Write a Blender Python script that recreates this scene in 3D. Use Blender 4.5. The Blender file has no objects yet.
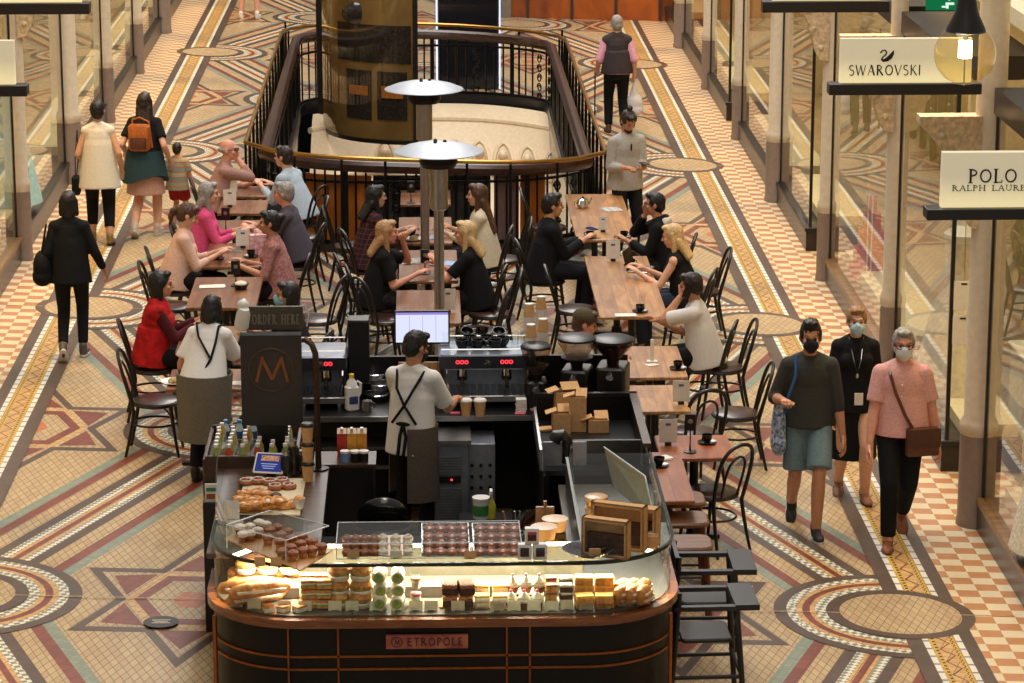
import bpy, bmesh, math, random
from mathutils import Vector, Matrix, Quaternion
R = math.radians
rnd = random.Random(7)
S = bpy.context.scene
col = S.collection

# ------------------------------------------------------------------ camera, world, lights, exposure
FL, CX, CY, CAMH = 2950.0, 512.0, 341.5, 7.0
PITCH = math.atan(725.5 / FL)
YAW = math.atan(94.5 / math.hypot(FL, 725.5))
TAU = 0.033                                   # the arcade floor falls gently to the right
CAM = Vector((-0.035, 0.0, CAMH))
cd = bpy.data.cameras.new('camera'); cam = bpy.data.objects.new('camera', cd); col.objects.link(cam)
cd.sensor_width = 36.0; cd.lens = FL / 1024 * 36.0; cd.clip_end = 300
cam.location = CAM; cam.rotation_euler = (math.pi / 2 - PITCH, 0, -YAW)
S.camera = cam

w = bpy.data.worlds.new('world'); S.world = w; w.use_nodes = True
bg = w.node_tree.nodes['Background']; bg.inputs[0].default_value = (1.0, 0.93, 0.84, 1); bg.inputs[1].default_value = 0.26

def lamp(name, kind, loc, energy, color, rot=(0, 0, 0), size=1.0, size_y=None, spot=None, blend=.6):
    d = bpy.data.lights.new(name, kind); d.energy = energy; d.color = color
    if kind == 'AREA':
        d.size = size
        if size_y: d.shape = 'RECTANGLE'; d.size_y = size_y
    elif kind == 'SPOT':
        d.spot_size = R(spot); d.spot_blend = blend; d.shadow_soft_size = size
    else: d.shadow_soft_size = size
    o = bpy.data.objects.new(name, d); o.location = loc; o.rotation_euler = rot; col.objects.link(o); return o
# skylight of the arcade roof, and the warm lamps under the galleries along both shop fronts
lamp('skylight', 'AREA', (0.7, 40, 15), 4700, (1.0, 0.95, 0.90), size=5, size_y=40)
lamp('skylight_front', 'AREA', (0.5, 12, 15), 450, (1.0, 0.90, 0.78), size=5, size_y=16)
for k in range(9):
    y = 18.5 + 4.53 * k
    lamp('gallery_lamp', 'SPOT', (4.3, y, 5.2), 320, (1.0, 0.70, 0.34), (0, R(-6), 0), .12, spot=78)
    lamp('gallery_lamp', 'SPOT', (-4.3, y, 5.2), 420, (1.0, 0.64, 0.25), (0, R(10), 0), .12, spot=84)
vs = S.view_settings; vs.view_transform = 'Standard'; vs.look = 'None'; vs.gamma = 1; vs.use_curve_mapping = False
vs.exposure = 0.06

# ------------------------------------------------------------------ where things stand
_fw = Vector((math.sin(YAW) * math.cos(PITCH), math.cos(YAW) * math.cos(PITCH), -math.sin(PITCH)))
_rt = Vector((math.cos(YAW), -math.sin(YAW), 0)); _up = _rt.cross(_fw)
def ray(u, v): return _fw + _rt * ((u - CX) / FL) - _up * ((v - CY) / FL)
def gz(x): return -TAU * x
def G(u, v, h=0.0):                            # point at height h above the floor
    d = ray(u, v); t = -(CAM.z + TAU * CAM.x - h) / (d.z + TAU * d.x); return CAM + d * t
def ZP(u, v, z):                               # point at absolute height z
    d = ray(u, v); return CAM + d * ((z - CAM.z) / d.z)
def AY(u, v, y):                               # point at distance y down the arcade
    d = ray(u, v); return CAM + d * (y / d.y)

# ------------------------------------------------------------------ materials
def lin(c):
    return tuple(((x / 255) / 12.92 if x / 255 <= .04045 else ((x / 255 + .055) / 1.055) ** 2.4) for x in c[:3])
MATS = {}
def mat(name, rgb, rough=.5, metal=0.0, var=.12, scale=18.0, bump=0.0, spec=.5, emit=None, es=0, coat=0.0, rgb2=None, sheen=0):
    if name in MATS: return MATS[name]
    m = bpy.data.materials.new(name); m.use_nodes = True; nt = m.node_tree; N = nt.nodes; L = nt.links
    b = N['Principled BSDF']; c = lin(rgb)
    b.inputs['Roughness'].default_value = rough; b.inputs['Metallic'].default_value = metal
    b.inputs['Specular IOR Level'].default_value = spec; b.inputs['Coat Weight'].default_value = coat
    if sheen: b.inputs['Sheen Weight'].default_value = sheen
    tc = N.new('ShaderNodeTexCoord'); nz = N.new('ShaderNodeTexNoise'); nz.inputs['Scale'].default_value = scale; nz.inputs['Detail'].default_value = 4
    L.new(tc.outputs['Object'], nz.inputs['Vector'])
    rp = N.new('ShaderNodeValToRGB'); L.new(nz.outputs['Fac'], rp.inputs[0])
    c2 = lin(rgb2) if rgb2 else tuple(x * (1 - var) for x in c); c1 = c if rgb2 else tuple(min(1, x * (1 + var)) for x in c)
    rp.color_ramp.elements[0].position = .35; rp.color_ramp.elements[1].position = .65
    rp.color_ramp.elements[0].color = (*c2, 1); rp.color_ramp.elements[1].color = (*c1, 1)
    L.new(rp.outputs[0], b.inputs['Base Color'])
    if bump:
        bp = N.new('ShaderNodeBump'); bp.inputs['Strength'].default_value = bump; bp.inputs['Distance'].default_value = .01
        L.new(nz.outputs['Fac'], bp.inputs['Height']); L.new(bp.outputs[0], b.inputs['Normal'])
    if emit: b.inputs['Emission Color'].default_value = (*lin(emit), 1); b.inputs['Emission Strength'].default_value = es
    MATS[name] = m; return m
def mat_tex(name, kind, c1, c2, rough=.5, scale=(1, 1, 1), rot=0, mortar=None, ms=.02, bw=.5, rh=.25, offset=.5, var=.5, metal=0, coord='Object'):
    """brick, checker, wave or wood look from object coordinates"""
    if name in MATS: return MATS[name]
    m = bpy.data.materials.new(name); m.use_nodes = True; nt = m.node_tree; N = nt.nodes; L = nt.links
    b = N['Principled BSDF']; b.inputs['Roughness'].default_value = rough; b.inputs['Metallic'].default_value = metal
    tc = N.new('ShaderNodeTexCoord'); mp = N.new('ShaderNodeMapping'); L.new(tc.outputs[coord], mp.inputs[0])
    mp.inputs['Scale'].default_value = scale; mp.inputs['Rotation'].default_value = (0, 0, rot) if not isinstance(rot, tuple) else rot; mp.inputs['Location'].default_value = (bw * .5 if kind == 'brick' and bw >= 3 else 0, 0, 0)
    if kind == 'brick':
        t = N.new('ShaderNodeTexBrick'); t.offset = offset; t.inputs['Scale'].default_value = 1
        t.inputs['Color1'].default_value = (*lin(c1), 1); t.inputs['Color2'].default_value = (*lin(c2), 1); t.inputs['Mortar'].default_value = (*lin(mortar or (70, 55, 45)), 1)
        t.inputs['Mortar Size'].default_value = ms; t.inputs['Brick Width'].default_value = bw; t.inputs['Row Height'].default_value = rh; t.inputs['Mortar Smooth'].default_value = .2
    elif kind == 'checker':
        t = N.new('ShaderNodeTexChecker'); t.inputs['Scale'].default_value = 1
        t.inputs['Color1'].default_value = (*lin(c1), 1); t.inputs['Color2'].default_value = (*lin(c2), 1)
    L.new(mp.outputs[0], t.inputs['Vector'])
    out = t.outputs['Color']
    nz = N.new('ShaderNodeTexNoise'); nz.inputs['Scale'].default_value = 1.3; nz.inputs['Detail'].default_value = 6; L.new(tc.outputs[coord], nz.inputs['Vector'])
    mx = N.new('ShaderNodeMixRGB'); mx.blend_type = 'MULTIPLY'; mx.inputs[0].default_value = var
    L.new(out, mx.inputs[1]); L.new(nz.outputs['Fac'], mx.inputs[2])
    bc = N.new('ShaderNodeBrightContrast'); bc.inputs['Bright'].default_value = 0; L.new(mx.outputs[0], b.inputs['Base Color'])
    MATS[name] = m; return m
def mat_wood(name, c1, c2, rough=.35, scale=(3, 30, 30), coat=.15, planks=None):
    if name in MATS: return MATS[name]
    m = bpy.data.materials.new(name); m.use_nodes = True; nt = m.node_tree; N = nt.nodes; L = nt.links
    b = N['Principled BSDF']; b.inputs['Roughness'].default_value = rough; b.inputs['Coat Weight'].default_value = coat; b.inputs['Coat Roughness'].default_value = .25
    tc = N.new('ShaderNodeTexCoord'); mp = N.new('ShaderNodeMapping'); L.new(tc.outputs['Object'], mp.inputs[0]); mp.inputs['Scale'].default_value = scale
    nz = N.new('ShaderNodeTexNoise'); nz.inputs['Scale'].default_value = 1; nz.inputs['Detail'].default_value = 7; nz.inputs['Distortion'].default_value = .6
    L.new(mp.outputs[0], nz.inputs['Vector'])
    rp = N.new('ShaderNodeValToRGB'); rp.color_ramp.elements[0].position = .3; rp.color_ramp.elements[1].position = .72
    rp.color_ramp.elements[0].color = (*lin(c1), 1); rp.color_ramp.elements[1].color = (*lin(c2), 1)
    L.new(nz.outputs['Fac'], rp.inputs[0]); out = rp.outputs[0]
    if planks:
        br = N.new('ShaderNodeTexBrick'); br.offset = .37; br.inputs['Scale'].default_value = 1
        mp2 = N.new('ShaderNodeMapping'); L.new(tc.outputs['Object'], mp2.inputs[0]); mp2.inputs['Rotation'].default_value = (0, 0, R(planks[2]))
        L.new(mp2.outputs[0], br.inputs['Vector']); br.inputs['Brick Width'].default_value = planks[0]; br.inputs['Row Height'].default_value = planks[1]
        br.inputs['Color1'].default_value = (1, 1, 1, 1); br.inputs['Color2'].default_value = (.66, .62, .58, 1); br.inputs['Mortar'].default_value = (.3, .25, .2, 1); br.inputs['Mortar Size'].default_value = .002
        mx = N.new('ShaderNodeMixRGB'); mx.blend_type = 'MULTIPLY'; mx.inputs[0].default_value = 1; L.new(out, mx.inputs[1]); L.new(br.outputs[0], mx.inputs[2]); out = mx.outputs[0]
    L.new(out, b.inputs['Base Color']); MATS[name] = m; return m
def mat_glass(name, tint=(245, 250, 245), refl=1.0, rough=0.0, ior=1.5):
    """clear sheet glass: clear from the front, mirror-like at grazing angles"""
    if name in MATS: return MATS[name]
    m = bpy.data.materials.new(name); m.use_nodes = True; nt = m.node_tree; N = nt.nodes; L = nt.links
    N.remove(N['Principled BSDF']); o = N['Material Output']
    t = N.new('ShaderNodeBsdfTransparent'); t.inputs[0].default_value = (*lin(tint), 1)
    g = N.new('ShaderNodeBsdfGlossy'); g.inputs['Roughness'].default_value = rough; g.inputs[0].default_value = (refl, refl, refl, 1)
    f = N.new('ShaderNodeFresnel'); f.inputs[0].default_value = ior
    gm = N.new('ShaderNodeNewGeometry'); sb = N.new('ShaderNodeMath'); sb.operation = 'SUBTRACT'; sb.inputs[0].default_value = 1; L.new(gm.outputs['Backfacing'], sb.inputs[1])
    ml = N.new('ShaderNodeMath'); ml.operation = 'MULTIPLY'; L.new(f.outputs[0], ml.inputs[0]); L.new(sb.outputs[0], ml.inputs[1])   # reflect once, at the outer face
    x = N.new('ShaderNodeMixShader'); L.new(ml.outputs[0], x.inputs[0]); L.new(t.outputs[0], x.inputs[1]); L.new(g.outputs[0], x.inputs[2]); L.new(x.outputs[0], o.inputs[0])
    MATS[name] = m; return m
def mat_emit(name, rgb, s):
    if name in MATS: return MATS[name]
    m = bpy.data.materials.new(name); m.use_nodes = True; N = m.node_tree.nodes; L = m.node_tree.links
    N.remove(N['Principled BSDF']); e = N.new('ShaderNodeEmission'); e.inputs[0].default_value = (*lin(rgb), 1); e.inputs[1].default_value = s
    L.new(e.outputs[0], N['Material Output'].inputs[0]); MATS[name] = m; return m

# ------------------------------------------------------------------ mesh builder
class MB:
    def __init__(s): s.v = []; s.f = []; s.m = []; s.k = 0
    def add(s, vs, fs):
        b = len(s.v); s.v += [tuple(p) for p in vs]; s.f += [tuple(i + b for i in f) for f in fs]; s.m += [s.k] * len(fs); return s
    def mat(s, k): s.k = k; return s
    def box(s, c, d, rz=0.0, rx=0.0, ry=0.0):
        M = Matrix.Rotation(rz, 3, 'Z') @ Matrix.Rotation(ry, 3, 'Y') @ Matrix.Rotation(rx, 3, 'X'); c = Vector(c)
        P = [c + M @ Vector((x * d[0] / 2, y * d[1] / 2, z * d[2] / 2)) for z in (-1, 1) for x, y in ((-1, -1), (1, -1), (1, 1), (-1, 1))]
        return s.add(P, [(3, 2, 1, 0), (4, 5, 6, 7), (0, 1, 5, 4), (1, 2, 6, 5), (2, 3, 7, 6), (3, 0, 4, 7)])
    def box2(s, a, b): return s.box([(a[i] + b[i]) / 2 for i in range(3)], [abs(b[i] - a[i]) for i in range(3)])
    def rbox(s, c, d, r=.01, rz=0.0, n=3):
        """box with rounded upright edges and a softened top"""
        pts = []
        for sx, sy, a0 in ((1, 1, 0), (-1, 1, 90), (-1, -1, 180), (1, -1, 270)):
            for i in range(n + 1):
                a = R(a0 + 90 * i / n); pts.append((sx * (d[0] / 2 - r) + r * math.cos(a), sy * (d[1] / 2 - r) + r * math.sin(a)))
        e = min(r * .5, d[2] * .3); M = Matrix.Rotation(rz, 3, 'Z'); c = Vector(c); V = []
        def ring(k, z): V.extend([c + M @ Vector((x * k if abs(x) < 1e9 else x, y * k, z)) for x, y in pts])
        kx = 1 - e / max(d[0], d[1]) * 2
        ring(kx, -d[2] / 2); ring(1, -d[2] / 2 + e); ring(1, d[2] / 2 - e); ring(kx, d[2] / 2); q = len(pts)
        F = [(j * q + i, j * q + (i + 1) % q, (j + 1) * q + (i + 1) % q, (j + 1) * q + i) for j in range(3) for i in range(q)]
        F += [tuple(range(q - 1, -1, -1)), tuple(3 * q + i for i in range(q))]
        return s.add(V, F)
    def cyl(s, p, q, r1, r2=None, n=14, caps=True):
        r2 = r1 if r2 is None else r2; p = Vector(p); q = Vector(q); d = (q - p)
        if d.length < 1e-7: return s
        d.normalize(); a = d.orthogonal().normalized(); b = d.cross(a)
        V = [p + (a * math.cos(2 * math.pi * i / n) + b * math.sin(2 * math.pi * i / n)) * r1 for i in range(n)] + [q + (a * math.cos(2 * math.pi * i / n) + b * math.sin(2 * math.pi * i / n)) * r2 for i in range(n)]
        F = [(i, (i + 1) % n, n + (i + 1) % n, n + i) for i in range(n)]
        if caps: F += [tuple(range(n - 1, -1, -1)), tuple(range(n, 2 * n))]
        return s.add(V, F)
    def ell(s, c, rx, ry=None, rz=None, M=None, n=14, k=9, z0=-1.0):
        ry = rx if ry is None else ry; rz = rx if rz is None else rz; c = Vector(c); V = []; F = []; M = M or Matrix.Identity(3)
        a0 = math.asin(max(-1, z0))
        for j in range(k + 1):
            t = a0 + (math.pi / 2 - a0) * j / k
            for i in range(n):
                a = 2 * math.pi * i / n; V.append(c + M @ Vector((rx * math.cos(t) * math.cos(a), ry * math.cos(t) * math.sin(a), rz * math.sin(t))))
        F = [(j * n + i, j * n + (i + 1) % n, (j + 1) * n + (i + 1) % n, (j + 1) * n + i) for j in range(k) for i in range(n)]
        F += [tuple(range(n - 1, -1, -1)), tuple(k * n + i for i in range(n))]
        return s.add(V, F)
    def cap(s, p, q, r1, r2=None, n=14, e1=True, e2=True):
        r2 = r1 if r2 is None else r2; s.cyl(p, q, r1, r2, n)
        if e1: s.ell(p, r1, n=n, k=6)
        if e2: s.ell(q, r2, n=n, k=6)
        return s
    def lathe(s, prof, c=(0, 0, 0), n=20, M=None, caps=True):
        c = Vector(c); V = []; M = M or Matrix.Identity(3)
        for r, z in prof:
            for i in range(n): a = 2 * math.pi * i / n; V.append(c + M @ Vector((r * math.cos(a), r * math.sin(a), z)))
        k = len(prof) - 1
        F = [(j * n + i, j * n + (i + 1) % n, (j + 1) * n + (i + 1) % n, (j + 1) * n + i) for j in range(k) for i in range(n)]
        if caps: F += [tuple(range(n - 1, -1, -1)), tuple(k * n + i for i in range(n))]
        return s.add(V, F)
    def tube(s, pts, r, n=8, closed=False, flat=None):
        P = [Vector(p) for p in pts]; m = len(P); V = []; prev = None
        for i in range(m):
            t = (P[(i + 1) % m] - P[i - 1]) if closed else (P[min(i + 1, m - 1)] - P[max(i - 1, 0)])
            t.normalize()
            if prev is None: a = t.orthogonal().normalized()
            else:
                a = prev - t * prev.dot(t)
                a = a.normalized() if a.length > 1e-6 else t.orthogonal().normalized()
            prev = a; b = t.cross(a); rr = r[i] if isinstance(r, (list, tuple)) else r
            for j in range(n): g = 2 * math.pi * j / n; V.append(P[i] + a * math.cos(g) * rr + b * math.sin(g) * rr)
        F = [(i * n + j, i * n + (j + 1) % n, ((i + 1) % m) * n + (j + 1) % n, ((i + 1) % m) * n + j) for i in range(m if closed else m - 1) for j in range(n)]
        if not closed: F += [tuple(range(n - 1, -1, -1)), tuple((m - 1) * n + j for j in range(n))]
        return s.add(V, F)
    def prism(s, poly, z0, z1):
        n = len(poly); V = [(x, y, z0) for x, y in poly] + [(x, y, z1) for x, y in poly]
        return s.add(V, [(i, (i + 1) % n, n + (i + 1) % n, n + i) for i in range(n)] + [tuple(range(n - 1, -1, -1)), tuple(range(n, 2 * n))])
    def poly(s, pts): return s.add(pts, [tuple(range(len(pts)))])
    def wall(s, pts, z0, z1, t=None, closed=False):
        """upright sheet following a plan line; with thickness t it is solid"""
        n = len(pts); P = [Vector((x, y, 0)) for x, y in pts]; off = []
        for i in range(n):
            d = (P[(i + 1) % n] - P[i - 1]) if closed else (P[min(i + 1, n - 1)] - P[max(i - 1, 0)])
            d.normalize(); off.append(Vector((-d.y, d.x, 0)) * (t or 0))
        V = []
        for i in range(n):
            a = P[i]; b = P[i] + off[i]
            V += [(a.x, a.y, z0), (a.x, a.y, z1), (b.x, b.y, z1), (b.x, b.y, z0)]
        F = []
        for i in range(n if closed else n - 1):
            p = 4 * i; q = 4 * ((i + 1) % n)
            if t: F += [(p + j, q + j, q + (j + 1) % 4, p + (j + 1) % 4) for j in range(4)]
            else: F += [(p, q, q + 1, p + 1)]
        if t and not closed: F += [(0, 1, 2, 3), (4 * n - 1, 4 * n - 2, 4 * n - 3, 4 * n - 4)]
        return s.add(V, F)
    def mesh(s, name, mats, angle=35):
        me = bpy.data.meshes.new(name); me.from_pydata(s.v, [], s.f)
        for m in (mats if isinstance(mats, (list, tuple)) else [mats]): me.materials.append(m)
        if any(s.m): me.polygons.foreach_set('material_index', s.m)
        me.polygons.foreach_set('use_smooth', [True] * len(me.polygons))
        bm = bmesh.new(); bm.from_mesh(me); bmesh.ops.recalc_face_normals(bm, faces=bm.faces); bm.to_mesh(me); bm.free()
        me.update()
        try: me.set_sharp_from_angle(angle=R(angle))
        except Exception: pass
        return me
    def build(s, name, mats, parent=None, loc=None, rz=None, bevel=0, angle=35):
        o = bpy.data.objects.new(name, s.mesh(name, mats, angle)); col.objects.link(o)
        if parent: o.parent = parent
        if loc is not None: o.location = loc
        if rz is not None: o.rotation_euler = (0, 0, rz)
        if bevel:
            b = o.modifiers.new('bevel', 'BEVEL'); b.width = bevel; b.segments = 2; b.limit_method = 'ANGLE'
        return o
def tag(o, label=None, cat=None, group=None, kind=None):
    if label: o['label'] = label
    if cat: o['category'] = cat
    if group: o['group'] = group
    if kind: o['kind'] = kind
    return o
def thing(name, label, cat, loc=(0, 0, 0), rz=0.0, group=None, kind=None):
    o = bpy.data.objects.new(name, None); col.objects.link(o); o.location = loc; o.rotation_euler = (0, 0, rz); o.empty_display_size = .1
    return tag(o, label, cat, group, kind)
def struct(o, label=None):
    o['kind'] = 'structure'
    if label: o['label'] = label
    return o
KIDS = {}
def dup(root, loc, rz=0.0, label=None, group=None, cat=None):
    def cp(o, par):
        c = o.copy(); col.objects.link(c)
        if par: c.parent = par
        for ch in o.children: cp(ch, c)
        return c
    r = cp(root, None); r.location = loc; r.rotation_euler = (0, 0, rz)
    if label: r['label'] = label
    if group: r['group'] = group
    if cat: r['category'] = cat
    return r
def arc(cx, cy, r, a0, a1, n, ry=None):
    ry = r if ry is None else ry
    return [(cx + r * math.cos(R(a0 + (a1 - a0) * i / n)), cy + ry * math.sin(R(a0 + (a1 - a0) * i / n))) for i in range(n + 1)]

# common materials
BLACK = mat('black_lacquer', (22, 18, 17), .38)
DARKMET = mat('dark_iron', (30, 28, 28), .45, .6)
STEEL = mat('brushed_steel', (176, 176, 176), .28, .95, .05)
CHROME = mat('chrome', (210, 210, 210), .12, 1.0, .02)
BRASS = mat('brass', (176, 132, 66), .3, .9, .08)
WHITE = mat('white_paint', (226, 222, 214), .5, var=.04)
PAPER = mat('paper', (232, 226, 214), .8, var=.04)
KRAFT = mat('kraft_card', (208, 162, 108), .85, var=.08, scale=40)
CLEAR = mat_glass('clear_glass')
ACRYL = mat_glass('clear_acrylic', (250, 252, 252), .95)
PORC = mat('white_porcelain', (232, 230, 224), .2, var=.03)
BLKPORC = mat('black_glaze', (20, 19, 20), .18)
# ================================================================== THE SETTING
# ---- mosaic floor: one mesh, tile pattern laid as inlays
ANG = math.degrees(math.atan2(1.73, 4.56))
def tiles(n, c1, c2, sz, mortar=(110, 92, 72), rot=ANG, ms=.035, var=.35, rough=.42, rect=1.0, offset=0.0):
    return mat_tex(n, 'brick', c1, c2, rough, (1 / sz, 1 / sz, 1), R(rot), mortar, ms, rect, 1.0, offset, var)
FM = [mat_tex('floor_cream_tile', 'brick', (214, 190, 146), (198, 168, 130), .34, (21, 21 * 1.73 / 4.56, 1), R(45), (122, 98, 74), .05, 1.0, 1.0, 0.0, .35),
      tiles('floor_umber_tile', (98, 78, 64), (86, 68, 56), .10, (84, 68, 56)),
      tiles('floor_red_tile', (146, 74, 52), (126, 60, 44), .10, (96, 54, 42)),
      tiles('floor_sage_tile', (152, 162, 142), (132, 146, 130), .05, (112, 118, 104)),
      mat_tex('floor_white_mosaic', 'checker', (236, 230, 212), (128, 138, 122), .42, (24, 24, 24), R(ANG + 45), var=.2),
      tiles('floor_ochre_tile', (228, 186, 126), (210, 166, 108), .09, (140, 100, 60)),
      tiles('floor_yellow_tile', (226, 188, 96), (206, 164, 76), .05, (120, 84, 30), 0),
      mat_tex('floor_black_yellow_mosaic', 'checker', (222, 176, 66), (58, 44, 26), .42, (40, 32, 1), 0, var=.2),
      mat_tex('floor_white_blue_strip', 'brick', (238, 234, 222), (230, 226, 214), .42, (.02, 1 / .16, 1), 0, (112, 128, 150), .10, 4, 1.0, 0, .2),
      mat_tex('floor_checker_tile', 'checker', (238, 222, 186), (204, 144, 96), .36, (1 / .165, 1 / .15, 1), 0, var=.35),
      tiles('floor_terracotta_tile', (212, 128, 82), (196, 112, 70), .06, (150, 100, 70))]
fb = MB(); CXY = 20.42; DY = 9.12; XC = 3.45
LAY = [0.0]
def fpoly(pts, k, lay):
    fb.mat(k); z = lay * .0006
    fb.poly([(x, y, gz(x) + z) for x, y in pts])
def strip(p, q, o0, o1, k, lay):
    p = Vector((p[0], p[1])); q = Vector((q[0], q[1])); d = (q - p).normalized(); nn = Vector((-d.y, d.x))
    for s in (1, -1):
        a, b = s * o0, s * o1
        if o0 == 0 and s == -1: break
        if o0 == 0: a = -o1
        fpoly([tuple(p + nn * a), tuple(q + nn * a), tuple(q + nn * b), tuple(p + nn * b)], k, lay)
Y0, Y1 = 12.0, 66.0
fpoly([(-9, Y0), (9, Y0), (9, Y1), (-9, Y1)], 0, 0)
def band(p, q):
    strip(p, q, .46, .555, 3, 1); strip(p, q, .365, .46, 2, 1); strip(p, q, .125, .215, 1, 2)
    strip(p, q, .06, .125, 4, 2); strip(p, q, .026, .06, 5, 2); strip(p, q, 0, .026, 2, 2)
def ring(c, r, k, lay):
    fpoly([(c[0] + r * math.cos(2 * math.pi * i / 48), c[1] + r * math.sin(2 * math.pi * i / 48)) for i in range(48)], k, lay)
def roundel(c, lay):
    for i, (r, k) in enumerate(((.93, 1), (.835, 4), (.765, 5), (.72, 2), (.665, 5), (.625, 4), (.545, 1), (.447, 0))): ring(c, r, k, lay + i)
def star(c):
    def st(s, k, lay, a=.82, b=.60, h=1.42):
        P = []
        for i in range(6):
            t = R(90 + 60 * i); P.append((math.cos(t) * a / .866, math.sin(t) * h))
            t2 = R(120 + 60 * i); P.append((math.cos(t2) * a / .866 * .577, math.sin(t2) * h * .577))
        fpoly([(c[0] + x * s, c[1] + y * s) for x, y in P], k, lay)
    st(1.0, 1, 1); st(.86, 0, 2); 
    for i in range(6):
        t = R(90 + 60 * i); u = (math.cos(t) * .947, math.sin(t) * 1.42)
        tri = [(u[0] * .74, u[1] * .74)]
        for j in (-1, 1):
            t2 = R(90 + 60 * i + 30 * j); tri.append((math.cos(t2) * .947 * .40 + u[0] * .12, math.sin(t2) * 1.42 * .40 + u[1] * .12))
        fpoly([(c[0] + x, c[1] + y) for x, y in tri], 2, 3)
    def hexa(s, k, lay): fpoly([(c[0] + math.cos(R(60 * i)) * .947 * s, c[1] + math.sin(R(60 * i)) * 1.42 * s) for i in range(6)], k, lay)
    hexa(.50, 5, 4); hexa(.44, 2, 5); hexa(.34, 0, 6); hexa(.14, 10, 7)
nodes = [(sx * XC, CXY + DY * k) for k in range(-1, 5) for sx in (-1, 1)] + [(0, CXY + DY * k) for k in range(-1, 5)] + [(sx * 1.73, CXY + DY * (k + .5)) for k in range(-1, 4) for sx in (-1, 1)]
for k in range(-1, 5):
    for sx in (-1, 1):
        star((sx * 1.73, CXY + DY * k)); star((sx * XC, CXY + DY * (k + .5)))
    star((0, CXY + DY * (k + .5)))
for k in range(-1, 4):
    for sx in (-1, 1):
        m = (sx * 1.73, CXY + DY * (k + .5))
        for e in ((sx * XC, CXY + DY * k), (sx * XC, CXY + DY * (k + 1)), (0, CXY + DY * k), (0, CXY + DY * (k + 1))): band(m, e)
for c in nodes: roundel(c, 8)
# runner borders and checker borders along both shop fronts
XN = 12
for sx in (-1, 1):
    def fs(a, b, k, lay): fpoly([(sx * a, Y0), (sx * b, Y0), (sx * b, Y1), (sx * a, Y1)], k, lay)
    fs(3.40, 3.90, 1, 17); fs(3.515, 3.80, 6, 18); fs(3.515, 3.558, 8, 19); fs(3.757, 3.80, 8, 19); fs(3.58, 3.60, 7, 19); fs(3.715, 3.735, 7, 19); fs(3.608, 3.705, 5, 19)
    y = Y0; n = 0
    while y < Y1:
        for dx in (0, .05):
            a = 3.61 + (dx if n % 2 else .09 - dx); b = 3.61 + (dx if n % 2 == 0 else .09 - dx)
        fpoly([(sx * (3.608 if n % 2 else 3.690), y), (sx * (3.623 if n % 2 else 3.705), y), (sx * (3.705 if n % 2 else 3.623), y + .13), (sx * (3.690 if n % 2 else 3.608), y + .13)], 2 if n % 5 else 1, 20)
        y += .13; n += 1
    fs(3.90, 4.95, 9, 18)
for c in nodes[:12]: ring(c, .545, 1, 22); ring(c, .447, 0, 23)
for k in range(-1, 5):                        # the joint line of each bay
    y = CXY + DY * k; fpoly([(-4.3, y - .006), (4.3, y - .006), (4.3, y + .006), (-4.3, y + .006)], 5, 24)
bm = bmesh.new(); fme = fb.mesh('floor', FM); bm.from_mesh(fme)
# the oval opening to the level below is cut out of the floor
VX, VY0, VY1 = 1.79, 32.6, 43.4
VC = .015
void = [(VC + VX * t, VY0 + .6 * abs(t) ** 4) for t in [(-1 + i / 8) for i in range(17)]] + [(VC + VX * math.cos(R(a)), VY1 - 1.1 + 1.1 * math.sin(R(a))) for a in range(0, 181, 15)]
inside = lambda x, y: all((void[(i + 1) % len(void)][0] - a[0]) * (y - a[1]) - (void[(i + 1) % len(void)][1] - a[1]) * (x - a[0]) > -1e-6 for i, a in enumerate(void))
for i in range(len(void)):
    a = Vector(void[i]); b = Vector(void[(i + 1) % len(void)])
    if (b - a).length < 1e-5: continue
    nn = Vector((-(b - a).y, (b - a).x)).normalized()
    lo, hi = VY0 - .1, VY1 + .1
    geom = [f for f in bm.faces if min(v.co.y for v in f.verts) < hi and max(v.co.y for v in f.verts) > lo and min(v.co.x for v in f.verts) < VX + .2 and max(v.co.x for v in f.verts) > -VX - .1]
    ge = set(e for f in geom for e in f.edges); gv = set(v for f in geom for v in f.verts)
    bmesh.ops.bisect_plane(bm, geom=geom + list(ge) + list(gv), plane_co=(a.x, a.y, 0), plane_no=(nn.x, nn.y, 0), dist=1e-5)
dele = []
for f in bm.faces:
    c = f.calc_center_median()
    if inside(c.x, c.y): dele.append(f)
bmesh.ops.delete(bm, geom=dele, context='FACES')
for f in bm.faces:
    if f.normal.z < 0: f.normal_flip()
bm.to_mesh(fme); bm.free()
for p in fme.polygons: p.use_smooth = False
floor = bpy.data.objects.new('floor', fme); col.objects.link(floor); struct(floor, 'mosaic tiled arcade floor of roundels, bands and stars')

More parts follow.
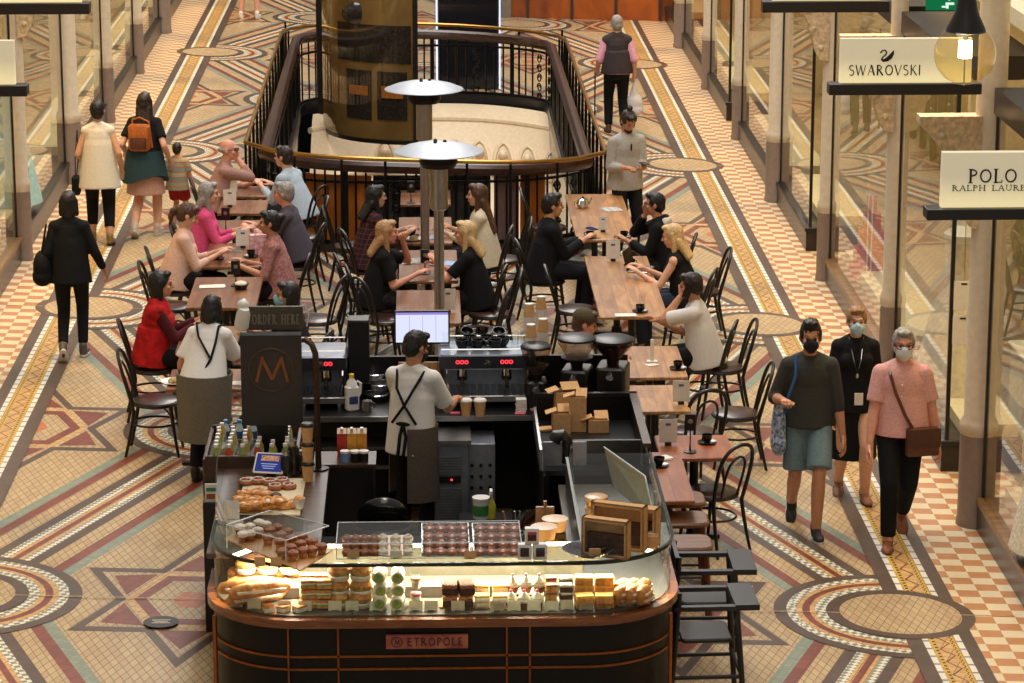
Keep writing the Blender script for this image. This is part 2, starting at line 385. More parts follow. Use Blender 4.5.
# ---- columns
COLC = mat('column_cream', (214, 196, 168), .45, var=.05); COLB = mat('column_base_taupe', (138, 118, 102), .5, var=.06); CARV = mat('carved_plaster', (214, 188, 150), .6, var=.25, scale=22, bump=.8)
def column(x, y, r, n):
    rt = struct(thing('column', None, None, (x, y, gz(x))))
    del_label = rt
    MB().lathe([(r * 1.28, 0), (r * 1.28, .06), (r * 1.2, .08), (r * 1.2, .74), (r * 1.12, .78)], n=18).build('base', COLB, rt)
    MB().lathe([(r * 1.1, .76), (r * 1.22, .80), (r * 1.28, .84), (r * 1.2, .88), (r, .92), (r * .93, 5.2)], n=18).build('shaft', COLC, rt)
    s = 1 if x < 0 else -1
    b = MB(); P = [(0, 2.45), (.10, 2.48), (.16, 2.6), (.2, 2.8), (.34, 3.1), (.52, 3.3), (.52, 3.36), (0, 3.36)]
    V = [(s * (px + r * .4), -.09, z) for px, z in P] + [(s * (px + r * .4), .09, z) for px, z in P]; q = len(P)
    b.add(V, [(i, (i + 1) % q, q + (i + 1) % q, q + i) for i in range(q)] + [tuple(range(q)), tuple(range(2 * q - 1, q - 1, -1))])
    for i in range(4): b.ell((s * (.12 + .09 * i), 0, 2.6 + .2 * i), .06, .11, .07)
    b.build('bracket', CARV, rt)
YC = [CXY + 2.28 + 4.53 * k for k in range(-1, 8)]
for i, y in enumerate(YC):
    for x in (4.42, -4.40): column(x, y, .125 if i in (1, 4, 7) else .085, i)

# ---- shop fronts
PLI = mat('shop_plinth', (34, 28, 24), .3, var=.1); FRM = mat('shop_frame', (24, 20, 18), .35); FRMW = mat_wood('shop_sill_wood', (96, 66, 36), (150, 112, 66)); 
SHG = mat_glass('shop_glass', (250, 251, 247), .95, 0.0, 1.52)
SHW = mat('shop_wall_cream', (232, 216, 178), .7, var=.06); SHF = mat('shop_floor_stone', (196, 168, 124), .4, var=.1)
SHE = mat_emit('shop_lamp', (255, 228, 176), 7.0); GOLD = mat('gilt', (206, 160, 70), .35, .7)
def shop(sx, i):
    y0, y1 = YC[i] + .16, YC[i + 1] - .16; door = (i % 2 == 1)
    ya = y0 + (1.35 if (door and sx > 0) else .05)
    rt = struct(thing('window_%d' % (i + 1 + (20 if sx < 0 else 0)), None, None, (0, 0, gz(sx * 4.5))))
    X = sx * 4.44; hz = .24
    MB().box2((sx * 4.40, ya, 0), (sx * 5.1, y1, hz)).build('plinth', PLI, rt, bevel=.01)
    MB().box2((sx * 4.385, ya - .01, hz), (sx * 5.1, y1, hz + .05)).build('sill', FRMW if (i in (0, 2)) else FRM, rt, bevel=.008)
    g = MB(); g.box2((X, ya + .03, hz + .05), (X + sx * .012, y1, 3.4)); g.build('pane', SHG, rt)
    g = MB(); g.box2((X, ya + .018, hz + .05), (sx * 5.1, ya + .03, 3.4)); g.build('return_pane', SHG, rt)
    f = MB()
    f.box2((X - sx * .012, ya, hz), (X + sx * .022, ya + .034, 3.4)); f.box2((X - sx * .01, y1 - .03, hz), (X + sx * .02, y1, 3.4))
    f.box2((X - sx * .03, ya, 3.4), (sx * 5.1, y1, 3.6))
    f.build('frame', FRM, rt)
    MB().box2((sx * 4.6, ya + .1, hz + .05), (sx * 5.08, y1 - .1, hz + .16)).build('display_deck', SHW, rt)
for sx in (-1, 1):
    for i in range(len(YC) - 1): shop(sx, i)
    x0, x1 = (4.95, 9) if sx > 0 else (-9, -4.95)
    struct(MB().box2((sx * 7.4, 14, -.5), (sx * 7.55, 62, 5)).build('wall_right' if sx > 0 else 'wall_left', SHW))
    struct(MB().box2((x0, 14, 3.66), (x1, 62, 3.8)).build('ceiling_right' if sx > 0 else 'ceiling_left', SHW))
    for i in range(0, len(YC), 2):
        struct(MB().box2((sx * 5.1, YC[i] - .06, -.3), (sx * 7.4, YC[i] + .06, 3.7)).build('partition', SHW))
    for i in range(len(YC) - 1):
        y = (YC[i] + YC[i + 1]) / 2
        p = MB().box((sx * 6.0, y, 3.64), (1.1, 1.2, .03)).build('ceiling_light', SHE)
        tag(p, 'square warm light panel in the ceiling of a shop behind the glass', 'ceiling light', 'shop ceiling lights')
        o = MB(); o.box2((sx * 6.95, y - 1.6, gz(sx * 7)), (sx * 7.38, y + 1.6, 2.3 + gz(sx * 7)))
        p = tag(thing('display_cabinet', 'tall lit display cabinet along the back wall of a shop', 'cabinet', (sx * 7.15, y, gz(sx * 7)), 0, 'cabinets at the backs of the shops'), None)
        b = MB(); b.box((0, 0, 1.1), (.42, 3.0, 2.2)); b.build('body', GOLD if i % 2 else SHW, p, bevel=.01)
        for z in (.5, .95, 1.4, 1.85):
            MB().box((-sx * .27, 0, z), (.12, 2.9, .03)).build('shelf', FRM, p)

# far end of the arcade
FARW = mat_wood('far_timber', (110, 52, 14), (190, 96, 26), .4, (2, 2, 1)); FARD = mat('far_dark', (60, 48, 40), .5, var=.2)
fw_ = MB(); yF = 53.2
fw_.box2((1.6, yF, -.3), (4.6, yF + .2, 4)); struct(fw_.build('wall_far', FARW))
struct(MB().box2((-4.6, 60.0, -.3), (1.6, 60.2, 4)).build('wall_end', FARD))
t = MB(); t.box2((.7, yF - .12, -.1), (1.6, yF + .05, 3)); struct(t.build('trim_1', mat('far_stone', (128, 118, 106), .6)))
for j in range(4): struct(MB().box((1.9 + .8 * j, yF - .03, 1.5), (.05, .08, 3.2)).build('trim_%d' % (j + 2), FARD))

# ---- the opening: inner walls, the pale cove at its far end
INW = mat('well_dark_panel', (26, 28, 34), .16, coat=.3); COVE = mat('cove_plaster', (228, 206, 172), .55, var=.05)
wl = MB(); wl.wall([(p[0] * 1.0, p[1]) for p in void], -2.6, -.002, None, True); struct(wl.build('wall_well', INW))
cv = MB(); n = 16; prof = [(0, -.01), (-.25, -.06), (-.5, -.25), (-1.0, -.62), (-1.9, -1.25), (-3.2, -1.9), (-5, -2.2)]
V = []
for (dy, z) in prof:
    for i in range(n + 1):
        a = -1 + 2 * i / n; V.append((a * (1.72 - .02 * dy) + .12, VY1 - .10 - .95 * abs(a) ** 2.4 + dy, z))
cv.add(V, [(j * (n + 1) + i, j * (n + 1) + i + 1, (j + 1) * (n + 1) + i + 1, (j + 1) * (n + 1) + i) for j in range(len(prof) - 1) for i in range(n)])
struct(cv.build('wall_cove', COVE))
mo = MB()
mo.tube([(a * 1.75 + .12, VY1 - .5 - .95 * abs(a) ** 2.4, -.18) for a in [x / 12 - 1 for x in range(25)]], .05, 8)
mo.tube([(a * 1.75 + .12, VY1 - 1.35 - .95 * abs(a) ** 2.4, -.78) for a in [x / 12 - 1 for x in range(25)]], .045, 8)
for k in range(-2, 6):
    cx_ = .12 + .34 * k; yy = VY1 - .95 - .95 * abs(cx_ / 1.75) ** 2.4
    mo.tube([(cx_ + .15 * math.cos(R(t)), yy - .42 + .34 * math.sin(R(t)), -.74 + .34 * math.sin(R(t))) for t in range(0, 181, 20)], .035, 6)
    mo.ell((cx_, yy - .25, -.55), .07, .1, .08)
struct(mo.build('trim_9', COVE))
struct(MB().box2((-2.2, 30.3, -2.75), (2.2, 44, -2.6)).build('floor_lower', SHF))

# ---- round glass lift shaft standing in the opening
BRONZE = mat('bronze_glass', (122, 96, 54), .08, .0, .3, 1.2, spec=.9, coat=.6); 
sh = thing('lift_shaft', 'tall curved bronze glass lift shaft rising out of the railed opening', 'lift', (-.79, 42.5, -2.5))
def shw(x0, x1, z0, z1, off, nm, m, bulge=1.5):
    b = MB(); n = 14; pts = []
    for i in range(n + 1):
        x = x0 + (x1 - x0) * i / n; a = x / .68; pts.append((x, -bulge * math.sqrt(max(0, 1 - min(1, abs((x - .68) / 1.36)) ** 2.0)) - off))
    b.wall(pts, z0, z1, .03); return b.build(nm, m, sh)
shw(-.66, .66, 2.33, 7.0, 0, 'glass_drum', BRONZE)
shw(-.68, .68, 2.27, 2.33, .01, 'bottom_rim', FRM)
MB().box((.68, -1.5, 4.6), (.07, .1, 4.7)).build('edge_frame', FRM, sh); MB().box((-.69, -.02, 4.6), (.12, .1, 4.7)).build('edge_frame', FRM, sh)
pan = mat('reflection_dark', (44, 38, 34), .12, 0, .2, coat=.5); warm = mat('reflection_warm', (150, 92, 40), .2, 0, .2, coat=.4)  # dark and warm pieces below stand for reflections on the shaft's glass
shw(-.42, .62, 3.42, 3.95, .02, 'glass_reflection_dark', pan); shw(-.30, .05, 2.6, 3.3, .02, 'glass_reflection_dark', pan); shw(.14, .56, 2.62, 3.3, .02, 'glass_reflection_dark', pan)
shw(-.26, 0, 2.95, 3.08, .04, 'glass_reflection_warm', warm); shw(.2, .5, 2.93, 3.1, .04, 'glass_reflection_warm', warm); shw(-.26, 0, 4.4, 4.62, .04, 'glass_reflection_warm', warm); shw(.2, .5, 4.4, 4.62, .04, 'glass_reflection_warm', warm)
MB().ell((-.16, -1.23, 4.1), .19, .03, .15).build('glass_reflection_round', pan, sh)
# dark lift box beyond the opening
kb = thing('lift_lobby_box', 'black glass lift lobby box with a bright edge behind the far railing', 'lift lobby', (.69, 45.2, gz(.7)))
MB().box((0, 0, 1.6), (.92, 1.0, 3.2)).build('body', INW, kb, bevel=.01); 
MB().box((-.48, -.5, 1.6), (.025, .03, 3.2)).build('light_edge', mat_emit('cool_edge', (200, 215, 255), 1.6), kb); MB().box((.48, -.5, 1.6), (.02, .03, 3.2)).build('light_edge', MATS['cool_edge'], kb)

# ---- railing round the opening
RAILW = mat_wood('handrail_wood', (34, 18, 12), (74, 40, 26), .3, (20, 3, 20)); IRON = mat('wrought_iron', (16, 15, 16), .4, .5)
rl = thing('railing', 'curved black iron railing with dark wooden handrail and brass rail round the opening', 'railing', (0, 0, 0))
def off(poly, d):
    out = []; n = len(poly)
    for i in range(n):
        t = (Vector(poly[(i + 1) % n]) - Vector(poly[i - 1])).normalized(); out.append((poly[i][0] + t.y * d, poly[i][1] - t.x * d))
    return out
vo = off(void, .05); RH = 1.0
def rh(y): return RH
b = MB(); P3 = [Vector((x, y, rh(y) + gz(x))) for x, y in vo]
b.tube(P3, .075, 10, True); b.build('handrail', RAILW, rl)
vb = off(void, .26)
b = MB(); b.tube([(x, y, rh(y) + .12 + gz(x)) for x, y in vb], .026, 8, True); b.build('brass_rail', BRASS, rl)
b = MB(); b.wall(off(void, .11), -.05, .12, .12, True); b.build('kerb', mat('railing_kerb', (40, 38, 40), .3), rl)
b = MB(); b.wall(off(void, .04), .12, .16, .03, True); b.wall(off(void, .04), .82, .85, .03, True); b.build('flat_bars', IRON, rl)
# balusters evenly round the line
L = []; n = len(vo)
for i in range(n):
    a, c = Vector(vo[i]), Vector(vo[(i + 1) % n]); m = max(1, round((c - a).length / .135))
    for j in range(m): L.append(a + (c - a) * j / m)
post = []; 
bb = MB(); sc_ = MB()
for j, p in enumerate(L):
    z0 = gz(p.x)
    if j % 9 == 0:
        o = MB().box((p.x, p.y, (rh(p.y) - .02) / 2 + z0), (.06, .06, rh(p.y) - .02)).build('post', IRON, rl)
    elif j % 9 in (3, 4, 5) and j % 2 == 0:
        t = (Vector(L[(j + 1) % len(L)]) - Vector(L[j - 1])).normalized()
        for q in range(5):
            zz = .22 + .14 * q
            sc_.tube([(p.x + t.x * .055 * (1 - a / 900) * math.cos(R(a)) * (1 if q % 2 else -1), p.y + t.y * .055 * (1 - a / 900) * math.cos(R(a)) * (1 if q % 2 else -1), z0 + zz + .07 * (1 - a / 900) * math.sin(R(a))) for a in range(0, 541, 36)], .010, 5)
    else: bb.tube([(p.x, p.y, z0 + .05), (p.x, p.y, z0 + rh(p.y) - .02)], .013, 6)
o = bb.build('balusters', IRON, rl); tag(o, kind='stuff')
o = sc_.build('scrollwork', IRON, rl); tag(o, kind='stuff')
# slim uprights that carry the brass rail
for j, p in enumerate(vb):
    if j % 2 == 0 or abs(p[0]) > 2: 
        b = MB(); b.tube([(p[0], p[1], gz(p[0])), (p[0], p[1], rh(p[1]) + .1 + gz(p[0]))], .016, 6); b.build('stanchion', IRON, rl)
for k in range(13):
    for sx in (-1, 1):
        y = VY0 + 1.4 + k * .8; x = VC + sx * (VX + .26)
        b = MB(); b.tube([(x, y, gz(x)), (x, y, rh(y) + .1 + gz(x))], [.03, .016], 6); b.lathe([(.05, .02), (.05, .3), (.02, .42)], (x, y, gz(x)), 8); b.build('stanchion', IRON, rl)
AMB = mat_wood('amber_panel', (150, 74, 12), (214, 124, 30), .4, (6, 6, 1.5)); MAUVE = mat('mauve_panel', (120, 92, 92), .5, var=.1)
for x0, x1, m, nm in ((-1.36, -.60, AMB, 'amber_panel'), (-.58, .74, INW, 'dark_panel'), (.78, 1.06, MAUVE, 'mauve_panel'), (1.08, 1.36, AMB, 'amber_panel')):
    b = MB(); ins = off(void, -.03); pts = []
    for i in range(9):
        x = x0 + (x1 - x0) * i / 8; yb = VY0 + .6 * abs((x - VC) / VX) ** 4 + .03; pts.append((x, yb))
    b.wall(pts, .13, .9, .02); b.build(nm, m, rl)

# ---- hanging shop signs
SIGNB = mat('sign_bar', (34, 28, 24), .4); INK = mat('sign_ink', (26, 22, 20), .6)
def mat_lightbox():
    m = bpy.data.materials.new('sign_lightbox'); m.use_nodes = True; N = m.node_tree.nodes; L = m.node_tree.links; b = N['Principled BSDF']
    b.inputs['Base Color'].default_value = (.8, .72, .5, 1); b.inputs['Roughness'].default_value = .3
    tc = N.new('ShaderNodeTexCoord'); sp = N.new('ShaderNodeSeparateXYZ'); L.new(tc.outputs['Generated'], sp.inputs[0])
    rp = N.new('ShaderNodeValToRGB'); L.new(sp.outputs[2], rp.inputs[0]); e = rp.color_ramp.elements
    e[0].position = 0; e[0].color = (1, .83, .42, 1); e[1].position = .55; e[1].color = (.40, .36, .25, 1)
    L.new(rp.outputs[0], b.inputs['Emission Color']); b.inputs['Emission Strength'].default_value = .62   # glow ramp painted brighter towards the foot
    return m
LBX = mat_lightbox()
# a small serif alphabet of strokes: (points, width) on a 1-high cell
def bow(cx, cy, rx, ry, a0, a1, n=10): return [(cx + rx * math.cos(R(a0 + (a1 - a0) * i / n)), cy + ry * math.sin(R(a0 + (a1 - a0) * i / n))) for i in range(n + 1)]
TK, TN = .15, .05
GLY = {'P': (.62, [([(.14, 0), (.14, 1)], TK), (bow(.16, .74, .36, .235, 90, -90), .10)], [(.14, 0), (.14, 1)]),
       'O': (.86, [(bow(.42, .5, .33, .45, 0, 360, 20), .11)], []),
       'L': (.62, [([(.14, 0), (.14, 1)], TK), ([(.14, .03), (.56, .03)], .06), ([(.55, 0), (.55, .22)], .05)], [(.14, 0), (.14, 1)]),
       'R': (.76, [([(.14, 0), (.14, 1)], TK), (bow(.16, .75, .34, .225, 90, -90), .09), ([(.3, .5), (.66, 0)], TK)], [(.14, 0), (.14, 1), (.66, 0)]),
       'A': (.80, [([(.08, 0), (.4, 1)], TN), ([(.4, 1), (.7, 0)], TK), ([(.2, .34), (.58, .34)], TN)], [(.08, 0), (.7, 0)]),
       'H': (.84, [([(.14, 0), (.14, 1)], TK), ([(.68, 0), (.68, 1)], TK), ([(.14, .5), (.68, .5)], TN)], [(.14, 0), (.14, 1), (.68, 0), (.68, 1)]),
       'U': (.82, [([(.14, 1), (.14, .35)] + bow(.4, .33, .26, .30, 180, 360), .09), ([(.66, .3), (.66, 1)], .08)], [(.14, 1), (.66, 1)]),
       'E': (.66, [([(.14, 0), (.14, 1)], TK), ([(.14, .03), (.56, .03)], .06), ([(.14, .97), (.54, .97)], .06), ([(.14, .52), (.46, .52)], .05)], [(.14, 0), (.14, 1)]),
       'N': (.84, [([(.12, 0), (.12, 1)], .07), ([(.12, 1), (.68, 0)], TK), ([(.68, 0), (.68, 1)], .07)], [(.12, 0), (.68, 1)]),
       'S': (.58, [(bow(.28, .74, .2, .22, 40, 270, 10) + bow(.28, .27, .22, .25, 90, -140, 10), .09)], []),
       'W': (1.06, [([(.04, 1), (.28, 0)], .11), ([(.28, 0), (.5, .95)], TN), ([(.5, .95), (.74, 0)], .11), ([(.74, 0), (.98, 1)], TN)], []),
       'V': (.76, [([(.04, 1), (.36, 0)], .11), ([(.36, 0), (.68, 1)], TN)], []),
       'K': (.74, [([(.14, 0), (.14, 1)], .11), ([(.16, .45), (.6, 1)], TN), ([(.28, .55), (.68, 0)], .11)], []),
       'I': (.30, [([(.14, 0), (.14, 1)], .11)], []), ' ': (.55, [], []),
       'M': (1.0, [([(.06, 0), (.24, .96)], .10), ([(.21, .98), (.5, .10)], .12), ([(.5, .10), (.79, .98)], .12), ([(.76, .96), (.94, 0)], .10)], []),
       'T': (.7, [([(.35, 0), (.35, 1)], .11), ([(.02, .97), (.68, .97)], .09)], []), 'D': (.78, [([(.14, 0), (.14, 1)], .11), (bow(.16, .5, .48, .47, 90, -90), .09)], [])}
def stroke(mb, pts, w, z0, z1, ox, oy, hgt, sx=1.0):
    P = [Vector((ox + x * hgt * sx, oy + y * hgt)) for x, y in pts]; W = w * hgt / 2; n = len(P); A = []; B = []
    closed = (P[0] - P[-1]).length < 1e-6
    for i in range(n):
        t = (P[min(i + 1, n - 1)] - P[max(i - 1, 0)])
        if closed and i in (0, n - 1): t = P[1] - P[n - 2]
        t.normalize(); q = Vector((-t.y, t.x)) * W; A.append(P[i] + q); B.append(P[i] - q)
    for i in range(n - 1):
        qd = [A[i], A[i + 1], B[i + 1], B[i]]
        V = [(p.x, z0, p.y) for p in qd] + [(p.x, z1, p.y) for p in qd]
        mb.add(V, [(0, 1, 2, 3), (7, 6, 5, 4), (0, 4, 5, 1), (1, 5, 6, 2), (2, 6, 7, 3), (3, 7, 4, 0)])
def write(mb, text, cx, z, hgt, y0, y1, serif=False, gap=.08, width=None, sx=1.0):
    tot = sum(GLY[c][0] + gap for c in text) * hgt * sx
    if width: sx = sx * width / tot; tot = width
    x = cx - tot / 2
    for c in text:
        adv, st, se = GLY[c]
        for i_, (pts, wd) in enumerate(st): stroke(mb, pts, wd, y0 - .0006 * i_, y1, x, z, hgt, sx)
        if serif:
            for px, py in se: stroke(mb, [(px - .14, py), (px + .14, py)], .05, y0 - .003, y1, x, z, hgt, sx)
        x += (adv + gap) * hgt * sx
def sign(u0, u1, vb_, y, label, ub0, ub1, vt, texts, extra=None):
    """bar from pixel u0 to u1 at height vb_, light box ub0..ub1 up to vt, hung at distance y"""
    a = AY(u0, vb_, y); b = AY(u1, vb_, y); w_ = (b - a).length; s = w_ / (u1 - u0); c = (a + b) / 2
    r = thing('shop_sign', label, 'sign', (c.x, y, c.z))
    MB().box((0, 0, 0), (w_, .16, 11 * s)).build('bar', SIGNB, r, bevel=.006)
    x0, x1 = (ub0 - (u0 + u1) / 2) * s, (ub1 - (u0 + u1) / 2) * s; h = (vb_ - 6 - vt) * s
    MB().box(((x0 + x1) / 2, 0, 6 * s + h / 2), (x1 - x0, .07, h)).build('light_box', LBX, r)
    e = 1 if c.x > 0 else -1; MB().box((e * (w_ / 2 - .04), .24, 0), (.05, .46, .06)).build('bracket', SIGNB, r)
    tm = MB()
    for tx, uc, vbase, hp, wp, serif in texts: write(tm, tx, (uc - (u0 + u1) / 2) * s, (vb_ - vbase) * s, hp * s, -.042, -.035, serif, width=wp * s)
    if extra: extra(tm, s, u0, u1, vb_)
    if tm.v: tm.build('lettering', INK, r)
    return r
def swan(tm, s, u0, u1, vb_):
    def q(u, v): return ((u - (u0 + u1) / 2) * s, (vb_ - v) * s)
    k = lambda u, v: (768 + u / 2.996, v / 2.996)
    stroke(tm, [q(*k(*p)) for p in ((332, 155), (338, 149), (346, 149), (350, 155), (346, 162), (338, 168), (334, 175), (338, 180))], 5 / 2.996, -.042, -.035, 0, 0, s / s * 1.0 if False else 1.0) if False else None
    N_ = [Vector(q(*k(*p))) for p in ((331, 156), (337, 149), (345, 148), (350, 154), (347, 162), (339, 168), (335, 176), (340, 181))]
    for a_, b_ in zip(N_, N_[1:]): tm.cyl((a_.x, -.038, a_.y), (b_.x, -.038, b_.y), 2.2 / 2.996 * s, n=6)
    P = [q(*k(*p)) for p in ((332, 176), (344, 174), (355, 165), (371, 148), (372, 158), (366, 172), (354, 181), (340, 183))]
    n = len(P); tm.add([(x, -.042, z) for x, z in P] + [(x, -.035, z) for x, z in P], [tuple(range(n)), tuple(range(2 * n - 1, n - 1, -1))] + [(i, (i + 1) % n, n + (i + 1) % n, n + i) for i in range(n)])
sign(925, 1110, 212, 17.75, 'black barred sign reading POLO RALPH LAUREN hanging at the right edge', 940, 1096, 151, [('POLO', 991, 181, 13.5, 50, True), ('RALPH LAUREN', 991, 189, 5.5, 82, True)])
sign(828, 980, 88, 22.25, 'lit sign reading SWAROVSKI with a swan over a black bar', 839, 970, 38, [('SWAROVSKI', 884, 74.5, 10.5, 73, False)], swan)
sign(762, 888, 6, 26.8, 'lit blank shop sign at the top right corner, only its black bar in the frame', 772, 880, -34, [])
sign(-140, 28, 90, 22.3, 'cream lit shop sign over the left edge of the arcade, lower of two', -128, 16, 40, [])
sign(-40, 90, 8, 26.8, 'lit shop sign at the top left corner, upper of two', -30, 82, -34, [])
# ---- globe lamp and exit sign
gp = AY(965, 54, 15.2); rr = 31 / 2950 * (gp - CAM).length * .98
gl = thing('globe_lamp', 'clear glass globe pendant with a glowing cylinder bulb at the upper right', 'pendant lamp', gp)
MB().lathe([(rr * math.cos(R(t)), rr * math.sin(R(t))) for t in range(-90, 57, 8)], n=28, caps=False).build('globe', mat_glass('globe_glass', (255, 244, 208), 1.0, .03, 2.0), gl)
MB().lathe([(.0, .42), (.03, .42), (.045, .30), (.06, .22), (rr * .62, rr * .86), (rr * .66, rr * .72), (rr * .6, rr * .70)], n=24).build('cap', SIGNB, gl)
MB().cyl((0, 0, .4), (0, 0, 2.6), .022).build('rod', SIGNB, gl)
MB().lathe([(.0, -.02), (.036, -.02), (.036, .07), (0, .07)], n=16).build('bulb', mat_emit('bulb_glow', (255, 226, 190), 16), gl)
MB().cyl((0, 0, -.165), (0, 0, -.02), .004).cyl((0, 0, .06), (0, 0, .14), .014).build('stem', CHROME, gl)
lamp('globe_light', 'POINT', gp + Vector((0, 0, .02)), 10, (1, .8, .5), size=.04)
ep = AY(942, 2, 24); es = thing('exit_sign', 'green lit exit sign hanging at the top edge by the globe lamp', 'exit sign', ep)
MB().box((0, 0, 0), (.26, .05, .13)).build('panel', mat_emit('exit_green', (20, 120, 70), .8), es); e = MB(); e.box((.06, -.03, -.01), (.07, .01, .02)); e.box((.04, -.03, -.03), (.02, .01, .04), 0); e.ell((.055, -.03, .03), .014); e.box((.02, -.03, -.035), (.05, .01, .015)); e.build('symbol', mat_emit('exit_white', (230, 255, 240), .9), es)
MB().cyl((0, 0, .06), (0, 0, 1.2), .01).build('hanger', DARKMET, es)
# ================================================================== FURNITURE
TOP = mat_wood('table_top_wood', (112, 66, 38), (170, 114, 70), .3, (14, 2.2, 14), .3, (1.6, .13, 90))
TOPL = mat_wood('table_top_oak', (160, 110, 66), (214, 160, 104), .3, (14, 2.2, 14), .3, (1.6, .13, 90))
TOPC = mat_wood('bench_top_cherry', (140, 70, 34), (186, 108, 58), .28, (14, 2.2, 14), .35, (1.6, .16, 90))
SEATW = mat('chair_seat_brown', (58, 34, 24), .35, coat=.2)
TAB = {}
def table(key, pts, label, m=TOP, legs=2, z=.75):
    """table from its four pixel corners (far left, far right, near right, near left)"""
    P = [G(u, v, z) for u, v in pts]
    yf = (P[0].y + P[1].y) / 2; yn = (P[2].y + P[3].y) / 2; xl = (P[0].x + P[3].x) / 2; xr = (P[1].x + P[2].x) / 2
    cx, cy = (xl + xr) / 2, (yf + yn) / 2; W, D = xr - xl, yf - yn; zf = gz(cx)
    t = thing('cafe_table', label, 'table', (cx, cy, zf), 0, 'wooden cafe tables')
    MB().rbox((0, 0, z - .016), (W, D, .032), .012).build('table_top', m, t)
    n = legs
    for i in range(n):
        y = 0 if n == 1 else (-D / 2 + .3 + (D - .6) * i / (n - 1))
        b = MB(); b.cyl((0, y, .02), (0, y, z - .04), .035); b.lathe([(.0, z - .06), (.12, z - .05), (.12, z - .035), (0, z - .034)], (0, y, 0), 12); b.build('pedestal', BLACK, t)
        f = MB(); f.box((0, y, .02), (W * .72, .07, .03)); f.box((0, y, .02), (.07, .5, .03)); f.lathe([(.06, .03), (.045, .09)], (0, y, 0), 12); f.build('foot', BLACK, t)
    TAB[key] = (cx, cy, W, D, z + zf)
    return t
# right row, from the far end to the near end
table('R1', ((565, 194), (623, 194), (636, 240), (577, 239)), 'oak cafe table with a silver teapot, farthest of the row on the right', TOPL, 2)
table('R2', ((582, 255), (647, 257), (668, 317), (602, 316)), 'long oak cafe table with an open laptop and a white menu sheet', TOPL, 2)
table('R3', ((612, 346), (676, 346), (689, 377), (622, 377)), 'oak cafe table with a black cup behind the coffee grinders', TOPL, 1)
table('R4', ((620, 385), (683, 385), (689, 411), (627, 411)), 'low gap-side oak table below the table with the black cup', TOPL, 1)
table('R5', ((655, 434), (729, 436), (733, 458), (660, 458)), 'oak cafe table with a standing menu card beside the empty bentwood chair', TOPC, 1)
table('R6', ((646, 452), (682, 452), (693, 501), (654, 501)), 'narrow cherry wood ledge table along the right side of the counter', TOPC, 1, .78)
# middle row behind the monitor
table('M1', ((401, 190), (450, 190), (451, 204), (400, 204)), 'dim cafe table of the middle row nearest the railing', TOP, 1)
table('M2', ((399, 217), (451, 217), (453, 243), (398, 243)), 'cafe table with plates between the patterned shirt and the white jumper', TOP, 1)
table('M3', ((400, 250), (456, 250), (459, 281), (398, 281)), 'cafe table with newspapers between two women in black tops', TOP, 1)
table('M4', ((397, 290), (459, 290), (462, 323), (395, 323)), 'empty cafe table directly behind the lit monitor', TOP, 1)
# left row
table('L1', ((222, 186), (268, 186), (269, 196), (220, 196)), 'cafe table by the railing at the far end of the left row', TOP, 1)
table('L2', ((220, 200), (267, 200), (268, 213), (218, 213)), 'small cafe table between the pink jacket and the grey shirt', TOP, 1)
table('L3', ((214, 220), (270, 220), (272, 234), (212, 234)), 'cafe table with a black menu holder, third of the left row', TOP, 1)
table('L4', ((208, 243), (268, 243), (266, 267), (203, 266)), 'cafe table with a tablet and a pink paper bag', TOP, 1)
table('L5', ((195, 277), (262, 277), (258, 308), (186, 307)), 'cafe table with a white napkin and a cup of froth', TOP, 1)
table('L6', ((182, 326), (240, 326), (238, 352), (176, 352)), 'cafe table in front of the woman in the red vest', TOP, 1)
table('L7', ((172, 369), (250, 369), (248, 390), (165, 388)), 'cafe table with a white tray where the waitress leans', TOP, 1)

# ---- bentwood chairs
def bez(p0, p1, p2, p3, n=8): return [tuple((1 - t) ** 3 * a + 3 * (1 - t) ** 2 * t * b + 3 * (1 - t) * t * t * c + t ** 3 * d for a, b, c, d in zip(p0, p1, p2, p3)) for t in [i / n for i in range(n + 1)]]
def chair_proto():
    """seat centre over the origin, sitter faces +y"""
    t = thing('bentwood_chair', 'x', 'chair', (0, 0, 0), 0, 'black bentwood cafe chairs')
    MB().lathe([(0, .435), (.17, .435), (.19, .445), (.2, .455), (.2, .468), (.185, .476), (0, .47)], n=20).build('seat', SEATW, t)
    MB().tube(arc(0, 0, .197, 0, 360, 24)[:-1] and [(x, y, .448) for x, y in arc(0, 0, .197, 0, 360, 24)[:-1]], .017, 6, True).build('seat_ring', BLACK, t)
    hoop = bez((-.155, -.17, .40), (-.20, -.24, .72), (-.20, -.30, .89), (0, -.31, .90)); hoop = hoop + [(-x, y, z) for x, y, z in reversed(hoop[:-1])]
    MB().tube(hoop, .0155, 8).build('back_hoop', BLACK, t)
    h2 = bez((-.085, -.185, .46), (-.105, -.24, .66), (-.11, -.285, .79), (0, -.29, .80)); h2 = h2 + [(-x, y, z) for x, y, z in reversed(h2[:-1])]
    MB().tube(h2, .011, 6).build('inner_hoop', BLACK, t)
    for sx in (-1, 1):
        MB().tube(bez((sx * .155, -.17, .41), (sx * .16, -.18, .3), (sx * .17, -.22, .12), (sx * .18, -.25, 0), 5), [.016, .016, .015, .014, .013, .012], 8).build('leg', BLACK, t)
        MB().tube(bez((sx * .14, .14, .44), (sx * .145, .15, .3), (sx * .155, .18, .12), (sx * .165, .2, 0), 5), [.018, .017, .016, .014, .013, .011], 8).build('leg', BLACK, t)
    MB().tube([(x, y - .01, .25 + .02) for x, y in arc(0, 0, .178, 0, 360, 20, .19)[:-1]], .010, 6, True).build('leg_ring', BLACK, t)
    for sx in (-1, 1): MB().tube(bez((sx * .16, .17, .30), (sx * .13, .12, .42), (sx * .1, .05, .44), (sx * .07, .0, .445), 5), .008, 5).build('brace', BLACK, t)
    return t
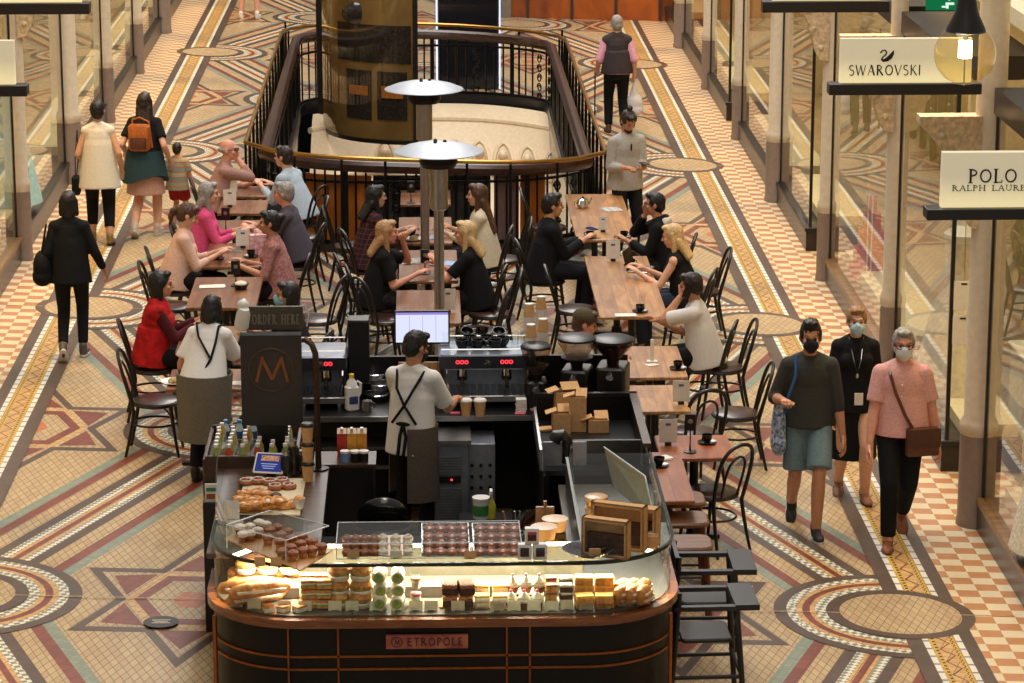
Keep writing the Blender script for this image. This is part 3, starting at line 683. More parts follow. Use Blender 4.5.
CH0 = chair_proto(); _used = []
def chair(p, face, label):
    """face: heading the sitter looks, degrees (0 away, 90 left, -90 right, 180 to the camera)"""
    z = gz(p[0])
    if not _used: CH0.location = (p[0], p[1], z); CH0.rotation_euler = (0, 0, R(face)); CH0['label'] = label; _used.append(1); return CH0
    return dup(CH0, (p[0], p[1], z), R(face), label)
# empty chairs, placed by the pixel of the seat
for u, v, f, lb in ((156, 399, -92, 'empty black bentwood chair at the lower left, its brown seat in full view'),
                    (712, 490, 40, 'empty bentwood chair beside the counter with its hoop back to the camera'),
                    (316, 318, 70, 'empty bentwood chair in the aisle behind the order sign'),
                    (300, 236, 95, 'bentwood chair by the amber railing panel, behind the man in light blue'),
                    (366, 295, -80, 'empty bentwood chair left of the table behind the monitor'),
                    (386, 318, -60, 'empty bentwood chair close behind the dark speaker column'),
                    (490, 312, 92, 'empty bentwood chair at the right of the table behind the monitor'),
                    (478, 330, 80, 'empty bentwood chair just behind the stacked cups'),
                    (502, 258, 95, 'empty bentwood chair at the right of the middle row, behind the white jumper'),
                    (722, 366, 92, 'bentwood chair right of the table with the black cup'),
                    (736, 412, 90, 'bentwood chair at the right above the menu card table'),
                    (694, 431, 20, 'bentwood chair tucked between the menu card tables'),
                    (548, 226, -92, 'bentwood chair by the railing behind the man in the black suit'),
                    (576, 308, -90, 'bentwood chair left of the long table with the laptop'),
                    (700, 290, 92, 'empty bentwood chair right of the long table, above the man on the phone'),
                    (352, 245, -90, 'bentwood chair at the railing left of the patterned shirt'),
                    (172, 305, -90, 'bentwood chair between the pink blouse and the red vest')):
    p = G(u, v, .47); chair(p, f, lb)

# ---- bar stools and the two high chairs along the counter's right side
def stool(p, label, seatm=mat_wood('stool_seat', (92, 56, 34), (140, 92, 58), .35)):
    t = thing('bar_stool', label, 'stool', (p[0], p[1], gz(p[0])), 0, 'wooden stools beside the counter')
    MB().rbox((0, 0, .62), (.36, .34, .04), .08).build('seat', seatm, t)
    for sx in (-1, 1):
        for sy in (-1, 1): MB().cyl((sx * .13, sy * .12, .61), (sx * .17, sy * .16, 0), .016, .014, 8).build('leg', mat('stool_leg', (120, 66, 40), .4), t)
    b = MB(); 
    for sy in (-1, 1): b.cyl((-.155, sy * .145, .22), (.155, sy * .145, .22), .01, n=6); b.cyl((sy * .155, -.145, .28), (sy * .155, .145, .28), .01, n=6)
    b.build('rung', BLACK, t)
stool(G(687, 541, .64), 'brown wooden stool nearest the high chairs'); stool(G(684, 517, .64), 'brown wooden stool, middle of the three beside the counter'); stool(G(681, 497, .64), 'brown wooden stool half under the cherry wood ledge')
HCW = mat('high_chair_black', (26, 24, 24), .45, var=.1)
def high_chair(p, rz, label):
    t = thing('high_chair', label, 'high chair', (p[0], p[1], gz(p[0])), rz, 'black wooden high chairs')
    MB().rbox((0, 0, .50), (.38, .34, .03), .03).build('seat', HCW, t)
    for sx in (-1, 1):
        b = MB(); b.cyl((sx * .19, .19, .74), (sx * .24, .25, 0), .021, .018, 8); b.build('leg', HCW, t)
        b = MB(); b.cyl((sx * .19, -.19, .84), (sx * .24, -.25, 0), .021, .018, 8); b.build('leg', HCW, t)
        MB().box((sx * .2, .06, .735), (.05, .56, .03)).build('arm', HCW, t)
        MB().cyl((sx * .22, -.22, .26), (sx * .22, .22, .26), .014).build('rail', HCW, t)
    MB().box((0, .26, .745), (.46, .16, .03)).build('front_bar', HCW, t)
    MB().box((0, -.2, .78), (.4, .03, .12)).build('backrest', HCW, t)
    MB().cyl((-.215, .215, .3), (.215, .215, .3), .014).build('rail', HCW, t); MB().cyl((-.22, -.22, .14), (.22, -.22, .14), .014).build('rail', HCW, t)
high_chair(G(704, 596, .75), R(-88), 'black wooden high chair nearest the camera beside the counter'); high_chair(G(704, 561, .75), R(-90), 'black wooden high chair behind the nearer one beside the counter')

# ---- patio heaters
ALU = mat('spun_aluminium', (176, 182, 190), .5, .55, .04, 6)
def heater(ub, vb_, ut, vt, rad, label, y):
    p = AY(ut, vt, y); zb = gz(p.x); top = p.z - zb; t = thing('patio_heater', label, 'patio heater', (p.x, y, zb))
    MB().lathe([(0, 0), (.19, 0), (.19, .05), (.06, .08), (.05, .1)], n=24).build('base', DARKMET, t)
    MB().lathe([(.045, .08), (.045, top - .55), (.06, top - .54)], n=16).build('pole', STEEL, t)
    MB().lathe([(.06, top - .56), (.082, top - .54), (.082, top - .16), (.12, top - .14), (.14, top - .05), (.03, top - .03)], n=20).build('burner', STEEL, t)
    MB().lathe([(.145, top - .17), (.17, top - .13), (.165, top - .06), (.05, top - .05)], n=20).build('emitter', DARKMET, t)
    h = rad * .24
    MB().lathe([(rad, top - h * .35), (rad * .99, top - h * .28), (rad * .75, top + h * .12), (rad * .45, top + h * .42), (rad * .15, top + h * .58), (0, top + h * .6)], n=36, caps=False).lathe([(rad * .98, top - h * .36), (rad * .4, top + h * .3), (0, top + h * .45)], n=36, caps=False).build('reflector', ALU, t)
    b = MB()
    for a in (0, 120, 240): b.ell((rad * .14 * math.cos(R(a)), rad * .14 * math.sin(R(a)), top + h * .6), .018)
    b.build('knob', DARKMET, t)
heater(0, 0, 424, 86, .40, 'steel patio heater standing farther back, its reflector dish the upper one', 29.48)
heater(0, 0, 438.5, 148, .40, 'steel patio heater nearer the counter, its reflector dish the lower one', 25.75)
from mathutils import noise
# ================================================================== PEOPLE
TS = bpy.data.scenes.new('sculpt'); TVL = TS.view_layers[0]
def sculpt(mb, voxel, smooth=3, fac=.5):
    """fuse the gathered volumes into one skin; returns (verts, faces)"""
    me = bpy.data.meshes.new('t'); me.from_pydata(mb.v, [], mb.f)
    bm = bmesh.new(); bm.from_mesh(me); bmesh.ops.recalc_face_normals(bm, faces=bm.faces); bm.to_mesh(me); bm.free()
    o = bpy.data.objects.new('t', me); TS.collection.objects.link(o)
    r = o.modifiers.new('r', 'REMESH'); r.mode = 'VOXEL'; r.voxel_size = voxel
    if smooth: s = o.modifiers.new('s', 'SMOOTH'); s.factor = fac; s.iterations = smooth
    TVL.update(); dg = TVL.depsgraph; ev = o.evaluated_get(dg); m2 = ev.to_mesh()
    V = [v.co.copy() for v in m2.vertices]; F = [tuple(p.vertices) for p in m2.polygons]
    ev.to_mesh_clear(); bpy.data.objects.remove(o); bpy.data.meshes.remove(me)
    return V, F
_hands = {}
def hand_mesh(pose):
    """right hand at the origin: fingers along +x, palm faces -z, thumb on +y side"""
    if pose in _hands: return _hands[pose]
    m = MB(); c = {'relax': 22, 'grip': 62, 'flat': 8}[pose]
    m.ell((.045, 0, 0), .050, .042, .017); m.ell((.02, .022, -.006), .032, .022, .017); m.cap((-.04, 0, 0), (.02, 0, 0), .024, .026, 12)
    for i, (y, L, r) in enumerate(((.031, .072, .0088), (.0105, .080, .0092), (-.0105, .074, .0088), (-.030, .058, .0078))):
        p = Vector((.083 - abs(y - .008) * .25, y, .002)); a = 0; k = (.45, .32, .23); cc = c * (1 + .12 * i)
        for j in range(3):
            a += cc * (.75 if j == 0 else 1.0); q = p + Vector((math.cos(R(a)), y * .9 if j == 0 else 0, -math.sin(R(a)))) * L * k[j]
            m.cap(p, q, r * (1 - .08 * j), r * (.93 - .1 * j), 8); p = q
    p = Vector((.022, .034, -.008)); q = p + Vector((.030, .030, -.012)); q2 = q + Vector((.030, .008 if pose != 'grip' else -.012, -.010))
    m.cap(p, q, .0125, .0105, 8).cap(q, q2, .0105, .0085, 8)
    _hands[pose] = sculpt(m, .0042, 1); return _hands[pose]
def frame(x, z):                               # matrix with given x axis and approximate z axis
    x = x.normalized(); y = z.cross(x); y = y.normalized() if y.length > 1e-5 else x.orthogonal().normalized(); z = x.cross(y)
    return Matrix((x, y, z)).transposed()
def ik(a, t, l1, l2, pole):
    d = t - a; L = min(max(d.length, .05), (l1 + l2) * .998); d = d.normalized(); t = a + d * L
    x = (l1 * l1 - l2 * l2 + L * L) / (2 * L); hh = math.sqrt(max(0, l1 * l1 - x * x)); pv = pole - d * pole.dot(d)
    pv = pv.normalized() if pv.length > 1e-5 else d.orthogonal().normalized()
    return a + d * x + pv * hh, t
SKIN = {k: mat('skin_' + k, c, .5, var=.06, scale=30, spec=.35) for k, c in (('fair', (222, 172, 142)), ('tan', (198, 142, 108)), ('olive', (208, 156, 118)), ('brown', (156, 104, 74)), ('pink', (224, 160, 134)))}
EYEM = mat('eye_dark', (38, 28, 24), .3); LIPM = mat('lip', (168, 92, 82), .5)
def cloth(name, rgb, rgb2=None, scale=60, rough=.85, var=.1, bump=.25): return mat('cloth_' + name, rgb, rough, var=var, scale=scale, rgb2=rgb2, bump=bump, spec=.25)
HAIRC = {k: mat('hair_' + k, c, .5, var=.25, scale=70, bump=.25) for k, c in (('black', (24, 20, 20)), ('dark', (44, 30, 24)), ('brown', (84, 54, 36)), ('blonde', (206, 172, 120)), ('honey', (176, 134, 90)), ('grey', (150, 144, 138)), ('white', (198, 192, 186)), ('sandy', (150, 112, 78)))}
def person(label, head=None, feet=None, face=0, pose='stand', h=1.72, sex='m', fat=1.0, skin='fair', lean=4, twist=0, Lh=None, Rh=None, Lp='relax', Rp='relax', Lf=None, Rf=None, heel=None,
           hy=0, hp=0, top=None, bottom=None, shoes=(30, 26, 26), hair=('short', 'dark'), mask=None, glasses=False, vox=.0115, seat=.47, group=None, extra=None, cut=None, name='person'):
    s = h / 1.72; f = sex == 'f'; X, Y, Z = Vector((1, 0, 0)), Vector((0, 1, 0)), Vector((0, 0, 1))
    sit = pose == 'sit'
    pel = Vector((0, 0, seat + .118 * s)) if sit else Vector((0, 0, .945 * s))
    if not sit and (Lf or Rf): pel.z -= .02 * s
    ln = R(lean); U = Vector((0, math.sin(ln), math.cos(ln))); Fw = Vector((0, math.cos(ln), -math.sin(ln))); tw = Matrix.Rotation(R(twist), 3, U)
    Rr = tw @ X; Fc = tw @ Fw
    def T(x, y, z): k = min(1, max(0, z / (.35 * s))); return pel + (X * (1 - k) + Rr * k) * x + (Fw * (1 - k) + Fc * k) * y + U * z
    sw = (.140 if f else .160) * s
    nb = T(0, -.012 * s, .475 * s); hf = Matrix.Rotation(R(hy), 3, 'Z') @ Fc; hf = Matrix.Rotation(R(-hp), 3, hf.cross(Z).normalized()) @ hf if abs(hf.dot(Z)) < .99 else hf
    hf.normalize(); hR = hf.cross(Z).normalized() if abs(hf.z) < .95 else X; hU = hR.cross(hf)
    # the head keeps upright more than the trunk does
    up_ = (U + Z * 1.5).normalized(); hf0 = (Matrix.Rotation(R(hy), 3, 'Z') @ Vector((Fc.x, Fc.y, 0)).normalized()); hR = hf0.cross(Z).normalized(); q = Matrix.Rotation(R(hp), 3, hR)
    hf = q @ hf0; hU = hR.cross(hf).normalized()
    HC = nb + (up_ * .145 + Vector((hf0.x, hf0.y, 0)) * .030 + Vector((hf.x, hf.y, 0)) * .0) * s + hf * .0 + hU * .0
    HM = Matrix((hR, hf, hU)).transposed()
    def H(x, y, z): return HC + HM @ Vector((x * s, y * s, z * s))
    hipL, hipR = pel + X * -.088 * s + Z * -.01, pel + X * .088 * s + Z * -.01
    if sit:
        Lf = Vector(Lf) if Lf else Vector((-.11, .40, .085)); Rf = Vector(Rf) if Rf else Vector((.11, .42, .085))
        kp = Vector((0, .6, 1))
    else:
        Lf = Vector(Lf) if Lf else Vector((-.10 * s, 0, .085)); Rf = Vector(Rf) if Rf else Vector((.10 * s, 0, .085)); kp = Vector((0, 1, .1))
    kL, Lf = ik(hipL, Lf, .445 * s, .44 * s, kp); kR, Rf = ik(hipR, Rf, .445 * s, .44 * s, kp)
    shL, shR = T(-sw, -.005 * s, .400 * s), T(sw, -.005 * s, .400 * s)
    def tgt(t, sd):
        if t is None: return T(sd * .24 * s, .06 * s, -.14 * s) if not sit else T(sd * .14 * s, .36 * s, .10 * s)
        return Vector((t[0], t[1], t[2]))
    Lt, Rt = tgt(Lh, -1), tgt(Rh, 1)
    pl = lambda t, sh, sd: Vector((sd * .55, .35, -1)) if t.z > sh.z - .08 else Vector((sd * .35, -.7, -.7))
    eL, wL = ik(shL, Lt, .285 * s, .25 * s, pl(Lt, shL, -1)); eR, wR = ik(shR, Rt, .285 * s, .25 * s, pl(Rt, shR, 1))
    # where it stands
    dz = 0
    a = R(face)
    if head:
        ht = H(0, -.01, .118); rotp = Matrix.Rotation(a, 3, 'Z') @ ht
        p = G(head[0], head[1], ht.z); loc = Vector((p.x - rotp.x, p.y - rotp.y, 0))
    else:
        p = G(feet[0], feet[1], 0); loc = Vector((p.x, p.y, 0))
    loc.z = gz(loc.x)
    root = thing(name, label, 'person' if name == 'person' else name, loc, a, group)
    f_ = fat; wst = (.80 if f else .92)
    def trunk(m, e=0.0, pelvis=True):
        ME = Matrix((Rr, Fc, U)).transposed(); MP = Matrix((X, Fw, U)).transposed()
        if pelvis: m.ell(T(0, -.01 * s, -.01 * s), (.165 if not f else .172) * s * (.5 + .5 * f_) + e, .122 * s * f_ + e, .125 * s + e, MP)
        m.ell(T(0, .005 * s, .13 * s), .150 * s * wst * f_ + e, .105 * s * f_ + e, .17 * s + e, MP)
        if f_ > 1.05: m.ell(T(0, .03 * s, .10 * s), .135 * s * f_ + e, .095 * s * f_ + e, .18 * s, MP)
        m.ell(T(0, .0, .30 * s), (.140 if f else .160) * s * (.5 + .5 * f_) + e, .108 * s * (.6 + .4 * f_) + e, .185 * s + e, ME)
        if f:
            for sd in (-1, 1): m.ell(T(sd * .065 * s, .085 * s, .30 * s), .062 * s + e, .052 * s + e, .062 * s + e, ME)
        for sd in (-1, 1): m.cap(T(sd * sw * .92, -.01 * s, .396 * s), T(sd * sw * .2, -.022 * s, .450 * s), .050 * s + e, .048 * s + e, 12)
        m.cap(T(-sw * .7, -.01 * s, .39 * s), T(sw * .7, -.01 * s, .39 * s), .066 * s + e, None, 12)
    ar = (.041 if f else .047) * s * (.7 + .3 * f_); lr = (.078 if not f else .082) * s * (.6 + .4 * f_)
    body = MB(); trunk(body)
    for sh, e, w_ in ((shL, eL, wL), (shR, eR, wR)):
        body.ell(sh, .056 * s); body.cap(sh, e, ar * 1.08, ar * .86); body.cap(e, e + (w_ - e) * .35, ar * .86, ar * .88); body.cap(e + (w_ - e) * .3, w_, ar * .88, ar * .58)
    for hp_, k_, ft in ((hipL, kL, Lf), (hipR, kR, Rf)):
        body.cap(hp_, k_, lr * 1.08, lr * .68); body.cap(k_, k_ + (ft - k_) * .35, lr * .66, lr * .70); body.cap(k_ + (ft - k_) * .3, ft, lr * .70, .040 * s)
    body.cap(nb + U * -.03 * s, H(0, -.02, -.05), .056 * s * (.9 if f else 1.05), .050 * s)
    body.ell(H(0, -.012, .028), .074 * s, .094 * s, .092 * s, HM, 18, 12); body.ell(H(0, .022, -.045), .056 * s, .066 * s, .066 * s, HM, 16, 10); body.ell(H(0, .052, -.088), .030 * s, .026 * s, .022 * s, HM)
    body.cap(H(0, .084, .012), H(0, .106, -.022), .009 * s, .0145 * s, 8); body.ell(H(0, .080, .028), .05 * s, .014 * s, .012 * s, HM)
    for sd in (-1, 1): body.ell(H(sd * .078, -.012, -.004), .011 * s, .020 * s, .032 * s, HM); body.ell(H(sd * .04, .062, -.02), .022 * s, .02 * s, .02 * s, HM)
    body.ell(H(0, .083, -.058), .022 * s, .010 * s, .008 * s, HM)
    V, F = sculpt(body, vox * .82, 2)
    mb = MB(); mb.add(V, F)
    for sd, e, w_, hp_ in ((-1, eL, wL, Lp), (1, eR, wR, Rp)):
        hv, hfc = hand_mesh(hp_); d = (w_ - e).normalized()
        down = Vector((0, 0, -1)) if abs(d.z) < .75 else Vector((-sd, .15, 0))          # where the palm faces
        M = frame(d, -down); thumb = M @ Vector((0, 1, 0)); want = Vector((-sd, .3, .3)) if abs(d.z) < .75 else Vector((0, 1, 0))
        fl = -1 if thumb.dot(want) < 0 else 1
        pv = [w_ + d * .03 * s + M @ Vector((v.x * s, v.y * fl * s, v.z * s)) for v in hv]
        mb.add(pv, hfc)
    if cut: mb.v = [(x, y, min(z, cut)) for x, y, z in mb.v]
    mb.build('body', SKIN[skin], root, angle=180)
    for sd in (-1, 1):
        o = MB(); o.ell(H(sd * .032, .079, .006), .0105 * s, .006 * s, .0065 * s, HM, 10, 6); o.tube([H(sd * .014, .088, .030), H(sd * .034, .087, .036), H(sd * .054, .074, .029)], .0030 * s, 5)
        o.build('eye', EYEM, root)
    if not mask: MB().ell(H(0, .090, -.057), .019 * s, .006 * s, .0055 * s, HM, 10, 6).build('mouth', LIPM, root)
    # ---- clothes
    E = .013
    if top:
        tc, sl = top['m'], top.get('sleeve', .55); hem = top.get('hem', -.10); ee = top.get('e', E); m = MB(); trunk(m, ee, False)
        MP = Matrix((X, Fw, U)).transposed()
        def efr(z1, rx1, ry1, z2, rx2, ry2, cy=-.01):
            n = 22; P = []
            for z, rx, ry in ((z1, rx1, ry1), (z2, rx2, ry2)):
                P += [T(rx * math.cos(2 * math.pi * i / n), cy * s + ry * math.sin(2 * math.pi * i / n), z) for i in range(n)]
            m.add(P, [(i, (i + 1) % n, n + (i + 1) % n, n + i) for i in range(n)] + [tuple(range(n - 1, -1, -1)), tuple(range(n, 2 * n))])
        hx = top.get('flare', 1.0); rt_ = ((.148 if f else .162) * s * (.5 + .5 * f_) + ee * .9, .112 * s * (.5 + .5 * f_) + ee); efr(.249 * s, rt_[0], rt_[1], .36 * s, rt_[0] * .8, rt_[1] * .78)
        efr((hem - .015) * s, (.182 * s * (.5 + .5 * f_) + ee + .020) * hx, (.140 * s * f_ + ee + .024) * hx, .25 * s, ((.148 if f else .162) * s * (.5 + .5 * f_) + ee * .9), .112 * s * (.5 + .5 * f_) + ee)
        if sl > 0:
            for sh, e, w_ in ((shL, eL, wL), (shR, eR, wR)):
                m.ell(sh, .052 * s + ee)
                if sl <= 1: m.cap(sh, sh + (e - sh) * sl, ar * 1.12 + ee, ar * 1.05 + ee * 1.5, 14, True, False)
                else:
                    m.cap(sh, e, ar * 1.12 + ee, ar * .92 + ee); m.cap(e, e + (w_ - e) * (sl - 1), ar * .92 + ee, ar * .68 + ee * (1 if sl > 1.8 else .8), 14, True, False)
        if top.get('collar', True): m.cyl(nb + U * -.05 * s, nb + U * .012 * s, .074 * s, .064 * s, 14)
        if top.get('hood'): m.ell(nb + Fc * -.07 * s + U * -.03 * s, .11 * s, .06 * s, .06 * s)
        V, F = sculpt(m, vox, 3); mm = MB(); mm.add(V, F); mm.build(top.get('n', 'shirt'), tc, root, angle=180)
        if top.get('vest'):                      # sleeveless layer over it
            m = MB(); trunk(m, ee + .016, False)
            efr((hem - .01) * s, .186 * s * (.5 + .5 * f_) + ee + .026, .145 * s * f_ + ee + .026, .25 * s, .155 * s * f_ + ee + .018, .115 * s * f_ + ee + .018)
            m.cyl(nb + U * -.06 * s, nb + U * .03 * s, .085 * s, .075 * s, 14)
            V, F = sculpt(m, vox, 3); V = [v for v in V]; mm = MB(); mm.add(V, F); mm.build('vest', top['vest'], root, angle=180)
    if bottom:
        kind, bm_, ln_ = bottom[0], bottom[1], (bottom[2] if len(bottom) > 2 else 1.9); m = MB(); MP = Matrix((X, Fw, U)).transposed()
        m.ell(T(0, -.01 * s, -.02 * s), .172 * s * (.5 + .5 * f_) + E, .128 * s * f_ + E, .125 * s + E, MP)
        if kind in ('trousers', 'shorts'):
            tk = bottom[3] if len(bottom) > 3 else .014
            for hp_, k_, ft in ((hipL, kL, Lf), (hipR, kR, Rf)):
                if ln_ <= 1: m.cap(hp_, hp_ + (k_ - hp_) * ln_, lr * 1.08 + tk, lr * .92 + tk * 2.0, 16, True, False)
                else: m.cap(hp_, k_, lr * 1.1 + tk, lr * .72 + tk); m.cap(k_, k_ + (ft - k_) * (ln_ - 1), lr * .72 + tk, .042 * s + tk * 1.2, 14, True, False)
        else:                                    # skirt hanging from the waist
            n = 22; zt = pel.z + .06 * s; zb = bottom[2]; fl = bottom[3] if len(bottom) > 3 else .05; P = []
            for z, r in ((zt, 0), (zb, fl)): P += [(pel.x + (.165 * s + E + r) * math.cos(2 * math.pi * i / n), pel.y - .01 + (.13 * s + E + r) * math.sin(2 * math.pi * i / n), z) for i in range(n)]
            m.add(P, [(i, (i + 1) % n, n + (i + 1) % n, n + i) for i in range(n)] + [tuple(range(n - 1, -1, -1)), tuple(range(n, 2 * n))])
        V, F = sculpt(m, vox, 3); mm = MB(); mm.add(V, F); mm.build(kind, bm_, root, angle=180)
    if shoes:
        sm = mat('shoe_%d_%d_%d' % shoes[:3], shoes[:3], .55, var=.08); so = mat('shoe_sole_white', (214, 210, 202), .6) if len(shoes) > 3 else mat('shoe_sole_dark', (30, 26, 24), .6)
        for sd, k_, ft in ((-1, kL, Lf), (1, kR, Rf)):
            hl = heel if heel and ((heel[0] == 'L') == (sd < 0)) else None; pit = R(hl[1]) if hl else 0
            Mx = Matrix.Rotation(R(sd * -7), 3, 'Z') @ Matrix.Rotation(-pit, 3, 'X'); m = MB()
            def q(x, y, z): return ft + Mx @ Vector((x * s, y * s, z * s))
            m.ell(q(0, .02, -.045), .042 * s, .085 * s, .045 * s, Mx); m.ell(q(0, .105, -.052), .046 * s, .085 * s, .034 * s, Mx); m.cap(q(0, -.012, -.03), q(0, -.012, .02), .042 * s, .044 * s, 12)
            V, F = sculpt(m, .011, 2); mm = MB(); mm.add(V, F)
            sp = [(.0 + .045 * math.cos(R(t)) * (1.0 if math.sin(R(t)) < 0 else 1.06), .06 + (.13 if math.sin(R(t)) > 0 else .12) * math.sin(R(t))) for t in range(0, 360, 24)]
            k0 = len(sp); mm.mat(1).add([q(x, y, -.085) for x, y in sp] + [q(x, y, -.062) for x, y in sp], [(i, (i + 1) % k0, k0 + (i + 1) % k0, k0 + i) for i in range(k0)] + [tuple(range(k0 - 1, -1, -1)), tuple(range(k0, 2 * k0))])
            mm.build('shoe', [sm, so], root, angle=60)
    # ---- hair
    if hair:
        st, hc = hair[0], HAIRC[hair[1]]; m = MB()
        if st == 'bald':
            m.tube([H(.066 * math.sin(R(t)), -.020 - .078 * math.cos(R(t)), .005) for t in range(-85, 86, 10)], .030 * s, 8)
        else:
            m.ell(H(0, -.022, .040), .083 * s, .098 * s, .090 * s, HM, 18, 12); m.ell(H(0, -.05, -.005), .078 * s, .070 * s, .085 * s, HM, 16, 10)
            for sd in (-1, 1): m.ell(H(sd * .066, -.006, .03), .018 * s, .05 * s, .045 * s, HM)
            m.ell(H(0, .046, .098), .06 * s, .045 * s, .028 * s, HM)
            if st == 'quiff': m.ell(H(0, .05, .118), .058 * s, .04 * s, .03 * s, HM); m.ell(H(0, 0, .12), .06 * s, .07 * s, .03 * s, HM)
            if st in ('bob', 'long', 'shoulder'):
                L_ = {'bob': -.10, 'shoulder': -.20, 'long': -.36}[st]
                for sd in (-1, 1): m.cap(H(sd * .068, -.02, .03), H(sd * .074, -.01, max(L_, -.2)), .028 * s, .026 * s, 10)
                P0 = H(0, -.06, .02); P1 = nb + Fc * -.095 * s + U * (.02 * s); P2 = nb + Fc * -.115 * s + U * (L_ + .12) * s
                m.ell(H(0, -.055, -.06), .082 * s, .058 * s, .09 * s, HM)
                if st != 'bob':
                    for sd in (-1, 0, 1): m.cap(H(sd * .05, -.065, -.05), P2 + Rr * sd * .055 * s, .042 * s, .030 * s, 10)
            if st == 'bun': m.ell(H(0, -.115, .055), .045 * s)
            if st == 'topknot': m.ell(H(0, -.055, .145), .034 * s)
            if st == 'pony': m.ell(H(0, -.12, .03), .03 * s); m.tube([H(0, -.12, .03), H(0, -.16, -.01), H(0, -.15, -.08), H(0, -.125, -.15)], [.026 * s, .034 * s, .03 * s, .014 * s], 10)
        V, F = sculpt(m, .0085, 2); fq = 55 if st != 'grey' else 70; V = [v + (v - HC).normalized() * ((.009 if st not in ('long', 'shoulder', 'bob') else .004) * noise.noise(Vector((v.x * fq, v.y * fq, v.z * 22))) + .003 * noise.noise(v * 160)) for v in V]; mm = MB(); mm.add(V, F); mm.build('hair', hc, root, angle=180)
    if mask:
        m = MB(); m.ell(H(0, .062, -.045), .060 * s, .055 * s, .052 * s, HM, 16, 10); m.ell(H(0, .098, -.022), .026 * s, .028 * s, .034 * s, HM); m.ell(H(0, .07, -.085), .035 * s, .035 * s, .025 * s, HM)
        V, F = sculpt(m, .008, 2); mm = MB(); mm.add(V, F)
        for sd in (-1, 1): mm.tube([H(sd * .056, .07, -.03), H(sd * .078, .0, -.005)], .0025, 5); mm.tube([H(sd * .052, .07, -.07), H(sd * .078, -.01, -.02)], .0025, 5)
        mm.build('face_mask', mask, root, angle=180)
    if glasses:
        m = MB()
        for sd in (-1, 1): m.tube([H(sd * .033 + .025 * math.cos(R(t)), .098, .006 + .018 * math.sin(R(t))) for t in range(0, 360, 30)], .0032, 5, True); m.tube([H(sd * .058, .096, .012), H(sd * .082, -.01, .012)], .003, 5)
        m.tube([H(-.009, .1, .01), H(.009, .1, .01)], .003, 5); m.build('glasses', DARKMET, root)
    d = dict(root=root, T=T, H=H, nb=nb, U=U, F=Fc, R=Rr, shL=shL, shR=shR, eL=eL, eR=eR, wL=wL, wR=wR, s=s, pel=pel, kL=kL, kR=kR, Lf=Lf, Rf=Rf, hem=None, HM=HM, HC=HC)
    def wp(v): return root.matrix_basis @ Vector(v)
    root.matrix_basis = Matrix.Translation(loc) @ Matrix.Rotation(a, 4, 'Z'); d['w'] = wp
    d['hand'] = lambda sd: wp((wL if sd < 0 else wR) + ((wL - eL) if sd < 0 else (wR - eR)).normalized() * .10 * s)
    return d
def strap(d, pts, r, m, name='strap', n=6, flat=None):
    return MB().tube(pts, r, n).build(name, m, d['root'])
BLKC = cloth('black', (20, 20, 22)); NAVY = cloth('navy', (26, 26, 34)); CHAR = cloth('charcoal', (38, 36, 36)); WHT = cloth('white', (228, 224, 218), var=.03); MASKB = mat('mask_blue', (176, 208, 220), .8, var=.03); MASKK = mat('mask_black', (22, 22, 24), .8)
LEATHER = mat('leather_brown', (94, 52, 34), .45, var=.15, scale=30); TAN_L = mat('leather_tan', (176, 96, 38), .45, var=.15, scale=30)
PP = {}
# ---- the three walkers at the right
d = PP['green'] = person('young man in black mask, dark olive shirt and blue shorts walking towards us', head=(811, 322), face=176, h=1.78, top=dict(m=cloth('olive', (62, 62, 58)), sleeve=1.35, hem=-.055), bottom=('shorts', cloth('dusty_blue', (112, 134, 142)), .93), shoes=(34, 34, 40, 1),
    Lf=(-.07, .20, .085), Rf=(.10, -.28, .17), heel=('R', 48), Lh=(-0.27, .10, .80), Rh=(.22, .25, 1.14), Rp='grip', hair=('quiff', 'black'), mask=MASKK, vox=.010, skin='tan', lean=3)
T = d['T']; s = d['s']
strap(d, [d['shR'] + Vector((-.05, -.05, .03)), d['shR'] + Vector((-.055, .03, .075)), T(.115, .125, .36), T(.17, .155, .2), T(.20, .155, .06)], .013, cloth('strap_blue', (52, 92, 140)), 'strap')
bagp = d['w'](T(.235, .04, -.09)); 
BAGM = mat('batik_blue', (46, 92, 150), .8, rgb2=(222, 226, 232), scale=34)
m = MB(); m.ell((0, 0, 0), .055, .115, .19); m.ell((0, 0, -.12), .06, .13, .12); m.cap((0, 0, .15), (0, .02, .26), .05, .015)
V, F = sculpt(m, .012, 2); mm = MB(); mm.add(V, F); b = mm.build('body', BAGM); 
bt = thing('shoulder_bag', 'blue and white patterned cloth bag on the shoulder of the man in shorts', 'bag', bagp, R(8)); b.parent = bt
d = PP['black_lady'] = person('short haired woman in blue mask and all black, walking between two men', head=(857, 307), face=178, h=1.70, sex='f', fat=1.12, top=dict(m=BLKC, sleeve=.85, hem=-.12), bottom=('skirt', cloth('black_skirt', (24, 26, 26)), .36, .03), shoes=(150, 104, 84),
    Lf=(-.10, .10, .085), Rf=(.09, -.16, .12), heel=('R', 25), Lh=(-0.20, .02, .74), Rh=(0.20, .12, .80), hair=('short', 'sandy'), mask=MASKB, vox=.0105, lean=4)
T = d['T']
strap(d, [d['nb'] + Vector((-.06, .03, .01)), T(-.03, .16, .33), T(0, .18, .22), T(.03, .16, .33), d['nb'] + Vector((.06, .03, .01))], .0035, CHROME, 'necklace'); MB().ell(T(0, .185, .20), .012, .006, .02).build('pendant', CHROME, d['root'])
MB().box(T(-.02, .18, .0), (.07, .012, .10)).build('lanyard_card', PAPER, d['root'])
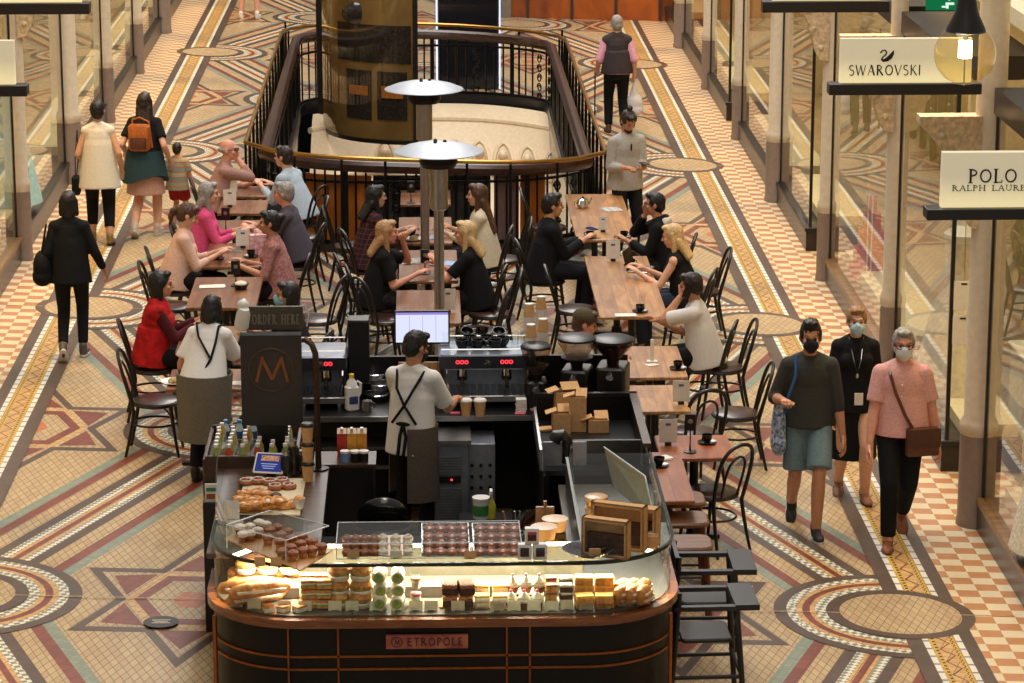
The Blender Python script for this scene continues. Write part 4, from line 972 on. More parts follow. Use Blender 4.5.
d = PP['pink_man'] = person('grey haired man in pink short sleeved shirt, white mask and brown satchel walking towards us', head=(904, 329), face=176, h=1.80, fat=1.12, skin='pink', top=dict(m=cloth('pink_shirt', (228, 172, 164)), sleeve=.78, hem=-.045), bottom=('trousers', BLKC, 1.93), shoes=(140, 84, 56),
    Lf=(-.06, -.26, .17), Rf=(.09, .22, .085), heel=('L', 42), Lh=(-0.30, -.02, .80), Rh=(0.26, .18, .80), hair=('short', 'grey'), mask=mat('mask_white', (214, 222, 226), .8, var=.02), glasses=True, vox=.010, lean=3)
T = d['T']
MB().tube([d['shR'] + Vector((-.06, -.04, .05)), T(.10, .11, .43), T(.06, .165, .30), T(-.02, .185, .12), T(-.10, .17, -.02)], .013, 6).build('strap', LEATHER, d['root'])
sb = thing('satchel', 'brown leather satchel at the hip of the man in pink', 'bag', d['w'](T(-.16, .17, -.09)), R(176 + 14))
MB().rbox((0, 0, 0), (.27, .07, .22), .02).build('body', LEATHER, sb); MB().rbox((0, .038, .035), (.275, .014, .15), .006).build('flap', mat('leather_dark', (78, 42, 28), .45), sb)
b = MB()
for k in range(5): b.ell(T(.012, .165 - .012 * abs(k - 2), .36 - .09 * k), .008)
b.build('buttons', WHITE, d['root']); MB().tube([d['wL'] + Vector((.03 * math.cos(R(t)), .03 * math.sin(R(t)), .01)) for t in range(0, 360, 40)], .008, 6, True).build('watch', BLACK, d['root'])
# ---- walkers at the left
d = PP['white_back'] = person('woman in sleeveless white top and black trousers walking away at the left', head=(97, 101), face=4, h=1.68, sex='f', fat=1.15, top=dict(m=cloth('cream_top', (226, 216, 194), var=.05), sleeve=.0, hem=-.24, flare=1.06, e=.018), bottom=('trousers', BLKC, 1.72), shoes=(150, 120, 60), hair=('short', 'black'), Lf=(-.10, .12, .085), Rf=(.10, -.12, .10), Rh=(0.25, .05, .84), Lh=(-0.22, .18, .95), skin='olive')
hb = thing('handbag', 'small black handbag hanging from the woman in the white sleeveless top', 'bag', d['w'](d['T'](-.26, .02, -.22)), 0); MB().rbox((0, 0, 0), (.09, .2, .2), .03).build('body', BLKC, hb); MB().tube([(0, -.06, .09), (0, -.02, .3), (.03, .0, .62), (.03, .04, .3), (0, .06, .09)], .007, 6).build('strap', BLACK, hb)
d = PP['backpack'] = person('long haired woman in black tee and pale pink skirt walking with a child', head=(144, 93), face=-6, h=1.70, sex='f', fat=1.12, top=dict(m=BLKC, sleeve=.7, hem=-.02), bottom=('skirt', cloth('pale_pink', (206, 160, 140)), .50, .05), shoes=(206, 190, 172, 1), hair=('long', 'dark'), Lf=(-.10, -.22, .15), heel=('L', 35), Rf=(.10, .08, .085), Rh=(0.27, .06, .88), Lh=(-0.25, .10, .95))
T = d['T']; m = MB()
n = 22; P = []
for z, r in ((.08, .035), (-.24, .10)): P += [T((.17 + r) * math.cos(2 * math.pi * i / n), -.01 + (.135 + r) * math.sin(2 * math.pi * i / n), z - (.05 * math.sin(4 * math.pi * i / n) if z < 0 else 0)) for i in range(n)]
m.add(P, [(i, (i + 1) % n, n + (i + 1) % n, n + i) for i in range(n)] + [tuple(range(n - 1, -1, -1)), tuple(range(n, 2 * n))]); m.build('tied_jacket', cloth('teal', (40, 62, 66)), d['root'])
bp = thing('backpack', 'tan leather backpack on the long haired woman at the left', 'bag', d['w'](T(-.03, -.17, .24)), R(-6)); MB().rbox((0, 0, 0), (.25, .12, .30), .05).build('body', TAN_L, bp); MB().rbox((0, -.065, -.06), (.18, .03, .13), .02).build('pocket', LEATHER, bp); MB().tube([(-.08, .03, .14), (-.08, .04, .2), (0, .05, .22), (.1, .06, .17), (.14, .02, -.12)], .012, 6).build('strap', TAN_L, bp)
STR = mat_tex('striped_knit', 'brick', (196, 176, 130), (120, 140, 132), .85, (1 / 3., 1, 1 / .055), (R(90), 0, 0), (196, 120, 70), .14, 3, 1.0, 0, .2)
d = PP['child'] = person('small child in striped tee and red shorts seen from behind', head=(177, 143), face=-14, h=1.06, sex='m', top=dict(m=STR, sleeve=.7, hem=-.12), bottom=('shorts', cloth('red', (150, 36, 32)), .75), shoes=(120, 110, 104), hair=('short', 'dark'), Lh=(-.17, .12, .62), Rh=(.19, .06, .50), skin='tan', vox=.010)
d = PP['black_left'] = person('woman in black leggings and black top walking away, black bag at her left', head=(68, 192), face=2, h=1.66, sex='f', top=dict(m=BLKC, sleeve=1.9, hem=-.14), bottom=('trousers', BLKC, 1.9, .006), shoes=(90, 84, 80, 1), hair=('bob', 'black'), Lf=(-.08, -.20, .15), heel=('L', 55), Rf=(.09, .06, .085), Rh=(0.30, .14, .84), Lh=(-0.22, .10, .85), skin='tan')
hb = thing('shoulder_bag', 'black slouchy bag at the side of the woman in black leggings', 'bag', d['w'](d['T'](-.26, -.03, .0)), 0); m = MB().ell((0, 0, 0), .09, .15, .17).ell((0, 0, -.08), .1, .16, .1); V, F = sculpt(m, .014, 2); mm = MB(); mm.add(V, F); mm.build('body', BLKC, hb); MB().tube([(.0, -.06, .14), (.05, -.02, .42), (.05, .03, .42), (0, .07, .14)], .008, 6).build('strap', BLACK, hb)
d = PP['legs'] = person('bare legged person in white shoes at the top edge, cut off by the frame', feet=(249, 19), face=-4, h=1.70, sex='f', top=dict(m=CHAR, sleeve=.7), bottom=('shorts', CHAR, .5), shoes=(236, 232, 226, 1), hair=('short', 'dark'), skin='pink', Lf=(-.14, 0, .085), Rf=(.14, .05, .085))
# ---- far right walkers
d = PP['vest'] = person('grey haired man in dark waistcoat and pink sleeves walking away with a cane', head=(617, 16), face=2, h=1.72, fat=1.05, top=dict(m=cloth('pink_sleeves', (222, 160, 180)), sleeve=1.15, hem=-.05, vest=cloth('waistcoat', (62, 54, 54))), bottom=('trousers', BLKC, 1.93), shoes=(90, 70, 60), hair=('short', 'grey'), Lf=(-.10, .12, .085), Rf=(.10, -.15, .12), heel=('R', 30), Lh=(-0.26, .16, .90), Lp='grip', Rh=(0.25, .05, .84), Rp='grip')
hp_ = d['hand'](-1); cn = thing('walking_cane', 'thin black walking cane in the left hand of the man in the waistcoat', 'cane', (hp_.x - .02, hp_.y, gz(hp_.x)))
MB().tube([(0, .05, .84), (0, .0, .86), (0, -.03, .84)] , .012, 6).cyl((0, 0, .86), (0, .02, 0), .011, .009, 8).build('shaft', BLACK, cn)
hp_ = d['hand'](1); bg_ = thing('plastic_bag', 'white plastic carrier bag in the right hand of the man in the waistcoat', 'bag', (hp_.x, hp_.y, hp_.z)); m = MB().ell((0, 0, -.34), .13, .09, .16).ell((0, 0, -.42), .14, .1, .1).cap((0, 0, -.2), (0, 0, -.02), .06, .012); V, F = sculpt(m, .015, 2); mm = MB(); mm.add(V, F); mm.build('body', mat('thin_plastic', (224, 222, 224), .4, var=.05), bg_)
d = PP['grey'] = person('bearded man with a topknot in grey sweater standing and reading his phone', head=(631, 113), face=200, h=1.74, top=dict(m=cloth('grey_marl', (172, 168, 160)), sleeve=1.75, hem=-.12), bottom=('trousers', BLKC, 1.93), shoes=(40, 36, 34), hair=('topknot', 'dark'), hp=-32, hy=6, Lh=(-.08, .30, 1.12), Rh=(.12, .27, 1.10), Lp='grip', Rp='grip', skin='tan')
MB().ell(d['H'](0, .045, -.082), .05, .055, .035, d['HM']).build('beard', HAIRC['dark'], d['root'])
MB().ell(d['T'](-.0, .125, .36), .012, .006, .045).build('sunglasses_on_collar', BLACK, d['root'])
ph = d['hand'](-1); o = thing('phone', 'dark phone in the hands of the man in the grey sweater', 'phone', ph + Vector((0, -.02, .03)), R(200)); MB().rbox((0, 0, 0), (.075, .15, .01), .008).build('body', BLACK, o)
# ---- seated: left row
def sitter(key, label, head, face, **k):
    k.setdefault('shoes', (30, 26, 26)); d = PP[key] = person(label, head=head, face=face, pose='sit', **k)
    p = d['w']((0, -.02, 0)); lb = k.get('chair')
    return d
def seat(key, label):
    d = PP[key]; p = d['w']((0, .01, 0)); fc = math.degrees(d['root'].rotation_euler.z if False else math.atan2(-d['root'].matrix_basis[0][1], d['root'].matrix_basis[0][0]))
    chair((p.x, p.y), fc, label)
JEAN = cloth('jeans', (48, 58, 78)); DKT = cloth('dark_trousers', (34, 32, 34))
sitter('mauve', 'balding man in mauve shirt resting his cheek on a hand at the far left table', (228, 140), -80, fat=1.15, lean=14, top=dict(m=cloth('mauve', (170, 130, 120)), sleeve=1.6, hem=-.04), bottom=('trousers', DKT), hair=('bald', 'grey'), glasses=True, Lh=(-0.10, .40, .80), Rh=(.02, .24, 1.10), Rp='grip', skin='pink', hy=-20)
sitter('lblue', 'man in light blue shirt leaning on the table beside the railing, back to us', (284, 146), 62, lean=20, fat=1.1, top=dict(m=cloth('light_blue', (178, 192, 204)), sleeve=1.8, hem=-.08), bottom=('trousers', DKT), hair=('short', 'dark'), Lh=(-0.05, .46, .84), Rh=(0.16, .42, .82))
sitter('pinkj', 'grey haired woman in bright pink jacket at the left row of tables', (208, 183), -85, sex='f', lean=10, top=dict(m=cloth('hot_pink', (222, 84, 130)), sleeve=1.7, hem=-.05), bottom=('trousers', DKT), hair=('shoulder', 'grey'), Lh=(-0.06, .42, .82), Rh=(0.12, .40, .82))
sitter('gshirt', 'grey haired man in dark grey shirt facing the woman in pink', (284, 182), 78, lean=12, fat=1.1, top=dict(m=cloth('slate', (80, 74, 84)), sleeve=1.5, hem=-.06), bottom=('trousers', DKT), hair=('short', 'grey'), Lh=(-0.12, .44, .84), Rh=(0.06, .42, .84), Lp='grip', skin='pink')
sitter('blouse', 'woman in pale pink blouse with a ponytail writing at the table with the tablet', (192, 205), -82, sex='f', lean=12, fat=1.1, top=dict(m=cloth('pale_blouse', (226, 186, 168)), sleeve=1.55, hem=-.08), bottom=('trousers', BLKC), hair=('pony', 'brown'), hp=-25, Lh=(-0.06, .42, .82), Rh=(0.10, .40, .82), Rp='grip')
FLOR = cloth('floral', (190, 140, 132), rgb2=(150, 92, 92), scale=46)
sitter('floral', 'woman in dusty floral blouse with her hair up, facing the pale blouse', (270, 211), 88, sex='f', lean=8, fat=1.1, top=dict(m=FLOR, sleeve=1.2, hem=-.08), bottom=('trousers', BLKC), hair=('bun', 'black'), Lh=(-0.14, .36, .80), Rh=(0.10, .34, .80), skin='tan')
sitter('red', 'woman in red quilted vest over maroon sleeves eating at the lower left table', (160, 272), -84, sex='f', lean=8, top=dict(m=cloth('maroon', (84, 28, 34)), sleeve=1.85, hem=-.08, vest=cloth('red_quilt', (206, 34, 34), rgb2=(160, 22, 26), scale=14, bump=.6)), bottom=('trousers', BLKC), hair=('bob', 'black'), Lh=(-0.10, .42, .86), Rh=(0.06, .40, .86), Lp='grip', Rp='grip', skin='olive', vox=.0105)
sitter('masked', 'dark haired person in a blue mask sitting behind the order board', (288, 282), 75, sex='f', lean=8, top=dict(m=CHAR, sleeve=1.4), bottom=('trousers', BLKC), hair=('bob', 'black'), mask=mat('mask_teal', (130, 186, 196), .8, var=.03), Lh=(-0.10, .38, .82), Rh=(0.10, .36, .82), skin='tan', hy=20)
# ---- seated: middle row
PLAID = mat_tex('dark_plaid', 'brick', (38, 24, 24), (30, 20, 22), .85, (1 / .05, 1 / .05, 1 / .05), (R(90), 0, 0), (120, 44, 48), .08, 1, 1, 0, .2)
sitter('plaid', 'dark haired woman in a dark red checked shirt near the railing', (375, 186), -70, sex='f', lean=8, fat=1.1, top=dict(m=PLAID, sleeve=1.8), bottom=('trousers', BLKC), hair=('shoulder', 'black'), Lh=(-0.10, .4, .82), Rh=(0.10, .38, .82))
sitter('blondeL', 'honey blonde woman in black top with a hand to her face', (386, 221), -82, sex='f', lean=10, top=dict(m=BLKC, sleeve=.8), bottom=('skirt', BLKC, .42, .02) if False else ('trousers', cloth('print_trousers', (60, 54, 54), rgb2=(24, 22, 24), scale=30)), hair=('shoulder', 'honey'), Lh=(-.03, .27, 1.10), Rh=(0.12, .36, .80), Lp='grip', skin='pink')
sitter('jumper', 'long haired woman in a cream knitted jumper at the middle row', (478, 184), 80, sex='f', lean=6, fat=1.12, top=dict(m=cloth('cream_knit', (226, 212, 182), scale=90, bump=.6), sleeve=1.8, hem=-.1), bottom=('trousers', DKT), hair=('long', 'brown'), Lh=(-0.10, .38, .82), Rh=(0.08, .36, .84))
sitter('blondeR', 'blonde woman in black tee with a watch, right of the middle row', (466, 221), 80, sex='f', lean=10, fat=1.1, top=dict(m=BLKC, sleeve=.8), bottom=('trousers', BLKC), hair=('shoulder', 'blonde'), Lh=(-0.04, .40, .92), Rh=(0.14, .38, .84), Lp='grip', skin='pink')
# ---- seated: right row
sitter('suit', 'black haired man in a black suit at the left of the teapot table', (552, 194), -80, lean=8, top=dict(m=BLKC, sleeve=1.9, hem=-.12, e=.02), bottom=('trousers', NAVY), hair=('short', 'black'), Lh=(-0.10, .42, .84), Rh=(0.04, .40, .86), skin='olive', shoes=(60, 34, 28), h=1.78)
sitter('specs', 'man in glasses and a black and cream hooded jacket at the teapot table', (655, 193), 82, lean=14, fat=1.1, top=dict(m=BLKC, sleeve=1.9, hem=-.1, hood=True), bottom=('trousers', DKT), hair=('short', 'black'), glasses=True, Lh=(-0.08, .40, .82), Rh=(.02, .24, 1.08), Rp='grip', skin='tan')
m = MB(); dd = PP['specs']; T = dd['T']; m.ell(T(0, -.06, .26), .15, .08, .2); m.ell(T(0, -.08, .43), .13, .07, .07); V, F = sculpt(m, .012, 2); mm = MB(); mm.add(V, F); mm.build('cream_back', cloth('cream_fleece', (222, 208, 190)), dd['root'], angle=180)
sitter('tank', 'pale blonde woman in a black tank top typing on the laptop', (671, 224), 72, sex='f', lean=14, top=dict(m=BLKC, sleeve=0, hem=-.06, collar=False), bottom=('trousers', JEAN), hair=('shoulder', 'blonde'), Lh=(-0.14, .44, .84), Rh=(0.08, .44, .84), skin='fair', hp=-12)
sitter('phone', 'man in a white tee holding a phone to his ear at the long table', (690, 273), 76, lean=12, fat=1.12, top=dict(m=cloth('white_tee', (224, 218, 210), var=.03), sleeve=.85, hem=-.1), bottom=('trousers', BLKC), hair=('short', 'dark'), Lh=(-.03, .22, 1.10), Rh=(0.10, .42, .84), Lp='grip', skin='tan', hp=-8)
sitter('cap', 'man in an olive cap sitting behind the coffee grinders', (588, 311), -75, lean=10, top=dict(m=cloth('light_tee', (196, 190, 182)), sleeve=.8), bottom=('trousers', JEAN), hair=('short', 'brown'), Lh=(-0.10, .36, .84), Rh=(0.10, .36, .84), skin='pink', hy=-15, hp=-15)
H = PP['cap']['H']; m = MB(); m.ell(H(0, -.02, .048), .092, .108, .088, PP['cap']['HM'], 18, 8, 0); b = MB().add(*(lambda a: (a.v, a.f))(m)); m2 = MB().ell(H(0, .11, .05), .07, .075, .008, PP['cap']['HM']); CAPM = cloth('cap_olive', (84, 74, 52)); m.build('cap_crown', CAPM, PP['cap']['root']); m2.build('cap_peak', CAPM, PP['cap']['root'])
for k, lb in (('mauve', 'bentwood chair under the man in the mauve shirt'), ('lblue', 'bentwood chair under the man in light blue'), ('pinkj', 'bentwood chair under the woman in the pink jacket'), ('gshirt', 'bentwood chair under the man in dark grey'), ('blouse', 'bentwood chair under the woman in the pale blouse'),
              ('floral', 'bentwood chair under the woman in the floral blouse'), ('red', 'bentwood chair under the woman in the red vest'), ('masked', 'bentwood chair under the masked person behind the board'), ('plaid', 'bentwood chair under the checked shirt woman'), ('blondeL', 'bentwood chair under the honey blonde woman'),
              ('jumper', 'bentwood chair under the woman in the cream jumper'), ('blondeR', 'bentwood chair under the blonde woman with a watch'), ('suit', 'bentwood chair under the man in the black suit'), ('specs', 'bentwood chair under the man in the hooded jacket'), ('tank', 'bentwood chair under the woman at the laptop'), ('phone', 'bentwood chair under the man on the phone'), ('cap', 'bentwood chair under the man in the cap')): seat(k, lb)
p = PP['phone']; o = thing('phone', 'phone held to the ear of the man in the white tee', 'phone', p['w'](p['H'](-.10, .01, -.02)), R(76)); MB().box((0, 0, 0), (.012, .07, .14), 0, R(20)).build('body', BLACK, o)
# ---- staff
APR = cloth('apron_taupe', (98, 86, 76))
def apron(d, zt, zb, a0, a1, m=APR, rx=.212, ry=.178, fl=.03):
    n = 16; P = []; T = d['T']; L = [R(a0 + (a1 - a0) * i / n) for i in range(n + 1)]; b = MB(); pel = d['pel']
    for k in (0, 1):
        for j, t in enumerate((0, .3, 1)):
            z = zt + (zb - zt) * t; e = k * .012 + fl * t
            P += [((T(0, 0, z).x if z > 0 else 0) + (rx + e) * math.cos(a), (T(0, -.01, z).y if z > 0 else pel.y - .01) + (ry + e) * math.sin(a), (T(0, 0, z).z if z > 0 else pel.z + z)) for a in L]
    q = n + 1; F = []
    for k in (0, 1):
        for j in (0, 1): F += [(k * 3 * q + j * q + i, k * 3 * q + j * q + i + 1, k * 3 * q + (j + 1) * q + i + 1, k * 3 * q + (j + 1) * q + i) for i in range(n)]
    for j in (0, 1):
        for i in (0, n): F.append((j * q + i, (j + 1) * q + i, 3 * q + (j + 1) * q + i, 3 * q + j * q + i))
    for j in (0, 2): F += [(j * q + i, j * q + i + 1, 3 * q + j * q + i + 1, 3 * q + j * q + i) for i in range(n)]
    b.add(P, F); return b.build('apron', m, d['root'], angle=60)
d = PP['barista'] = person('barista in white tee and crossed apron straps working at the coffee machine', head=(419, 332), face=-22, h=1.74, top=dict(m=WHT, sleeve=.88, hem=-.17, flare=.93), bottom=('trousers', BLKC, 1.9), hair=('short', 'black'), mask=MASKK, hp=-18, hy=-28, lean=6, Rh=(.20, .40, 1.10), Rp='grip', Lh=(-.06, .40, 1.12), Lp='grip', skin='tan', vox=.0105)
apron(d, .04, -.54, -80, 165, APR, .198, .166, .012); T = d['T']
for a, b in ((-1, 1), (1, -1)): strap(d, [T(a * .10, .06, .47), T(a * .11, -.06, .455), T(a * .07, -0.162, .33), T(0, -0.172, .20), T(b * .10, -0.162, .06)], .011, BLKC)
strap(d, [T(0, -0.185, .06), T(-.02, -0.190, -.03), T(-.03, -0.195, -0.190)], .015, BLKC, 'apron_tie'); strap(d, [T(0, -0.185, .06), T(.03, -0.190, -.04), T(.015, -0.195, -.18)], .014, BLKC, 'apron_tie'); MB().ell(T(0, -0.185, .06), .06, .012, .018).build('apron_bow', BLKC, d['root'])
d = PP['waitress'] = person('waitress in white tee and grey apron bending over a table, back to us', head=(213, 296), face=-16, h=1.60, sex='f', fat=1.06, lean=26, top=dict(m=WHT, sleeve=.85, hem=-.06, e=.02), bottom=('trousers', BLKC, 1.9), hair=('bob', 'black'), hp=-20, Lh=(-0.25, .16, .78), Rh=(0.18, .50, .92), skin='tan', vox=.0105)
apron(d, .06, -.50, -150, 175, cloth('apron_grey', (112, 106, 94)), .226, .200, -.02); T = d['T']
strap(d, [T(-.10, .04, .47), T(-.10, -.07, .45), T(-.04, -.145, .32), T(.09, -.15, .14)], .010, BLKC); strap(d, [T(.10, .02, .47), T(.10, -.09, .43), T(.11, -.14, .28), T(.09, -.15, .14), T(.05, -.15, .05)], .010, BLKC)
# ================================================================== THE COFFEE STALL
PANEL = mat('stall_black_panel', (17, 14, 12), .42, var=.1, spec=.3); INLAY = mat('copper_inlay', (150, 88, 44), .3, .7); RIM = mat_wood('stall_rim_wood', (96, 50, 24), (150, 88, 46), .25, (3, 3, 30), .5)
DARKW = mat_wood('stall_dark_wood', (52, 34, 24), (84, 58, 40), .4, (3, 20, 20)); DECK = mat('display_deck', (88, 82, 72), .3, var=.05); BENCH = mat('bench_black', (24, 24, 26), .3, var=.1)
XL, XR, YF = -1.43, 1.60, 17.70
def uline(d, y1l=18.76, y1r=20.6, rad=.62):
    """plan line of the stall front from the back of the left arm round to the back of the right arm, inset by d"""
    l, r, f, q = XL + d, XR - d, YF + d, rad - d
    return [(l, y1l)] + [(l + q - q * math.cos(R(a)), f + q - q * math.sin(R(a))) for a in range(0, 91, 9)] + [(r - q + q * math.sin(R(a)), f + q - q * math.cos(R(a))) for a in range(0, 91, 9)] + [(r, 19.4), (r, y1r)]
def ring_strip(mb, d0, d1, z0, z1, **k):
    A = uline(d0, **k); B = uline(d1, **k); n = len(A); V = []
    for a, b in zip(A, B): V += [(a[0], a[1], z0), (a[0], a[1], z1), (b[0], b[1], z1), (b[0], b[1], z0)]
    mb.add(V, [(4 * i + j, 4 * (i + 1) + j, 4 * (i + 1) + (j + 1) % 4, 4 * i + (j + 1) % 4) for i in range(n - 1) for j in range(4)] + [(0, 1, 2, 3), (4 * n - 1, 4 * n - 2, 4 * n - 3, 4 * n - 4)])
dc = thing('display_counter', 'dark round cornered display counter with copper inlay lines and a glass food case', 'counter', (0, 0, 0))
b = MB(); ring_strip(b, .02, .10, -.06, .79); b.build('base_panel', PANEL, dc)
b = MB()
for z in (.50, .585): ring_strip(b, .008, .03, z, z + .014)
for u in (288, 338, 507, 530):
    p = AY(u, 640, YF); b.box((p.x, YF + .018, .40), (.012, .02, .78))
b.box((XL + .05, YF + .26, .4), (.014, .03, .78), R(45)); b.box((XR - .06, YF + .22, .4), (.014, .03, .78), R(-40)); b.build('copper_inlay', INLAY, dc)
b = MB(); ring_strip(b, -.02, .12, .79, .845); b.build('wood_rim', RIM, dc)
b = MB(); ring_strip(b, .05, .66, .80, .855); b.build('deck', DECK, dc)
b = MB(); ring_strip(b, .03, .042, .845, 1.19, y1l=18.74, y1r=20.4); b.build('glass_front', mat_glass('case_glass', (252, 254, 251), .8), dc)
b = MB(); ring_strip(b, .02, .60, 1.19, 1.204, y1l=18.74, y1r=20.2); b.build('glass_top', mat_glass('case_top_glass', (248, 252, 249), .5), dc)
b = MB(); ring_strip(b, .012, .03, 1.186, 1.208, y1l=18.74, y1r=20.2); b.build('glass_edge', mat('glass_edge_green', (30, 44, 38), .15), dc)
BACKP = mat('case_back_olive', (70, 66, 54), .3, var=.08)
b = MB(); ring_strip(b, .60, .62, .855, 1.15, y1l=18.74, y1r=20.3); b.build('case_back', BACKP, dc)
for u in (352, 545): 
    p = AY(u, 600, YF + .06); MB().box((p.x, YF + .32, 1.02), (.012, .52, .33)).build('glass_divider', CLEAR, dc)
LED = mat_emit('case_led', (255, 238, 205), 9)
b = MB(); b.box((.08, YF + .48, 1.178), (1.9, .03, .016)); b.box((XL + .34, YF + .5, 1.178), (.03, .55, .016), R(-38)); b.box((XR - .34, YF + .5, 1.178), (.03, .55, .016), R(38)); b.build('light_strip', LED, dc)
for x in (-.95, -.45, .1, .6, 1.15): lamp('case_light', 'AREA', (x, YF + .40, 1.165), 21.0, (1, .88, .70), size=.42, size_y=.16)
# name plate
npt = MB(); a = AY(386, 640, YF); c = AY(468, 640, YF); ww = c.x - a.x; cxn = (a.x + c.x) / 2
PL = mat('plate_marble', (190, 112, 92), .35, rgb2=(150, 76, 66), scale=9)
r_ = MB().box((cxn, YF - .004, .695), (ww, .03, .088)).build('name_plate', PL, dc)
lt = MB(); write(lt, 'ETROPOLE', cxn + .055, .672, .052, YF - .024, YF - .018, False, .12, ww * .70); write(lt, 'M', cxn - ww * .36, .678, .036, YF - .024, YF - .018, False)
lt.tube([(cxn - ww * .36 - .004 + .034 * math.cos(R(t)), YF - .020, .697 + .034 * math.sin(R(t))) for t in range(0, 360, 20)], .0028, 5, True); lt.build('plate_lettering', mat('plate_ink', (70, 34, 30), .5), r_)
# ---- left arm, back bench, right arm
la = thing('side_counter', 'dark wooden left arm of the stall carrying trays of pastries', 'counter', (-1.08, 19.2, 0))
MB().box((.0, .32, .52), (.66, 1.5, 1.10)).build('body', PANEL, la); MB().rbox((0, .08, 1.085), (.74, 2.02, .035), .02).build('top', DARKW, la)
MB().wall([(-.355, 1.05), (-.37, .2), (-.33, -.55), (-.2, -.9)], 1.10, 1.40, .008).build('glass_guard', MATS['case_glass'], la)
bx = thing('bottle_bin', 'open wooden bin of bottled drinks at the back left of the stall', 'bin', (-1.27, 20.68, gz(-1.27)))
b = MB()
for x in (-.325, .325): b.box((x, 0, .57), (.03, .86, 1.12))
for y in (-.415, .415): b.box((0, y, .58), (.65, .03, 1.14))
b.build('sides', DARKW, bx, bevel=.006); MB().box((0, 0, 1.05), (.62, .8, .04)).build('floor_board', BENCH, bx)
bb = thing('back_bench', 'black back bench of the stall with a steel edge, carrying the coffee machines', 'counter', (.18, 22.55, 0))
MB().box((0, .02, .935), (2.85, .82, .035)).build('top', BENCH, bb); MB().box((0, -.395, .935), (2.85, .018, .04)).build('steel_edge', STEEL, bb)
b = MB(); b.box((0, .35, .44), (2.8, .06, .95)); b.box((-1.4, .0, .44), (.04, .74, .95)); b.box((1.40, .0, .44), (.04, .74, .95)); b.build('cupboard', BENCH, bb); MB().box((-.4, -.25, .70), (1.3, .3, .02)).build('lower_shelf', STEEL, bb); MB().box((0, .36, 1.0), (2.85, .04, .5)).build('back_board', PANEL, bb)
MB().box((-.6, -.30, .52), (.6, .02, .03)).build('steel_rail', STEEL, bb)
ra = thing('prep_counter', 'black right arm of the stall with a sunken prep bench', 'counter', (1.22, 21.37, 0))
b = MB(); b.box((.37, 0, .55), (.04, 1.46, 1.16)); b.box((0, .71, .55), (.76, .04, 1.16)); b.build('outer_panel', PANEL, ra, bevel=.004)
MB().box((.37, 0, 1.14), (.06, 1.5, .03)).build('top_rail', DARKW, ra); MB().box((0, .71, 1.14), (.8, .05, .03)).build('top_rail', BENCH, ra)
MB().box((0, 0, .92), (.72, 1.40, .04)).build('bench_top', BENCH, ra); MB().box((-.36, 0, .45), (.04, 1.4, .9)).build('inner_panel', PANEL, ra)
MB().box((.09, -.52, 1.00), (.50, .03, .24)).build('front_panel', BENCH, ra)
ste = mat('steel_panel', (140, 142, 152), .35, .5, .1)
MB().box((-.18, -.62, .98), (.02, .30, .3)).build('divider', BENCH, ra); MB().box((-.22, -.56, 1.0), (.32, .015, .24)).build('steel_screen', ste, ra)
MB().box((-.40, -.1, 1.02), (.02, 1.2, .16)).build('upright', STEEL, ra)
struct(MB().box((.1, 20.4, .012), (1.6, 3.4, .014)).build('floor_shade', mat('floor_shade_black', (22, 22, 24), .7)), 'dark sheet standing for the shade on the floor inside the stall')  # dark sheet laid in for the shade on the stall floor
# ---- order board, stand and spotlight
yb = 20.55; p0 = AY(240, 332, yb); p1 = AY(303, 425, yb)
ob = thing('menu_board', 'tall dark board with a bronze M inside a ring', 'sign', ((p0.x + p1.x) / 2, yb, p1.z)); w_, h_ = p1.x - p0.x, p0.z - p1.z
BRD = mat('board_charcoal', (46, 42, 38), .45, var=.08); BRZ = mat('bronze_letter', (142, 82, 46), .4, .4); BRZD = mat('bronze_ring_dim', (88, 66, 46), .5, .4)
MB().box((0, 0, h_ / 2), (w_, .035, h_)).build('board', BRD, ob, bevel=.005); MB().box((0, -.006, h_ - .012), (w_ * .98, .035, .02)).build('pale_edge', mat('board_edge', (120, 128, 138), .3, .3), ob)  # strip along the board's top is a paler grey
b = MB(); write(b, 'M', 0.005, h_ * .475, h_ * .27, -.028, -.018, False, 0, w_ * .58); b.build('letter', BRZ, ob)
MB().tube([(w_ * .36 * math.cos(R(t)), -.02, h_ * .60 + w_ * .36 * math.sin(R(t))) for t in range(0, 360, 12)], .008, 6, True).build('ring', BRZD, ob)
MB().box((0, .03, -.09), (w_ * .5, .03, .24)).build('foot', BENCH, ob)
q0 = AY(246, 308, yb); q1 = AY(303, 331, yb); oh = thing('order_sign', 'brown board reading ORDER HERE above the M board', 'sign', ((q0.x + q1.x) / 2, yb + .05, q1.z)); w2, h2 = q1.x - q0.x, q0.z - q1.z
MB().box((0, 0, h2 / 2), (w2, .03, h2)).build('board', mat('order_brown', (72, 62, 50), .5, var=.1), oh, bevel=.004); b = MB(); write(b, 'ORDER HERE', .012, h2 * .25, h2 * .42, -.026, -.014, False, .14, w2 * .86); b.build('lettering', mat('order_letter', (120, 112, 98), .5), oh)
MB().tube([(w2 * .45, .02, h2 * .9), (w2 * .52, .02, h2 * 1.05), (w2 * .60, .02, h2 * .6), (w2 * .56, .02, h2 * .1)], .006, 6).build('cable', WHITE, oh); MB().box((0, .0, -.15), (.05, .02, .4)).build('post', BENCH, oh)
sp = AY(243, 316, yb - .12); sl = thing('spotlight', 'white clip-on spotlight at the corner of the ORDER HERE sign', 'lamp', sp)
